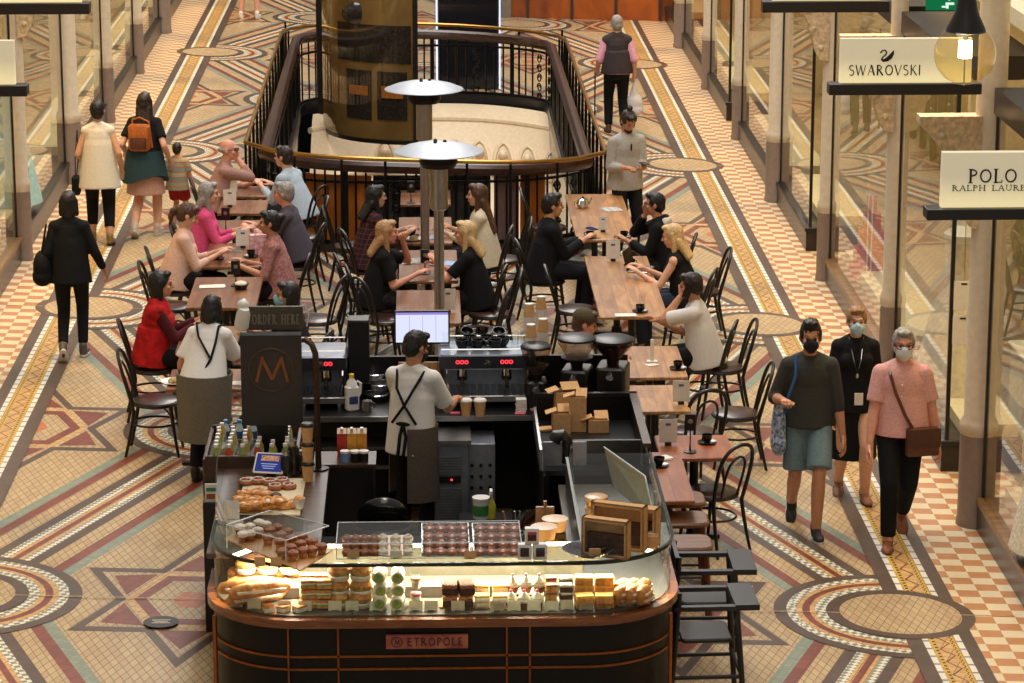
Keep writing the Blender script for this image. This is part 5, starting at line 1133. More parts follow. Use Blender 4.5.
MB().lathe([(.0, -.10), (.040, -.10), (.052, -.085), (.050, .02), (.035, .06), (0, .065)], M=Matrix.Rotation(R(14), 3, 'X') @ Matrix.Rotation(R(10), 3, 'Y'), n=18).build('head', WHITE, sl); MB().ell((0, .02, .075), .045, .04, .04).build('joint', WHITE, sl); MB().cyl((.0, .05, .06), (.0, .15, .08), .016).build('arm', WHITE, sl)
MB().lathe([(0, -.104), (.03, -.104), (.03, -.098), (0, -.098)], M=Matrix.Rotation(R(14), 3, 'X') @ Matrix.Rotation(R(10), 3, 'Y'), n=14).build('lens', DARKMET, sl)
pp = AY(313, 345, 20.2); pt = MB(); t_ = thing('sign_stand', 'bent dark bronze tube stand right of the M board', 'stand', (pp.x, 20.2, 1.10)); zz = pp.z - 1.10
MB().tube([(.025, 0, 0), (.02, 0, zz - .25), (.015, 0, zz - .06), (-.01, .02, zz), (-.06, .06, zz + .03)], .022, 8).build('tube', mat('bronze_tube', (70, 50, 36), .35, .6), t_); MB().lathe([(.07, 0), (.07, .015), (0, .02)], (.025, 0, 0), 14).build('foot', DARKMET, t_)
# ---- coffee machines
MBODY = mat('machine_steel', (136, 142, 154), .3, .55, .08); REDL = mat_emit('red_led', (255, 50, 60), 3.0); 
def machine(loc, W, label, groups=2, rz=0):
    t = thing('espresso_machine', label, 'coffee machine', loc, rz)
    MB().rbox((0, .05, .36), (W, .48, .12), .03).build('upper_body', MBODY, t); MB().box((0, .2, .18), (W * .98, .16, .30)).build('back_panel', MBODY, t)
    MB().box((0, -.03, .075), (W, .42, .05)).build('drip_tray', STEEL, t, bevel=.006)
    b = MB()
    for i in range(14): b.box((-W * .45 + W * .9 * i / 13, -.03, .103), (.012, .38, .006))
    b.build('grate', CHROME, t)
    for sx in (-1, 1): 
        MB().box((sx * (W / 2 - .02), 0, .22), (.03, .4, .28)).build('side_panel', BENCH, t, bevel=.008)
        for sy in (-.15, .15): MB().cyl((sx * (W / 2 - .06), sy, 0), (sx * (W / 2 - .06), sy, .06), .022).build('foot', CHROME, t)
    MB().box((0, -.196, .36), (W * .98, .012, .10)).build('fascia', mat('fascia_dark', (58, 60, 70), .3, .6), t)
    for g in range(groups):
        x = -W * .26 + g * W * .46 / max(1, groups - 1) if groups > 1 else W * .1
        for k in (-1, 0, 1): MB().tube([(x + k * .034 + .013 * math.cos(R(a)), -.203, .365 + .013 * math.sin(R(a))) for a in range(0, 360, 36)], .0035, 5, True).build('red_digit', REDL, t)
        MB().cyl((x, -.12, .30), (x, -.12, .24), .036, .04).build('group_head', CHROME, t); h = MB(); h.cyl((x, -.12, .235), (x, -.12, .205), .04); h.cyl((x, -.15, .215), (x, -.33, .20), .014, .017); h.build('portafilter', BLACK, t)
    MB().lathe([(.0, 0), (.026, .0), (.026, .012), (0, .014)], (W * .0, -.20, .36), 16, Matrix.Rotation(R(90), 3, 'X')).build('gauge', CHROME, t)
    for sx in (-1, 1): MB().tube([(sx * W * .42, -.17, .33), (sx * W * .42, -.24, .28), (sx * W * .40, -.24, .12)], .006, 6).build('steam_wand', CHROME, t)
    for y in (-.17, .28): MB().tube([(-W / 2 + .02, y, .46), (W / 2 - .02, y, .46)], .006, 5).build('cup_rail', CHROME, t)
    return t
m1 = AY(487, 395, 22.55); machine((m1.x, 22.62, .955), .76, 'wide steel espresso machine with glowing red buttons, right of the barista')
lamp('machine_light', 'AREA', (m1.x, 22.50, 1.27), 8.0, (.62, .72, 1.0), size=.62, size_y=.1)
m2 = AY(322, 395, 22.55); machine((m2.x, 22.60, .955), .40, 'smaller dark espresso machine left of the milk bottle', 1)
def on(u, v, z): return ZP(u, v, z)
# cups and glasses on the wide machine
def cup(p, label, m=BLKPORC, s=1.0, group='black cups on the coffee machine', tip=0, saucer=False):
    t = thing('coffee_cup', label, 'cup', p, rnd.uniform(0, 6), group); M = Matrix.Rotation(R(tip), 3, 'X')
    MB().lathe([(0, 0), (.022 * s, 0), (.026 * s, .006 * s), (.040 * s, .035 * s), (.043 * s, .062 * s), (.039 * s, .062 * s), (.034 * s, .03 * s), (0, .012 * s)], (0, 0, .008 if saucer else 0), 18, M).build('bowl', m, t)
    MB().tube([Vector((.008 if saucer else 0,) * 0 or (0, 0, .008 if saucer else 0)) + M @ Vector(q) * s for q in ((.038, 0, .05), (.060, 0, .052), (.064, 0, .036), (.055, 0, .022), (.034, 0, .020))], .005 * s, 6).build('handle', m, t)
    if saucer: MB().lathe([(0, 0), (.05 * s, 0), (.075 * s, .010 * s), (.076 * s, .014 * s), (.048 * s, .007 * s), (0, .007 * s)], n=22).build('saucer', m, t)
    return t
for i, (u, v) in enumerate(((462, 349), (470, 345), (478, 349), (487, 345), (495, 349), (503, 346), (466, 338), (482, 337), (498, 338))):
    cup(on(u, v, 1.378), 'black coffee cup heaped on top of the wide espresso machine', s=1.25, tip=(0 if i < 6 else 25))
for i, (u, v) in enumerate(((509, 349), (515, 345), (521, 350), (524, 344), (452, 349), (446, 345))):
    tag(MB().lathe([(0, 0), (.026, 0), (.032, .11), (.029, .11), (.024, .006), (0, .006)], n=16).build('glass_tumbler', ACRYL, None, on(u, v, 1.378)), 'clear glass tumbler standing on top of the wide espresso machine', 'glass', 'glass tumblers on the coffee machine')
CUPW = mat('cup_white_card', (228, 222, 212), .6, var=.03)
def paper_cup(p, label, n=1, group='takeaway paper cups', m=KRAFT, lid=None, s=1.0):
    t = thing('paper_cup_stack' if n > 1 else 'paper_cup', label, 'paper cups' if n > 1 else 'paper cup', p, 0, group)
    for k in range(n):
        z = k * .045 * s; MB().lathe([(0, z), (.028 * s, z), (.041 * s, z + .10 * s), (.043 * s, z + .10 * s), (.043 * s, z + .106 * s), (.038 * s, z + .106 * s), (0, z + .02 * s)], n=18).build('cup', m, t)
    if lid: z = (n - 1) * .045 * s + .104 * s; MB().lathe([(.045 * s, z), (.045 * s, z + .008 * s), (.036 * s, z + .018 * s), (0, z + .019 * s)], n=18).build('lid', lid, t)
    return t
for u, v, n, lb in ((529, 338, 4, 'stack of upside down paper cups at the left of four on the machine'), (541, 338, 6, 'tallest stack of kraft paper cups on the machine'), (531, 348, 1, 'short kraft paper cup in front of the stacks on the machine'), (543, 346, 2, 'short pair of kraft paper cups right of the single one')):
    p = on(u, v, 1.378); t = thing('paper_cup_stack', lb, 'paper cups', p, 0, 'paper cup stacks on the coffee machine')
    MB().lathe([(0, 0), (.046, 0), (.044, .10 + .03 * (n - 1)), (0, .10 + .03 * (n - 1))], n=18).build('sleeve', CUPW, t); MB().lathe([(.046, .09 + .03 * (n - 1)), (.034, .19 + .03 * (n - 1)), (0, .19 + .03 * (n - 1))], n=18).build('cup', KRAFT, t); MB().lathe([(.035, .186 + .03 * (n - 1)), (.035, .194 + .03 * (n - 1)), (0, .195 + .03 * (n - 1))], n=18).build('rim', CUPW, t)
for u in (466, 480): paper_cup(on(u, 416, .953), 'white rimmed kraft cup before the espresso machine, %s' % ('nearer the barista' if u == 466 else 'farther from the barista'), 1, 'two takeaway cups on the bench', KRAFT, CUPW, 1.15)
for u, v in ((455, 414), (520, 414)): tag(MB().rbox((0, 0, .006), (.08, .06, .012), .01).build('cloth', mat('pink_cloth', (206, 96, 108), .9), None, on(u, v, .953)), 'folded pink cleaning cloth on the bench %s' % ('left of the takeaway cups' if u < 500 else 'right of the takeaway cups'), 'cloth', 'pink cleaning cloths')
# monitor
pm = AY(422, 322, 22.95); mo_ = thing('monitor', 'lit till monitor standing behind the barista', 'monitor', (pm.x, 22.78, .953)); hz_ = pm.z - .953
MB().rbox((0, 0, 0), (.44, .035, .27), .01).build('bezel', BLACK, mo_).location = (0, 0, hz_)
MB().box((0, -.02, hz_), (.415, .004, .24)).build('screen', mat_emit('screen_white', (214, 218, 246), 1.1), mo_); MB().box((0, -.0225, hz_ + .112), (.415, .002, .014)).build('title_bar', mat_emit('screen_purple', (150, 120, 230), 1.0), mo_)
b = MB()
for x in (-.10, 0.005, .11): b.box((x, -.0225, hz_ - .008), (.003, .002, .21))
b.build('column_lines', mat_emit('screen_grey', (150, 160, 200), .8), mo_); b = MB(); b.cyl((0, .02, hz_ - .05), (0, .04, .02), .022); b.box((0, .03, .01), (.2, .16, .02)); b.build('stand', BLACK, mo_)
kb_ = thing('cutting_board', 'upright wooden board leaning under the monitor', 'board', (AY(421, 350, 22.66).x, 22.66, .953)); MB().rbox((0, .0, .155), (.36, .02, .31), .006).build('board', TOPL, kb_)
# black speaker column and milk
ps = AY(359, 360, 22.7); sc2 = thing('speaker', 'black speaker box standing on the back bench left of the monitor', 'speaker', (ps.x, 22.72, .953)); b = MB().rbox((0, 0, .40), (.17, .18, .52), .012).build('cabinet', BLACK, sc2); MB().box((0, -.092, .40), (.15, .008, .48)).build('grille', mat('grille_black', (16, 16, 16), .9), sc2); MB().box((0, 0, .07), (.06, .06, .14)).build('foot', BLACK, sc2)
pk = on(352, 410, .953); mk = thing('milk_bottle', 'white plastic milk bottle with a blue label on the back bench', 'bottle', pk, R(20)); MB().rbox((0, 0, .10), (.105, .095, .20), .025).lathe([(.048, .19), (.038, .23), (.02, .255), (.018, .275), (0, .276)], n=16).build('body', PORC, mk); MB().cyl((0, 0, .268), (0, 0, .292), .021).build('cap', mat('cap_yellow', (222, 196, 60), .5), mk); MB().rbox((.0, -.004, .09), (.085, .096, .075), .02).build('label', mat('label_blue', (44, 62, 120), .5), mk); MB().tube([(.045, 0, .23), (.075, 0, .21), (.07, 0, .13), (.05, 0, .1)], .011, 6).build('handle', PORC, mk)
jg = thing('milk_jug', 'small steel milk jug beside the milk bottle', 'jug', on(367, 411, .953)); MB().lathe([(0, 0), (.036, 0), (.04, .03), (.034, .075), (.038, .085), (.034, .085), (0, .01)], n=18).build('bowl', STEEL, jg); MB().tube([(.036, 0, .075), (.06, 0, .06), (.055, 0, .025), (.038, 0, .02)], .005, 6).build('handle', STEEL, jg)
for i, (u, v) in enumerate(((376, 392), (380, 384), (374, 377))):
    t = thing('steel_bowl', 'shiny steel bowl on the bench between the milk and the barista, %s' % ('lowest', 'middle', 'topmost')[i], 'bowl', on(u, 400, .953) + Vector((0, .1 * i, .06 * i)), 0, 'steel bowls on the back bench'); MB().lathe([(0, 0), (.06, 0), (.10, .05), (.105, .055), (.095, .05), (.055, .008), (0, .008)], n=22).build('bowl', STEEL, t); MB().lathe([(.105, .052), (.109, .056), (.103, .06)], n=22, caps=False).build('rim', CHROME, t)
# grinders
HOP = mat_glass('hopper_glass', (214, 200, 186), .9); BEAN = mat('coffee_beans', (46, 28, 20), .6, scale=60, bump=.8)
def grinder(u, vtop, y, label, s=1.0, dark=False):
    p = AY(u, vtop, y); t = thing('coffee_grinder', label, 'coffee grinder', (p.x, y, .953), R(rnd.uniform(-15, 15)), 'coffee grinders'); h = p.z - .953
    MB().rbox((0, 0, .11 * s), (.17 * s, .22 * s, .22 * s), .03).build('body', BLACK, t); MB().cyl((0, -.1, .2 * s), (0, -.17, .17 * s), .03).build('spout', CHROME, t)
    MB().lathe([(.045, .21 * s), (.055, .25 * s), (.115 * s, h - .05), (.118 * s, h - .015)], n=24, caps=False).build('hopper', HOP, t); MB().lathe([(0, .215 * s), (.04, .215 * s), (.05, .25 * s), (.098 * s, h - (.06 if dark else .16)), (0, h - (.055 if dark else .155))], n=22).build('beans', BEAN, t)
    MB().lathe([(.122 * s, h - .02), (.122 * s, h - .004), (.1 * s, h + .01), (0, h + .012)], n=24).build('lid', BLACK, t)
grinder(536, 345, 22.45, 'coffee grinder with a clear hopper and black lid beside the espresso machine'); grinder(577, 337, 22.55, 'middle coffee grinder with a pale hopper', 1.3); grinder(613, 338, 22.55, 'right hand coffee grinder with a hopper full of dark beans', 1.4, True)
# fridge, panel, bin, things in the aisle
fr = thing('bar_fridge', 'small steel undercounter fridge with grilles behind the barista', 'fridge', (AY(449, 480, 21.78).x, 22.0, 0)); MB().box((0, 0, .42), (.30, .44, .84)).build('body', MBODY, fr, bevel=.006); MB().box((0, -.01, .85), (.34, .46, .03)).build('top', STEEL, fr)
for z0, z1 in ((.12, .50), (.60, .76)):
    b = MB(); nz_ = int((z1 - z0) / .022)
    for k in range(nz_): b.box((0, -.226, z0 + k * .022), (.20, .008, .012))
    b.build('grille', STEEL, fr)
MB().box((-.01, -.23, .555), (.2, .02, .05)).build('control_panel', BLACK, fr); MB().ell((.02, -.242, .555), .008).build('red_light', REDL, fr)
cpn = thing('control_cabinet', 'grey steel cabinet with dark sockets beside the fridge', 'cabinet', (AY(481, 480, 21.9).x, 22.1, 0)); MB().box((0, 0, .40), (.22, .4, .80)).build('body', ste, cpn, bevel=.005)
for i in range(9): MB().cyl((-.07 + .07 * (i % 3), -.2, .45 + .09 * (i // 3)), (-.07 + .07 * (i % 3), -.21, .45 + .09 * (i // 3)), .014).build('socket', BLACK, cpn)
tub = thing('tub', 'white tub with a green label on the floor by the fridge', 'tub', on(481, 518, .38) * 1.0); MB().lathe([(0, 0), (.06, 0), (.065, .15), (0, .15)], n=20).build('body', PORC, tub); MB().lathe([(.064, .03), (.0665, .11)], n=20, caps=False).build('label', mat('label_green', (70, 140, 70), .5), tub); MB().lathe([(.068, .148), (.068, .165), (0, .166)], n=20).build('lid', WHITE, tub)
spr = thing('spray_bottle', 'yellow spray bottle beside the green labelled tub', 'bottle', on(491, 518, .38)); MB().lathe([(0, 0), (.035, 0), (.038, .1), (.02, .14), (.014, .16), (0, .16)], n=16).build('body', mat('yellow_liquid', (200, 190, 60), .3), spr); b = MB(); b.cyl((0, 0, .155), (0, 0, .2), .014); b.box((.0, -.03, .215), (.02, .08, .03)); b.build('trigger', WHITE, spr)
MB_ = tag(MB().box((0, 0, .18), (.42, .36, .36)).build('crate', BENCH, None, (on(486, 518, .38).x, on(486, 518, .38).y, .013), 0, .01), 'low black crate carrying the tub and the spray bottle', 'crate')
bn = thing('waste_bin', 'round black waste bin with an open swing lid beside the barista', 'bin', (AY(383, 520, 20.2).x, 20.2, gz(-.4) if False else .02)); MB().lathe([(0, 0), (.16, 0), (.20, .62), (.21, .64), (.19, .64), (.15, .02), (0, .02)], n=26).build('body', mat('bin_black', (18, 18, 20), .2, coat=.5), bn); MB().lathe([(.215, .62), (.22, .66), (.2, .68), (.19, .66)], n=26, caps=False).build('rim', BLACK, bn); MB().ell((0, .1, .70), .19, .08, .16, Matrix.Rotation(R(20), 3, 'X')).build('swing_lid', MATS['bin_black'], bn)
# juice cartons and the small stand at the left inside
jst = thing('side_shelf', 'dark shelf unit inside the stall behind the order stand', 'shelf', (AY(345, 470, 21.0).x, 21.05, .02)); MB().box((0, 0, .45), (.44, .34, .9)).build('body', BENCH, jst, bevel=.006); MB().box((0, 0, .91), (.46, .36, .025)).build('top', DARKW, jst)
for i, (u, cc) in enumerate(((342, (196, 52, 40)), (352, (226, 160, 44)), (362, (222, 146, 36)))):
    t = thing('juice_carton', ('red juice carton, left of three', 'yellow juice carton in the middle of three', 'amber juice carton, right of three')[i] + ' on the shelf inside the stall', 'carton', (AY(u, 440, 21.1).x, 21.10, .9225), 0, 'juice cartons'); MB().box((0, 0, .10), (.07, .07, .20)).build('body', mat('carton_%d' % i, cc, .5, var=.25, scale=14), t); b = MB(); b.prism([(-.035, -.035), (.035, -.035), (.035, .035), (-.035, .035)], .2, .201); b.add([(-.035, -.035, .2), (.035, -.035, .2), (.035, .035, .2), (-.035, .035, .2), (-.035, 0, .235), (.035, 0, .235)], [(0, 1, 5, 4), (2, 3, 4, 5), (0, 4, 3), (1, 2, 5)]); b.build('gable', mat('carton_top', (220, 190, 160), .5), t); MB().cyl((0, -.02, .21), (0, -.03, .245), .012).build('cap', WHITE, t)
for i, (u, v, cc) in enumerate(((345, 468, (120, 150, 200)), (355, 464, (28, 28, 28)), (364, 470, (40, 36, 34)))):
    t = thing('small_jar', ('blue topped water bottle', 'black jar with a white rim', 'dark jar with a pale rim')[i] + ' in front of the juice cartons', 'jar', (AY(u, v, 20.95).x, 20.95 + .0 * i, .9225)); MB().lathe([(0, 0), (.034, 0), (.034, .09), (0, .09)], n=16).build('body', mat('jar_%d' % i, cc, .25), t); MB().lathe([(.036, .088), (.036, .104), (0, .105)], n=16).build('lid', WHITE, t)
# ================================================================== FOOD AND SMALL THINGS
def fm(n, a, b, sc=40, rough=.6, bump=.4): return mat(n, a, rough, rgb2=b, scale=sc, bump=bump)
GOLDB = fm('crust_golden', (226, 164, 84), (184, 108, 46)); BROWNB = fm('crust_brown', (176, 106, 58), (120, 64, 34)); GLAZE = mat('glazed_bun', (196, 124, 92), .3, rgb2=(150, 84, 62), scale=24, bump=.3, coat=.5)
CREAMF = fm('cream_filling', (244, 232, 206), (232, 214, 180)); WHITEB = fm('white_roll', (240, 232, 216), (226, 208, 178)); CHOC = fm('chocolate_cake', (84, 48, 32), (56, 30, 20)); GREENF = fm('green_filling', (160, 174, 84), (110, 130, 60)); YELLOWF = fm('lemon_topping', (246, 206, 70), (232, 180, 50), 20); PINKF = fm('pink_icing', (214, 120, 120), (190, 90, 96), 30); SUGAR = fm('sugar_dust', (236, 226, 214), (208, 184, 156), 50)
SEED = mat_tex('seed_bar', 'checker', (222, 150, 84), (120, 66, 36), .6, (90, 60, 90), R(20), var=.5)
def item(name, label, cat, p, group, build, rz=None):
    t = thing(name, label, cat, p, rnd.uniform(0, 6.28) if rz is None else rz, group); build(t); return t
def copies(proto, pts, rzs=None, label=None):
    for i, p in enumerate(pts): dup(proto, p, rnd.uniform(0, 6.28) if rzs is None else rzs[i], label)
def bun(t, r=.042, h=.034, m=GLAZE):
    MB().lathe([(0, 0), (r * .85, 0), (r, h * .35), (r * .92, h * .75), (r * .55, h * 1.05), (0, h * 1.15)], n=16).build('bread', m, t); MB().tube([(r * .5 * (1 - a / 500) * math.cos(R(a)), r * .5 * (1 - a / 500) * math.sin(R(a)), h * 1.12) for a in range(0, 400, 40)], r * .1, 5).build('twist', m, t)
def muffin(t, m=BROWNB, case=GOLDB):
    MB().lathe([(0, 0), (.024, 0), (.033, .034), (0, .034)], n=16).build('case', case, t); MB().lathe([(.033, .032), (.040, .040), (.036, .056), (.018, .066), (0, .067)], n=16).build('crown', m, t)
def cupcake(t, ic=CREAMF):
    MB().lathe([(0, 0), (.022, 0), (.030, .034), (0, .034)], n=16).build('case', BROWNB, t); MB().lathe([(.031, .033), (.034, .042), (.028, .052), (.03, .056), (.02, .068), (.018, .072), (.006, .086), (0, .088)], n=16).build('icing', ic, t); MB().ell((0, 0, .09), .009).build('berry', PINKF, t)
def pastry(t, m=GOLDB, top=None):
    b = MB(); b.tube([(.055 * math.cos(R(a)), .03 * math.sin(R(a)), .022) for a in range(-150, 151, 30)], [.012, .018, .022, .025, .026, .027, .026, .025, .022, .018, .012], 9); b.build('roll', m, t); MB().ell((0, 0, .026), .035, .02, .016).build('filling', top or SUGAR, t)
def danish(t):
    MB().lathe([(0, 0), (.05, 0), (.055, .018), (.045, .03), (.03, .024), (0, .022)], n=14).build('base', BROWNB, t); MB().ell((0, 0, .026), .03, .03, .014).build('fruit', fm('berry_jam', (170, 60, 40), (110, 30, 26), 60, .25), t); MB().tube([(.04 * math.cos(R(a)), .04 * math.sin(R(a)), .032) for a in range(0, 360, 40)], .006, 5, True).build('icing', SUGAR, t)
def toastie(t):
    for z, m, h in ((.006, GOLDB, .018), (.024, GREENF, .008), (.033, CREAMF, .01), (.044, GOLDB, .018)): MB().rbox((0, 0, z + h / 2), (.10, .075, h), .008).build('slice' if m is GOLDB else 'filling', m, t)
def wrap(t, m=WHITEB):
    MB().tube([(-.05, 0, .03), (-.03, 0, .032), (.03, 0, .032), (.05, 0, .03)], [.028, .031, .031, .028], 14).build('wrap', m, t)
    for sx in (-1, 1): MB().cyl((sx * .0505, 0, .03), (sx * .054, 0, .03), .022).build('filling', GREENF, t)
def bigroll(t):
    MB().lathe([(0, 0), (.048, .0), (.055, .02), (.05, .028)], n=16).build('base', WHITEB, t); MB().rbox((0, 0, .032), (.1, .1, .012), .04).build('filling', GREENF, t); MB().lathe([(.054, .036), (.056, .05), (.045, .07), (.02, .08), (0, .081)], n=16).build('lid', GOLDB, t)
def slab(t, m1=CREAMF, m2=YELLOWF, w=.075, d=.05):
    MB().rbox((0, 0, .014), (w, d, .028), .004).build('base', m1, t); MB().rbox((0, 0, .034), (w, d, .012), .004).build('topping', m2, t)
def baguette(t, L=.30):
    MB().tube([(-L / 2, 0, .03), (-L * .42, 0, .032), (-L * .2, 0, .036), (L * .2, 0, .036), (L * .42, 0, .032), (L / 2, 0, .03)], [.008, .028, .036, .036, .028, .008], 12).build('crust', GOLDB, t); MB().rbox((0, -.026, .034), (L * .8, .03, .012), .01).build('filling', CREAMF, t)
def seedbar(t):
    MB().rbox((0, 0, .02), (.085, .13, .04), .006).build('base', CHOC, t); MB().rbox((0, 0, .05), (.088, .132, .025), .01).build('crust', SEED, t)
CARD = mat('price_card', (222, 210, 176), .8, var=.05)
def card(p, label, w_=.085, h_=.065, tilt=-18, group='price cards along the front of the case', m=CARD):
    t = thing('price_card', label, 'card', p, 0, group); M = Matrix.Rotation(R(tilt), 3, 'X')
    b = MB(); b.add([M @ Vector(q) for q in ((-w_ / 2, 0, 0), (w_ / 2, 0, 0), (w_ / 2, 0, h_), (-w_ / 2, 0, h_), (-w_ / 2, .003, 0), (w_ / 2, .003, 0), (w_ / 2, .003, h_), (-w_ / 2, .003, h_))], [(0, 1, 2, 3), (7, 6, 5, 4), (0, 4, 5, 1), (1, 5, 6, 2), (2, 6, 7, 3), (3, 7, 4, 0)]); b.build('card', m, t)
    MB().box((0, .01, .004), (w_ * .5, .03, .008)).build('foot', CLEAR if False else STEEL, t)
    return t
ZD = .857
def gridp(u0, u1, v0, v1, nx, ny, z, dz=0.0): return [ZP(u0 + (u1 - u0) * i / max(1, nx - 1), v0 + (v1 - v0) * j / max(1, ny - 1), z + dz * (ny - 1 - j)) for j in range(ny) for i in range(nx)]
def family(name, label, cat, group, build, pts, rz=None, k=1.0):
    pr = item(name, label, cat, pts[0], group, build, rz); pr.scale = (k, k, k); copies(pr, pts[1:], None if rz is None else [rz + rnd.uniform(-.15, .15) for _ in pts[1:]])
# inside the glass case, left to right
tag(MB().box2((-.95, 18.08, ZD), (1.2, 18.30, ZD + .075)).build('display_step', DECK, None, None, None, .004), 'low grey step along the back of the lit glass case', 'shelf')
ZS = ZD + .076
family('filled_baguette', 'long filled baguette in the left corner of the glass case', 'sandwich', 'baguettes in the left corner', baguette, [ZP(256, 603, ZD), ZP(266, 594, ZD), ZP(254, 586, ZD), ZP(260, 596, ZD + .08), ZP(248, 592, ZD + .08)], R(24), 1.35)
family('filled_roll', 'round filled bread roll piled at the left of the glass case', 'sandwich', 'rolls at the left of the case', bigroll, gridp(238, 296, 581, 584, 4, 1, ZD + .02) + gridp(246, 290, 572, 573, 3, 1, ZD + .11), None, 1.25)
family('small_cake', 'small pale cake by the price cards at the left corner', 'cake', 'little cakes at the left corner', lambda t: slab(t, CREAMF, GOLDB, .08, .06), gridp(268, 300, 611, 611, 3, 1, ZD))
family('toasted_sandwich', 'toasted sandwich in the pile left of the big rolls', 'sandwich', 'toasted sandwiches in the case', toastie, [p + Vector((0, 0, .066 * k)) for k in range(3) for p in gridp(308, 324, 608, 604, 2, 1, ZD)] + [p + Vector((0, 0, .066 * k)) for k in range(2) for p in gridp(308, 324, 593, 592, 2, 1, ZS)], 0.1)
family('bread_roll', 'big floury bread roll standing in the lit case', 'bread', 'big rolls in the case', bigroll, gridp(339, 361, 606, 606, 2, 1, ZD) + [p + Vector((0, 0, .1 * k)) for k in range(2) for p in gridp(339, 361, 594, 594, 2, 1, ZS)], None, 1.3)
family('wrap', 'pale wrap with green filling in the lit case', 'wrap', 'wraps in the case', wrap, gridp(380, 398, 607, 607, 2, 1, ZD) + [p + Vector((0, 0, .085 * k)) for k in range(2) for p in gridp(380, 398, 594, 594, 2, 1, ZS)], R(88), 1.45)
for k in range(2):
    t = thing('dessert_cup', 'clear dessert cup of layered fruit and cream, %s of two' % ('lower', 'upper')[k], 'dessert', ZP(416, 604, ZD) + Vector((0, .0, .105 * k)), 0, 'dessert cups'); t.scale = (1.15, 1.15, 1.15); MB().lathe([(0, 0), (.026, 0), (.036, .09), (.033, .09), (.024, .004), (0, .004)], n=18).build('cup', ACRYL, t); MB().lathe([(0, .006), (.024, .006), (.029, .05), (0, .05)], n=16).build('cream', CREAMF, t); MB().lathe([(0, .05), (.029, .05), (.031, .066), (0, .07)], n=16).build('fruit', PINKF if k == 0 else GOLDB, t)
tag(MB().rbox((0, 0, .006), (.24, .16, .012), .005).build('cake_board', TOPL, None, ZP(458, 606, ZD) + Vector((0, .03, 0))), 'small wooden board under the near seeded slices', 'tray')
family('seeded_slice', 'brown seeded slice on a wooden board in the lit case', 'cake', 'seeded slices', seedbar, [ZP(450, 604, ZD + .013), ZP(466, 604, ZD + .013), ZP(450, 592, ZS + .01), ZP(466, 592, ZS + .01), ZP(450, 592, ZS + .085), ZP(466, 592, ZS + .085)], 0.0, 1.1)
family('lemon_slice', 'yellow topped slice in the lit case', 'cake', 'lemon slices', lambda t: slab(t, CREAMF, YELLOWF), gridp(482, 500, 607, 607, 2, 1, ZD) + gridp(482, 500, 602, 602, 2, 1, ZD + .06) + gridp(482, 500, 592, 592, 2, 1, ZS) , 0, 1.3)
family('cupcake', 'cupcake with white icing and a pink berry in the lit case', 'cupcake', 'cupcakes', cupcake, gridp(511, 537, 608, 608, 3, 1, ZD) + gridp(511, 537, 601, 601, 3, 1, ZD) + gridp(513, 539, 592, 592, 3, 1, ZS), None, 1.3)
family('caramel_slice', 'layered caramel slice stacked beside the cupcakes', 'cake', 'caramel slices', lambda t: slab(t, GOLDB, BROWNB, .055, .05), [ZP(551, 607, ZD) + Vector((0, 0, .053 * k)) for k in range(3)] + [ZP(551, 592, ZS) + Vector((0, 0, .053 * k)) for k in range(2)], 0, 1.3)
family('brownie', 'dark chocolate layered brownie stacked by the glass divider', 'cake', 'brownies', lambda t: slab(t, CHOC, CREAMF, .06, .05), [ZP(566, 607, ZD) + Vector((0, 0, .053 * k)) for k in range(3)] + [ZP(566, 592, ZS) + Vector((0, 0, .053 * k)) for k in range(2)], .15, 1.3)
family('quiche', 'golden quiche slice in the right half of the case', 'quiche', 'quiche slices', lambda t: slab(t, GOLDB, YELLOWF, .085, .06), gridp(584, 604, 607, 607, 2, 1, ZD) + gridp(584, 604, 602, 602, 2, 1, ZD + .055) + [p + Vector((0, 0, .055 * k)) for k in range(2) for p in gridp(584, 604, 592, 592, 2, 1, ZS)], .05, 1.35)
family('puff_pastry', 'puff pastry roll at the right end of the lit case', 'pastry', 'puff pastry rolls', lambda t: baguette(t, .12), gridp(620, 644, 604, 601, 3, 2, ZD) + gridp(622, 643, 598, 592, 3, 2, ZD + .07), R(60), 1.2)
cl = [(236, 607, 'leftmost, at the curved corner'), (254, 609, 'second from the left'), (284, 611, 'below the little cakes'), (305, 611, 'below the glass divider at the left'), (335, 611, 'below the big rolls, left'), (352, 611, 'below the big rolls, right'), (376, 611, 'below the wraps, left'), (398, 611, 'below the wraps, right'), (416, 611, 'below the dessert cups'), (431, 611, 'in the gap after the dessert cups'), (458, 611, 'below the seeded slices'), (497, 611, 'below the lemon slices'), (514, 611, 'below the cupcakes, left'), (534, 611, 'below the cupcakes, right'), (552, 611, 'below the caramel slices'), (567, 610, 'below the brownies'), (586, 610, 'below the quiche, left'), (604, 609, 'below the quiche, right'), (625, 606, 'below the puff pastries, left'), (643, 604, 'at the right end of the case')]
for u, v, lb in cl: card(ZP(u, v, ZD), 'cream price card in the glass case, ' + lb)
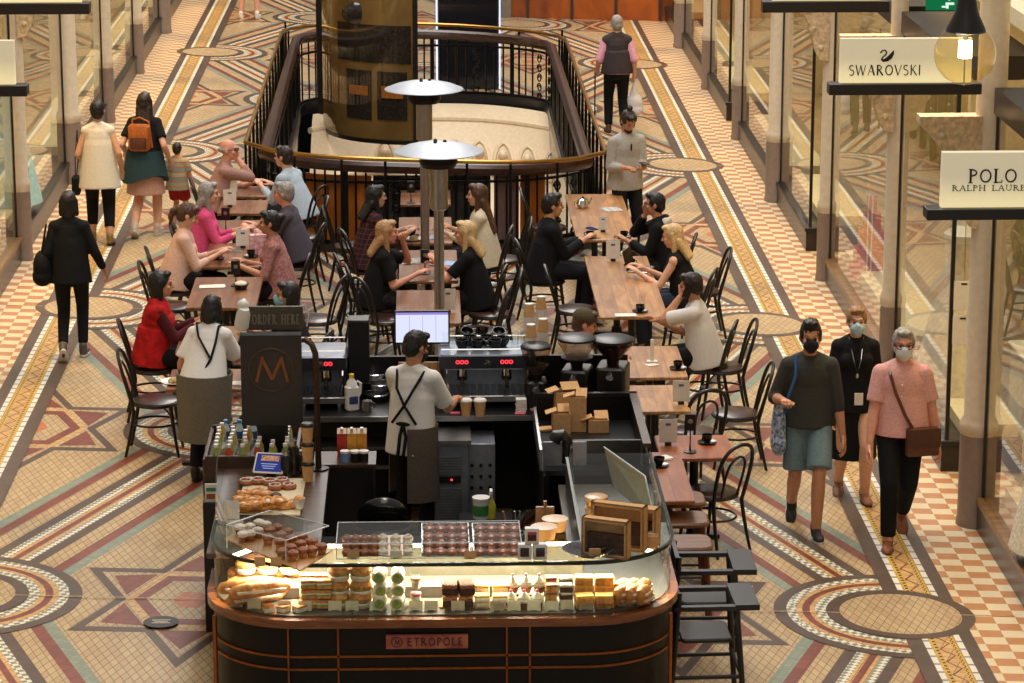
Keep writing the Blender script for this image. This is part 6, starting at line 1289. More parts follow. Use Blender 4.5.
# on the glass top
ZT = 1.206
ac = thing('acrylic_cover', 'long clear acrylic cover over trays of buns on the counter', 'food cover', (ZP(429, 562, ZT).x, 18.05, ZT)); W, D_, Hh = 1.17, .46, .10
for nm, c, d in (('front_panel', (0, -D_ / 2, Hh / 2), (W, .006, Hh)), ('top_panel', (0, 0, Hh), (W, D_, .006)), ('side_panel', (-W / 2, 0, Hh / 2), (.006, D_, Hh)), ('side_panel', (W / 2, 0, Hh / 2), (.006, D_, Hh))): MB().box(c, d).build(nm, ACRYL, ac)
EDG = mat('acrylic_edge', (214, 220, 222), .3)
for a, b in (((-W / 2, -D_ / 2, Hh), (W / 2, -D_ / 2, Hh)), ((-W / 2, D_ / 2, Hh), (W / 2, D_ / 2, Hh)), ((-W / 2, -D_ / 2, Hh), (-W / 2, D_ / 2, Hh)), ((W / 2, -D_ / 2, Hh), (W / 2, D_ / 2, Hh)), ((-W / 2, -D_ / 2, 0), (W / 2, -D_ / 2, 0)), ((-W / 2, -D_ / 2, 0), (-W / 2, -D_ / 2, Hh)), ((W / 2, -D_ / 2, 0), (W / 2, -D_ / 2, Hh))): MB().cyl(a, b, .0035, n=6).build('edge', EDG, ac)
def tray(u0, u1, v0, v1, label, m, rim=.02, z=ZT):
    a, b = ZP(u0, v1, z), ZP(u1, v0, z); c = ((a.x + b.x) / 2, (a.y + b.y) / 2, z); w_, d_ = b.x - a.x, b.y - a.y; t = thing('tray', label, 'tray', c); MB().box((0, 0, .004), (w_, d_, .008)).build('base', m, t)
    if rim:
        b_ = MB()
        for sx in (-1, 1): b_.box((sx * w_ / 2, 0, rim / 2), (.006, d_, rim))
        for sy in (-1, 1): b_.box((0, sy * d_ / 2, rim / 2), (w_, .006, rim))
        b_.build('rim', m, t)
    return t
tray(343, 412, 536, 557, 'wooden board of buns at the left inside the acrylic cover', TOPL, 0)
family('brown_bun', 'small dark brown bun at the left end of the acrylic cover', 'bun', 'dark buns under the cover', lambda t: bun(t, .034, .036, BROWNB), gridp(347, 374, 555, 541, 4, 3, ZT + .009))
family('white_roll', 'white floury roll under the acrylic cover', 'roll', 'white rolls under the cover', lambda t: bun(t, .034, .04, WHITEB), gridp(383, 408, 555, 541, 3, 3, ZT + .009))
tray(422, 468, 527, 557, 'steel tin of glazed buns, left of two under the cover', STEEL, .03); tray(474, 519, 527, 557, 'steel tin of glazed buns, right of two under the cover', STEEL, .03)
family('glazed_bun', 'shiny glazed bun in the left steel tin under the cover', 'bun', 'glazed buns in the left tin', bun, gridp(429, 463, 554, 531, 4, 4, ZT + .010)); family('glazed_bun', 'shiny glazed bun in the right steel tin under the cover', 'bun', 'glazed buns in the right tin', bun, gridp(480, 514, 554, 531, 4, 4, ZT + .010))
for u, lb in ((353, 'before the dark buns on the glass top'), (396, 'before the white rolls on the glass top'), (470, 'between the two steel tins')): card(ZP(u, 559, ZT), 'kraft price card ' + lb, .075, .05, group='price cards on the counter top', m=KRAFT if u != 396 else CARD)
# left arm: pastry board and muffin trays
ZL = 1.104
def board(pts, label, m, z, name='tray'):
    P = [ZP(u, v, z) for u, v in pts]; c = sum(P, Vector()) / 4; t = thing(name, label, 'tray', c); b = MB(); q = [(p.x - c.x, p.y - c.y) for p in P]; q = q if sum((q[i][0] * q[(i + 1) % 4][1] - q[(i + 1) % 4][0] * q[i][1]) for i in range(4)) > 0 else q[::-1]; b.prism(q, 0, .012); b.build('board', m, t, bevel=.004); return t
CREAMT = mat('cream_tray', (214, 196, 158), .5, var=.05)
board(((246, 478), (306, 480), (300, 516), (234, 515)), 'cream pastry board on the left arm of the stall', CREAMT, ZL)
family('danish', 'fruit danish on the cream pastry board, far row', 'pastry', 'danishes in the far row', danish, [ZP(u, v, ZL + .014) for u, v in ((246, 484), (258, 483), (270, 484), (282, 483), (275, 489), (289, 488))])
family('puff_croissant', 'golden croissant on the cream pastry board', 'croissant', 'croissants on the cream board', pastry, [ZP(u, v, ZL + .014) for u, v in ((244, 496), (256, 496), (240, 502), (253, 503), (265, 497))])
family('filled_pastry', 'sugared filled pastry heaped at the near end of the cream board', 'pastry', 'sugared pastries on the cream board', lambda t: pastry(t, GOLDB, CREAMF), [ZP(u, v, ZL + .014 + z) for u, v, z in ((238, 511, 0), (249, 510, 0), (260, 509, 0), (271, 508, 0), (282, 508, 0), (244, 508, .035), (256, 507, .035), (268, 505, .035), (280, 504, .03), (292, 507, 0))])
t = item('chocolate_muffin', 'single chocolate muffin on the cream pastry board', 'muffin', ZP(276, 502, ZL + .014), None, lambda t: muffin(t, CHOC, CHOC))
t = item('wrapped_muffin', 'muffin in a paper wrap at the right edge of the cream board', 'muffin', ZP(299, 508, ZL + .014), None, lambda t: (MB().lathe([(0, 0), (.028, 0), (.046, .07), (.04, .06), (0, .05)], n=9).build('paper', PAPER, t), MB().lathe([(.03, .05), (.036, .07), (.02, .085), (0, .086)], n=14).build('crown', GOLDB, t)))
board(((262, 523), (332, 552), (300, 572), (224, 540)), 'wooden muffin board set aslant on the left corner of the counter', TOPL, ZT)
family('muffin', 'brown muffin on the slanting board at the left corner', 'muffin', 'muffins on the slanting board', muffin, [ZP(u, v, ZT + .013) for u, v in ((270, 537), (281, 541), (277, 534), (288, 538), (268, 544), (280, 548), (292, 545), (302, 543), (301, 550), (291, 554), (312, 548), (282, 558), (303, 557), (312, 556), (322, 553), (293, 560))])
family('iced_muffin', 'sugar dusted muffin at the left of the slanting board', 'muffin', 'sugared muffins on the slanting board', lambda t: muffin(t, SUGAR, BROWNB), [ZP(u, v, ZT + .013) for u, v in ((240, 534), (250, 533), (259, 529), (250, 540), (258, 537), (266, 531), (243, 541))])
gc = thing('muffin_cover', 'slanting clear acrylic cover over the muffin board', 'food cover', (ZP(278, 548, ZT).x, ZP(278, 548, ZT).y, ZT), R(-41)); b = MB(); b.box((0, -.2, .075), (.52, .005, .15)); b.build('panel', ACRYL, gc); MB().box((0, -.0, .152), (.52, .40, .005)).build('panel', ACRYL, gc)
for y in (-.2, .2): MB().cyl((-.26, y, .152), (.26, y, .152), .0035, n=6).build('edge', EDG, gc)
for x in (-.26, .26): MB().cyl((x, -.2, .152), (x, .2, .152), .0035, n=6).build('edge', EDG, gc); MB().cyl((x, -.2, 0), (x, -.2, .152), .0035, n=6).build('edge', EDG, gc)
for u, v, lb in ((260, 566, 'kraft price card below the muffin cover at the left'), (276, 566, 'kraft price card below the muffin cover at the right')): card(ZP(u, v, ZT), lb, .07, .055, group='price cards on the counter top', m=KRAFT)
for u, v, lb in ((236, 540, 'white printed card leaning inside the left glass, nearer'), (232, 520, 'white printed card leaning inside the left glass, farther')): card(ZP(u, v, ZL + .02), lb, .1, .13, -10, 'cards at the left glass', PAPER)
lf = thing('leaflet_holder', 'leaflet with a green heading on a dark block at the outer left', 'leaflet', ZP(212, 500, 1.0)); MB().box((0, .03, -.5), (.12, .2, 1.0)).build('block', BENCH, lf, bevel=.004); MB().box((0, -.04, .06), (.09, .012, .14)).build('leaflet', PAPER, lf); MB().box((0, -.047, .09), (.07, .004, .025)).build('green_heading', mat('leaf_green', (60, 130, 90), .6), lf); MB().box((0, -.047, .04), (.07, .004, .035)).build('picture', BROWNB, lf)
# bottles in the bin
BOT = [('water', (190, 214, 226), (60, 150, 206)), ('tea', (196, 160, 70), (236, 232, 226)), ('juice', (200, 80, 50), (236, 232, 226)), ('green', (150, 170, 90), (236, 232, 226))]
def bottle(kind, p, label, group):
    n_, c, cc = BOT[kind]; t = thing('drink_bottle', label, 'bottle', p, rnd.uniform(0, 6), group); MB().lathe([(0, 0), (.028, 0), (.030, .01), (.030, .12), (.014, .16), (.013, .175), (0, .176)], n=14).build('body', mat('bottle_' + n_, c, .15, var=.1), t); MB().lathe([(.0305, .05), (.0308, .105)], n=14, caps=False).build('label', mat('bottle_label_' + n_, (226, 220, 210) if kind else (50, 90, 160), .5), t); MB().cyl((0, 0, .165), (0, 0, .188), .0165).build('cap', mat('cap_' + n_, cc, .5), t); return t
zb_ = 1.071
bt0 = bottle(0, ZP(224, 432, zb_ + .17) + Vector((0, .1, -.17)), 'blue capped water bottle at the back of the drinks bin', 'blue capped bottles'); 
def binp(i, j): return Vector((-1.52 + .10 * i, 20.33 + .095 * j, zb_))
bt0.location = binp(0.3, 6.9)
for i in (1, 2, 3): dup(bt0, binp(.3 + i, 6.9), i, None)
for kind, lb, cells in ((1, 'white capped amber tea bottle in the drinks bin', [(0, 1), (1, 2), (2, 1), (3, 2), (4, 1), (1, 4), (3, 4), (2, 5.2), (0, 6.0), (5, 6.2)]), (2, 'white capped red juice bottle in the drinks bin', [(4, 3), (2, 4), (5, 2), (0, 5), (4, 5), (3, 0), (1, 0)]), (3, 'white capped green bottle in the drinks bin', [(0, 3), (1, 1), (2, 3), (3, 1), (5, 4), (0, 2), (2, 2), (5, 1), (0, 0), (4, 0), (2, 0), (5, 0), (1, 3), (5, 3), (3, 3), (0, 4), (4, 4), (1, 5), (3, 5), (5, 5)])):
    b0 = bottle(kind, binp(*cells[0]), lb, 'bottles in the drinks bin %s' % ('', 'tea', 'red', 'green')[kind])
    for c_ in cells[1:]: dup(b0, binp(c_[0] + rnd.uniform(-.1, .1), c_[1] + rnd.uniform(-.1, .1)), rnd.uniform(0, 6))
tb = thing('tablet', 'tilted tablet showing a blue food menu on the left arm', 'tablet', (AY(270, 447, 20.1).x, 20.02, 1.104), R(-12)); M_ = Matrix.Rotation(R(-38), 3, 'X')
b = MB().rbox((0, 0, 0), (.22, .17, .012), .01); b.v = [tuple(M_ @ Vector(v) * -1 if False else Matrix.Rotation(R(42), 3, 'X') @ Vector(v) + Vector((0, 0, .10))) for v in b.v]; b.build('frame', WHITE, tb)
def on_tab(c, d, m, nm):
    b = MB().box(c, d); b.v = [tuple(Matrix.Rotation(R(42), 3, 'X') @ Vector(v) + Vector((0, 0, .10))) for v in b.v]; b.build(nm, m, tb)
on_tab((0, 0, .0075), (.195, .145, .002), mat_emit('tablet_blue', (50, 62, 130), .8), 'screen'); on_tab((0, .035, .009), (.13, .045, .002), mat('tablet_food', (216, 170, 130), .4, rgb2=(120, 60, 40), scale=60, emit=(200, 150, 110), es=.2), 'food_picture')
for k in range(3): on_tab((0, -.012 - .018 * k, .009), (.12 - .02 * k, .004, .002), mat_emit('tablet_text', (200, 205, 240), .8), 'text_line')
MB().box((0, .05, .045), (.06, .03, .09)).build('stand', BLACK, tb)
for i, (u, v, m_, lb, r) in enumerate(((263, 466, ACRYL, 'clear plastic tub behind the pastry board, left', .05), (280, 467, mat('dark_tub', (50, 40, 36), .3), 'dark plastic tub behind the pastry board, middle', .042), (294, 472, mat('tan_jar', (170, 130, 96), .4), 'small jar with a white lid behind the pastry board', .034))):
    t = thing('plastic_tub', lb, 'tub', ZP(u, v, ZL)); MB().lathe([(0, 0), (r * .85, 0), (r, .07), (0, .07)], n=18).build('body', m_, t); MB().lathe([(r * 1.05, .068), (r * 1.05, .078), (0, .08)], n=18).build('lid', WHITE if i == 2 else ACRYL if i == 0 else BLACK, t)
# dispenser of cups on the stand, clutter behind the board
t = thing('paper_cup_stack', 'tall stack of kraft takeaway cups with black lids at the left inside the stall', 'paper cups', ZP(308, 482, ZL) + Vector((.0, .02, 0)))
for k in range(3):
    z = .14 * k; MB().lathe([(0, z), (.032, z), (.045, z + .125), (0, z + .125)], n=18).build('cup', KRAFT, t); MB().lathe([(.048, z + .12), (.048, z + .135), (.038, z + .145), (0, z + .146)], n=18).build('lid', BLACK, t)
for i, (u, v, h_) in enumerate(((286, 452, .2), (292, 447, .26), (299, 455, .17))):
    t = thing('thermos', 'black thermos flask behind the tablet, %s' % ('left of three', 'tallest of three', 'right of three')[i], 'flask', ZP(u, v, ZL + h_) - Vector((0, 0, h_))); t.location.y = 19.98 + .06 * i; t.location.z = ZL; MB().lathe([(0, 0), (.042, 0), (.042, h_ * .75), (.03, h_ * .85), (0, h_ * .86)], n=18).build('body', BLKPORC, t); MB().cyl((0, 0, h_ * .84), (0, 0, h_), .026).build('lid', STEEL, t)
# right: boxes, bowls, kraft things on the glass top
def window_box(p, w_, d_, h_, label, rz):
    t = thing('gift_box', label, 'box', p, rz, 'kraft window boxes'); b = MB(); th = .022
    b.box((0, d_ / 2 - .004, h_ / 2), (w_, .008, h_)); b.box((0, 0, h_ - .006), (w_, d_, .012)); b.box((0, 0, .006), (w_, d_, .012))
    for sx in (-1, 1): b.box((sx * (w_ / 2 - .006), 0, h_ / 2), (.012, d_, h_))
    for sx in (-1, 1): b.box((sx * (w_ / 2 - th / 2), -d_ / 2 + .002, h_ / 2), (th, .004, h_))
    for z in (th / 2, h_ - th / 2): b.box((0, -d_ / 2 + .002, z), (w_, .004, th))
    b.build('carton', KRAFT, t); MB().box((0, -d_ / 2 + .004, h_ / 2), (w_ - th * 2, .002, h_ - th * 2)).build('window', ACRYL, t); MB().box((0, .01, h_ * .35), (w_ * .8, d_ * .5, h_ * .5)).build('contents', CHOC, t)
window_box(ZP(606, 556, ZT), .31, .07, .25, 'kraft box with a dark window, nearest of the three upright boxes', R(-24)); window_box(ZP(619, 548, ZT), .36, .075, .30, 'kraft box with a dark window, middle of the three upright boxes', R(-24)); window_box(ZP(636, 543, ZT), .30, .10, .25, 'kraft box with a dark window, rearmost of the three upright boxes', R(-24))
for k in range(3):
    t = thing('kraft_bowl', 'round kraft salad bowl with a clear lid, %s of a stack of three' % ('lowest', 'middle', 'topmost')[k], 'bowl', ZP(597, 509, ZT + .2) + Vector((0, 0, -.2 + .0)), 0, 'kraft bowls'); t.location = ZP(596, 527, ZT) + Vector((.0, .0, .072 * k)); MB().lathe([(0, 0), (.062, 0), (.075, .058), (0, .058)], n=24).build('bowl', KRAFT, t); MB().lathe([(.078, .056), (.078, .066), (.07, .07), (0, .07)], n=24).build('lid', mat('lid_tan', (206, 166, 120), .3), t)
for i, (u, v) in enumerate(((540, 540), (551, 532))):
    t = thing('kraft_bowl', 'shallow kraft bowl behind the black dish, %s' % ('nearer', 'farther')[i], 'bowl', ZP(u + 4, v - 2, ZT)); MB().lathe([(0, 0), (.07, 0), (.085, .075), (0, .078)], n=24).build('bowl', KRAFT, t); MB().lathe([(.087, .072), (.087, .08), (0, .083)], n=24).build('lid', MATS['lid_tan'], t)
dsh = thing('black_dish', 'speckled black dish holding a kraft price card on the glass top', 'dish', ZP(588, 557, ZT)); MB().lathe([(0, 0), (.07, 0), (.13, .035), (.165, .06), (.158, .06), (.12, .035), (.06, .01), (0, .01)], n=28).build('dish', mat('speckle_black', (24, 24, 28), .2, rgb2=(110, 110, 120), scale=160), dsh); MB().rbox((.04, -.06, .045), (.075, .012, .06), .004).build('price_card', KRAFT, dsh); MB().cyl((.09, 0, .05), (.17, .05, .075), .006).build('spoon', STEEL, dsh)
for i, (u, v) in enumerate(((626, 513), (640, 516), (634, 524), (648, 522), (652, 535))):
    t = thing('kraft_packet', 'small kraft packet behind the window boxes, %s' % ('upper left with a lime label', 'upper middle', 'centre', 'upper right', 'far right')[i], 'packet', ZP(u, v + 12, ZT), R(20 * i), 'kraft packets'); MB().rbox((0, 0, .045), (.10, .08, .09), .015).build('packet', KRAFT, t); MB().rbox((0, 0, .094), (.06, .05, .008), .01).build('label', mat('lime', (176, 190, 80), .6) if i == 0 else CARD, t)
for i, (u, v, c_) in enumerate(((525, 560, (40, 60, 70)), (540, 560, (40, 80, 110)), (532, 560, (190, 70, 100)))):
    up = (i == 2); t = thing('biscuit_box', 'small white box with a dark window, %s' % ('lower left of three', 'lower right of three', 'on top of two others')[i], 'box', ZP(u, v, ZT) + Vector((0, .03, .105 if up else 0)), R((-4, 5, 0)[i]), 'biscuit boxes'); MB().rbox((0, 0, .05), (.088, .055, .10), .004).build('carton', WHITE, t); b = MB().prism([(-.028, -.0285), (.028, -.0285), (.028, -.027), (-.028, -.027)], .02, .078); b.build('window', CHOC, t); MB().box((0, -.029, .07), (.05, .003, .018)).build('coloured_band', mat('band_%d' % i, c_, .5), t)
lp = thing('acrylic_sheet', 'slanting cream acrylic screen at the back right of the glass top', 'screen', (0, 0, 0)); P = [ZP(603, 447, 1.50), ZP(645, 478, 1.46), ZP(654, 520, 1.21), ZP(612, 500, 1.21)]; P = [AY(604, 447, 20.30), AY(645, 476, 19.55), AY(655, 522, 19.3), AY(613, 487, 20.2)]
b = MB(); nrm = (P[1] - P[0]).cross(P[3] - P[0]).normalized() * .006; b.add(P + [p + nrm for p in P], [(0, 1, 2, 3), (7, 6, 5, 4), (0, 4, 5, 1), (1, 5, 6, 2), (2, 6, 7, 3), (3, 7, 4, 0)]); b.build('sheet', mat('acrylic_cream', (216, 204, 170), .25, var=.05), lp)
b = MB(); b.tube([P[0], P[1], P[2]], .006, 5); b.build('edge', EDG, lp); MB().cyl(P[2], (P[2].x, P[2].y, 1.19), .01).cyl(P[3], (P[3].x, P[3].y, 1.19), .01).build('foot', STEEL, lp)
# kraft boxes in the prep bench, phone, tools
for i, (u, v, w_, d_, h_) in enumerate(((561, 432, .13, .12, .16), (578, 430, .12, .11, .27), (598, 431, .15, .11, .10), (567, 420, .2, .14, .24))):
    t = thing('food_box', 'open kraft food box on the prep bench, %s' % ('left in front', 'tallest in the middle', 'low at the right', 'rear with folded flaps')[i], 'box', ZP(u, v, .942), R((3, -4, 2, 10)[i]), 'kraft food boxes'); b = MB()
    for sx in (-1, 1): b.box((sx * w_ / 2, 0, h_ / 2), (.006, d_, h_)); b.box((0, sx * d_ / 2, h_ / 2), (w_, .006, h_))
    b.box((0, 0, .004), (w_, d_, .008)); b.build('carton', KRAFT, t); b = MB(); b.box((w_ * .2, d_ * .6, h_ + .012), (w_ * .7, .10, .006), 0, R(24)); b.box((-w_ * .6, 0, h_ + .01), (.09, d_ * .9, .006), 0, 0, R(-18)); b.build('flap', KRAFT, t)
for i, (u, v) in enumerate(((540, 410), (548, 430))): tag(MB().rbox((0, 0, .01), (.16, .10, .018), .004, R(12 * i)).build('flat_carton', KRAFT, None, ZP(u, v, .942)), 'flattened kraft carton at the left of the prep bench, %s' % ('farther', 'nearer')[i], 'carton')
t = thing('napkin_stack', 'white napkin stack on the corner of the back bench beside the prep bench', 'napkins', ZP(521, 412, .953)); 
for k in range(5): MB().rbox((0.003 * (k % 2), 0, .012 + .022 * k), (.08, .08, .02), .005, R(4 * (k % 3))).build('napkins', PAPER, t)
ph_ = thing('handset', 'black curved handset hanging at the steel screen', 'phone', (AY(562, 458, 20.75).x, 20.73, .98)); MB().tube([(-.06, 0, .17), (-.04, 0, .2), (0, 0, .21), (.035, 0, .18), (.04, 0, .1), (.03, 0, .0)], [.05, .055, .048, .042, .038, .034], 12).build('body', BLACK, ph_)
bd = thing('serving_board', 'wooden board leaning at the left of the right arm', 'board', ZP(545, 508, 1.05)); bd.location.z = .86; MB().rbox((0, 0, .1), (.13, .02, .2), .005).build('board', TOPL, bd); MB().cyl((0, 0, .19), (0, 0, .24), .012).build('handle', TOPL, bd)
pot = thing('utensil_pot', 'black pot of tongs and spatulas inside the stall at the right', 'pot', ZP(515, 512, .95)); pot.location.z = .65; MB().lathe([(0, 0), (.06, 0), (.07, .15), (.063, .15), (0, .01)], n=18).build('pot', BLACK, pot)
for a, m_ in ((10, STEEL), (-14, TOPL), (24, BLACK), (-4, STEEL)): MB().cyl((.02 * math.sin(a), .01, .06), (.02 * math.sin(a) + math.sin(R(a)) * .26, .02, .30), .008).build('utensil', m_, pot)
MB().box((0, 0, .32), (.3, .34, .64)).build('x', BENCH, None) if False else None
tag(MB().box((0, 0, .32), (.26, .3, .638)).build('low_cupboard', BENCH, None, (pot.location.x, pot.location.y, .0), 0, .01), 'low black cupboard under the utensil pot', 'cupboard')
pc_ = thing('paper_pad', 'pad of white order slips inside the right arm', 'paper', ZP(546, 522, .9)); pc_.location.z = .858; 
for k in range(3): MB().rbox((.01 * k, .012 * k, .006 + .008 * k), (.16, .12, .008), .003, R(8 * k)).build('slip', PAPER, pc_)
# ---- on the cafe tables
def tp(k, u, v):
    z = TAB[k][4]; p = ZP(u, v, z + .001); cx, cy, W, D, _ = TAB[k]; p.x = min(max(p.x, cx - W / 2 + .05), cx + W / 2 - .05); p.y = min(max(p.y, cy - D / 2 + .05), cy + D / 2 - .05); return p
def menu_card(k, u, v, label, h_=.20, w_=.14, rz=0):
    t = thing('menu_card', label, 'menu card', tp(k, u, v), R(rz), 'white menu cards on the tables'); MB().box((0, 0, .02 + h_ / 2), (w_, .005, h_)).build('card', PAPER, t); MB().box((0, 0, .012), (.05, .04, .024)).build('base', BLACK, t); MB().box((0, -.004, .02 + h_ * .78), (w_ * .3, .002, h_ * .10)).build('logo', mat('logo_blue', (90, 110, 150), .6), t)
def holder(k, u, v, label, h_=.2):
    t = thing('menu_holder', label, 'menu holder', tp(k, u, v), R(rnd.uniform(-15, 15)), 'black menu holders'); MB().lathe([(0, 0), (.05, 0), (.05, .008), (.008, .012), (.006, .06)], n=16).build('base', BLACK, t); MB().cyl((0, 0, .01), (0, 0, h_), .005).build('stem', BLACK, t); MB().box((0, 0, h_ - .02), (.085, .02, .13)).build('panel', BLACK, t); MB().ell((0, -.011, h_ - .01), .02, .002, .02).build('emblem', mat('emblem_pale', (120, 118, 110), .5), t)
menu_card('L1', 231, 193, 'white menu card at the left row, by the light blue shirt', .17); menu_card('L2', 230, 207, 'white menu card between the pink jacket and the grey shirt', .17); menu_card('L4', 243, 248, 'white menu card beside the pink paper bag', .17)
menu_card('M4', 448, 312, 'white menu card behind the monitor', .2); menu_card('R1', 603, 232, 'white menu card on the teapot table', .15, .10); menu_card('R2', 613, 261, 'white menu card by the laptop', .19); menu_card('R4', 681, 404, 'white menu card on the low gap-side table', .18); menu_card('R5', 668, 445, 'white menu card on the cherry table corner', .19)
holder('L3', 226, 231, 'black menu holder third table of the left row'); holder('L5', 236, 286, 'black menu holder by the froth bowl'); holder('M1', 411, 203, 'black menu holder on the dim table at the railing'); holder('M3', 425, 274, 'black menu holder beside the newspapers'); holder('R5', 690, 452, 'black slanted menu holder beside the black cup', .26)
def tcup(k, u, v, label): cup(tp(k, u, v), label, BLKPORC, 1.0, 'black cups on saucers', 0, True)
tcup('R3', 678, 369, 'black cup without company on the table behind the grinders'); tcup('R5', 707, 443, 'black cup on a saucer on the cherry corner table'); tcup('R6', 659, 466, 'black cup on the ledge beside the stall'); tcup('R2', 640, 312, 'black cup in front of the man in the white tee'); tcup('R2', 631, 266, 'black cup beside the laptop'); tcup('L4', 251, 257, 'dark cup in front of the floral blouse'); tcup('L4', 217, 259, 'dark cup by the hands of the pale blouse'); tcup('M2', 412, 236, 'black bowl like cup beside the patterned shirt'); tcup('R1', 590, 238, 'coffee on a dark saucer near the man in the suit'); tcup('R1', 624, 238, 'dark cup near the man in the hooded jacket')
tpot = thing('teapot', 'round silver teapot on the far right table', 'teapot', tp('R1', 583, 208), R(30)); MB().lathe([(0, 0), (.05, 0), (.075, .05), (.06, .095), (.03, .108), (.03, .112), (0, .116)], n=22).build('body', CHROME, tpot); MB().ell((0, 0, .122), .012).build('knob', BLACK, tpot); MB().tube([(.065, 0, .045), (.1, 0, .07), (.115, 0, .105)], [.014, .01, .008], 8).build('spout', CHROME, tpot); MB().tube([(-.06, 0, .09), (-.11, 0, .085), (-.11, 0, .04), (-.07, 0, .03)], .007, 6).build('handle', CHROME, tpot)
def sheet(k, u, v, w_, d_, label, m=PAPER, rz=0, name='paper_sheet', n=1, cat='paper'):
    t = thing(name, label, cat, tp(k, u, v), R(rz)); 
    for j in range(n): MB().rbox((.008 * j, .006 * j, .003 + .004 * j), (w_, d_, .003), .01, R(6 * j)).build('sheet', m, t)
PRINT = mat_tex('newsprint', 'brick', (226, 222, 214), (206, 204, 200), .85, (1 / .08, 1 / .006, 1), 0, (150, 150, 150), .18, 1, 1, .3, .2)
sheet('R1', 611, 210, .20, .22, 'printed white menu sheet on the teapot table', PRINT, 12, n=2); sheet('R2', 626, 316, .20, .12, 'white menu sheet at the near end of the long table', PAPER, 2); sheet('R3', 652, 365, .11, .08, 'white napkin on the table with the black cup', PAPER, 30); sheet('M3', 412, 262, .26, .2, 'newspaper on the table between the women in black', PRINT, 14, 'newspaper', 3, 'newspaper'); sheet('M3', 446, 264, .16, .2, 'blue and white brochure before the blonde woman with the watch', mat('brochure_blue', (150, 176, 214), .6, var=.2), -8, 'brochure', 2); sheet('M2', 428, 238, .24, .16, 'blue and white tray paper on the dim middle table', mat('tray_paper', (110, 130, 160), .7, rgb2=(210, 212, 214), scale=20), 8); sheet('L4', 231, 250, .24, .17, 'silver tablet lying before the pale blouse', STEEL, -4, 'tablet', 1, 'tablet'); sheet('L5', 212, 287, .24, .13, 'folded white napkin on the froth bowl table', PAPER, 4, 'napkin', 2, 'napkin'); sheet('L7', 236, 384, .26, .12, 'white tray beside the waitress', WHITE, 2, 'serving_tray', 2, 'tray'); sheet('R6', 664, 459, .09, .1, 'folded napkin on the ledge beside the stall', PAPER, 20, 'napkin', 3, 'napkin')
lt_ = thing('laptop', 'open laptop with black screen on the long table', 'laptop', tp('R2', 641, 270), R(72)); MB().rbox((0, -.0, .008), (.31, .21, .014), .01).build('base', STEEL, lt_); MB().box((0, .01, .0165), (.27, .11, .002)).build('keyboard', BLACK, lt_); b = MB().rbox((0, 0, .1), (.31, .008, .2), .003); b.v = [tuple(Matrix.Rotation(R(-14), 3, 'X') @ Vector(v) + Vector((0, .105, .012))) for v in b.v]; b.build('screen', BLACK, lt_)
tbk = thing('bookstand', 'thin white table stand on the table with the black cup', 'stand', tp('R3', 652, 362)); MB().box((0, 0, .10), (.03, .02, .2)).build('post', PAPER, tbk); MB().box((0, 0, .006), (.09, .07, .012)).build('foot', PAPER, tbk)
pbg = thing('paper_bag', 'white paper bag with pink print on the left row', 'bag', tp('L4', 258, 254), R(12)); b = MB(); b.box((0, 0, .1), (.16, .09, .2)); b.build('bag', mat('pink_print_bag', (238, 224, 220), .7, rgb2=(214, 96, 130), scale=22), pbg)
for sy in (-1, 1): MB().tube([(-.03, sy * .04, .2), (-.02, sy * .04, .25), (.02, sy * .04, .25), (.03, sy * .04, .2)], .004, 5).build('handle', PAPER, pbg)
def plate(k, u, v, label, food=True, r=.1):
    t = thing('plate', label, 'plate', tp(k, u, v)); MB().lathe([(0, 0), (r * .6, 0), (r, .016), (r, .02), (r * .6, .006), (0, .006)], n=26).build('plate', PORC, t)
    if food: MB().ell((0, 0, .02), r * .5, r * .4, .03).build('food', fm('meal_mix', (214, 180, 110), (120, 90, 50), 40), t)
plate('L6', 198, 344, 'white plate of food before the woman in the red vest'); plate('L7', 175, 383, 'white plate of leftovers on the table the waitress clears', True, .12); plate('M2', 414, 240, 'plate with salad beside the checked shirt', True, .1)
bw = thing('bowl', 'black bowl of white froth on the left row', 'bowl', tp('L5', 241, 289)); MB().lathe([(0, 0), (.05, 0), (.075, .05), (.07, .05), (0, .02)], n=22).build('bowl', BLKPORC, bw); MB().ell((0, 0, .05), .06, .06, .03).build('froth', WHITEB, bw)
for k, u, v, lb in (('M1', 428, 199, 'clear water glass on the dim table at the railing'), ('M2', 420, 226, 'clear tumbler beyond the plate on the dim middle table'), ('L3', 250, 228, 'clear water glass on the third left table'), ('R2', 642, 306, 'small glass jar in front of the man on the phone'), ('L2', 250, 207, 'clear tumbler by the hands of the grey shirt')): tag(MB().lathe([(0, 0), (.028, 0), (.034, .11), (.031, .11), (.026, .006), (0, .006)], n=16).build('water_glass', ACRYL, None, tp(k, u, v)), lb, 'glass')
ph2 = thing('phone', 'phone lying before the man in the black suit', 'phone', tp('R1', 592, 229), R(30)); MB().rbox((0, 0, .005), (.075, .15, .009), .008).build('body', BLACK, ph2); MB().rbox((0, 0, .0105), (.066, .135, .002), .005).build('screen', mat_emit('phone_blue', (80, 100, 170), .5), ph2)
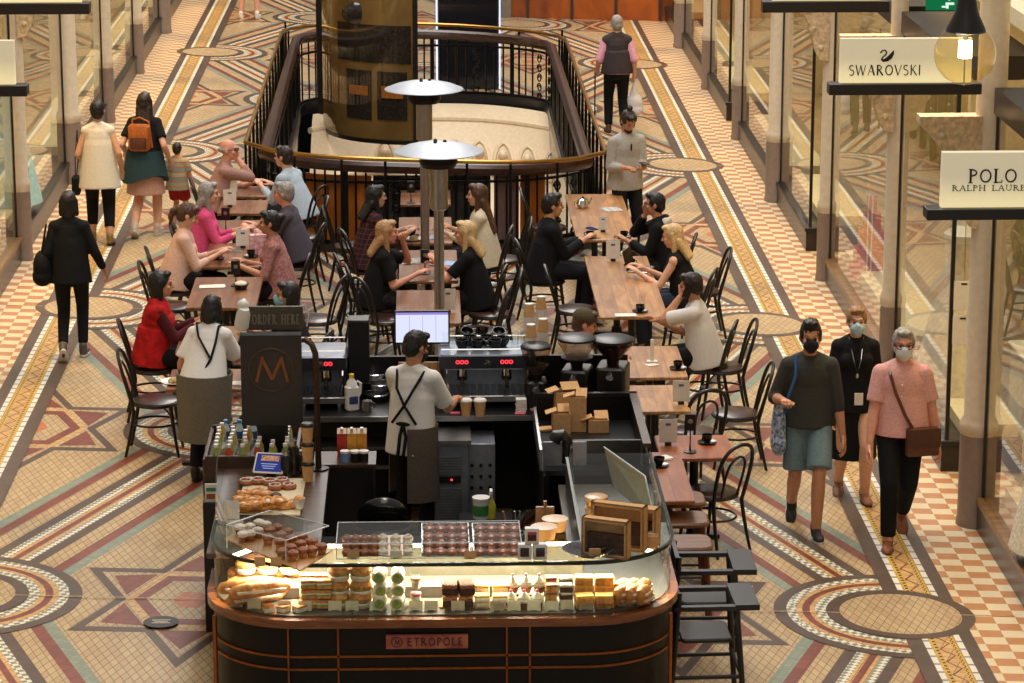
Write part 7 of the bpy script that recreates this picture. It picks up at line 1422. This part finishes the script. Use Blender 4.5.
# ---- in the shop windows
rd = thing('tower_display', 'red stepped tower display in the shop window behind the walkers', 'display', (4.74, 30.6, gz(4.7) + .29)); REDP = mat('red_lacquer', (196, 26, 22), .35)
for i, (w_, h_) in enumerate(((.42, .16), (.34, .18), (.26, .18), (.18, .2), (.10, .18))): z = sum((.16, .18, .18, .2)[:i]); MB().rbox((0, 0, z + h_ / 2), (w_, w_ * .8, h_), .01).build('tier', REDP, rd)
for i in range(5): MB().ell((-.15 + .07 * i, -.2, .03), .03, .03, .03).build('yellow_ball', YELLOWF, rd)
ar_ = thing('acrylic_riser', 'clear acrylic riser in the window above the red tower', 'stand', (4.80, 30.2, gz(4.7) + .34)); MB().box((0, 0, .95), (.3, .3, .01)).build('shelf', ACRYL, ar_)
for sx in (-1, 1):
    for sy in (-1, 1): MB().cyl((sx * .14, sy * .14, 0), (sx * .14, sy * .14, .95), .008).build('post', EDG, ar_)
def mannequin(x, y, label, m, s=1.0):
    t = thing('mannequin', label, 'mannequin', (x, y, gz(x) + .40)); b = MB(); b.lathe([(0, .95), (.13, .96), (.10, 1.12), (.15, 1.3), (.17, 1.42), (.07, 1.5), (.05, 1.6), (0, 1.6)], n=20); b.build('torso', WHITE, t); MB().lathe([(.42, .0), (.36, .3), (.25, .75), (.135, 1.02), (.155, 1.22), (.16, 1.36), (.10, 1.42)], n=30, caps=False).build('dress', m, t); MB().ell((0, 0, 1.72), .08, .09, .11).build('head', WHITE, t)
DRS = mat('lace_white', (232, 226, 208), .8, rgb2=(206, 196, 170), scale=40, bump=.8)
mannequin(4.75, 20.9, 'headed white mannequin in a pale lace dress in the nearest right window', DRS); mannequin(-4.75, 33.0, 'mannequin in a pale aqua dress in the left window', mat('aqua_satin', (170, 206, 200), .4, var=.1)); mannequin(4.78, 25.6, 'white mannequin in the window behind the notices', mat('ivory_cotton', (224, 210, 184), .8))
nt_ = thing('shop_notice', 'two white printed notices on the shop entrance glass at the right', 'notice', AY(963, 315, 24.20)); MB().box((0, 0, .17), (.17, .004, .25)).build('sheet', PAPER, nt_); MB().box((0, 0, -.13), (.17, .004, .25)).build('sheet', PAPER, nt_)
for z in (.27, -.03): MB().box((0, -.004, z), (.05, .002, .015)).build('mark', INK, nt_)
b = MB(); b.cyl((0, .003, .3), (0, .02, 1.2), .003); b.build('cord', CLEAR if False else STEEL, nt_)
till = thing('shop_counter', 'pale grey shop counter just inside the entrance at the right', 'counter', (5.35, 24.6, gz(5.3))); MB().rbox((0, 0, .5), (.5, .6, 1.0), .02).build('body', mat('counter_grey', (188, 184, 172), .5), till); MB().rbox((0, 0, 1.01), (.54, .64, .03), .02).build('top', WHITE, till)
scn = thing('video_screen', 'tall blue lit video screen inside the right hand shop', 'screen', (5.75, 26.2, gz(5.7))); MB().box((0, 0, 1.4), (.42, .06, 1.6)).build('bezel', BLACK, scn); MB().box((0, -.034, 1.5), (.38, .006, 1.3)).build('screen', mat('screen_blue', (60, 120, 220), .3, rgb2=(190, 220, 250), scale=3, emit=(70, 140, 240), es=.9), scn); MB().box((0, 0, .3), (.3, .2, .6)).build('stand', BLACK, scn)
# floor sticker
st = thing('floor_sticker', 'round dark sticker on the floor tiles at the lower left', 'sticker', G(161, 622, .016)); MB().lathe([(0, 0), (.125, 0), (.125, .003), (0, .003)], n=30).build('disc', mat('sticker_dark', (44, 38, 38), .5), st)
b = MB()
for j in range(3): b.box((0, .03 - .03 * j, .0045), (.13 - .03 * (j % 2), .014, .002))
b.build('print', mat('sticker_print', (206, 196, 180), .6), st)

bpy.data.scenes.remove(TS)
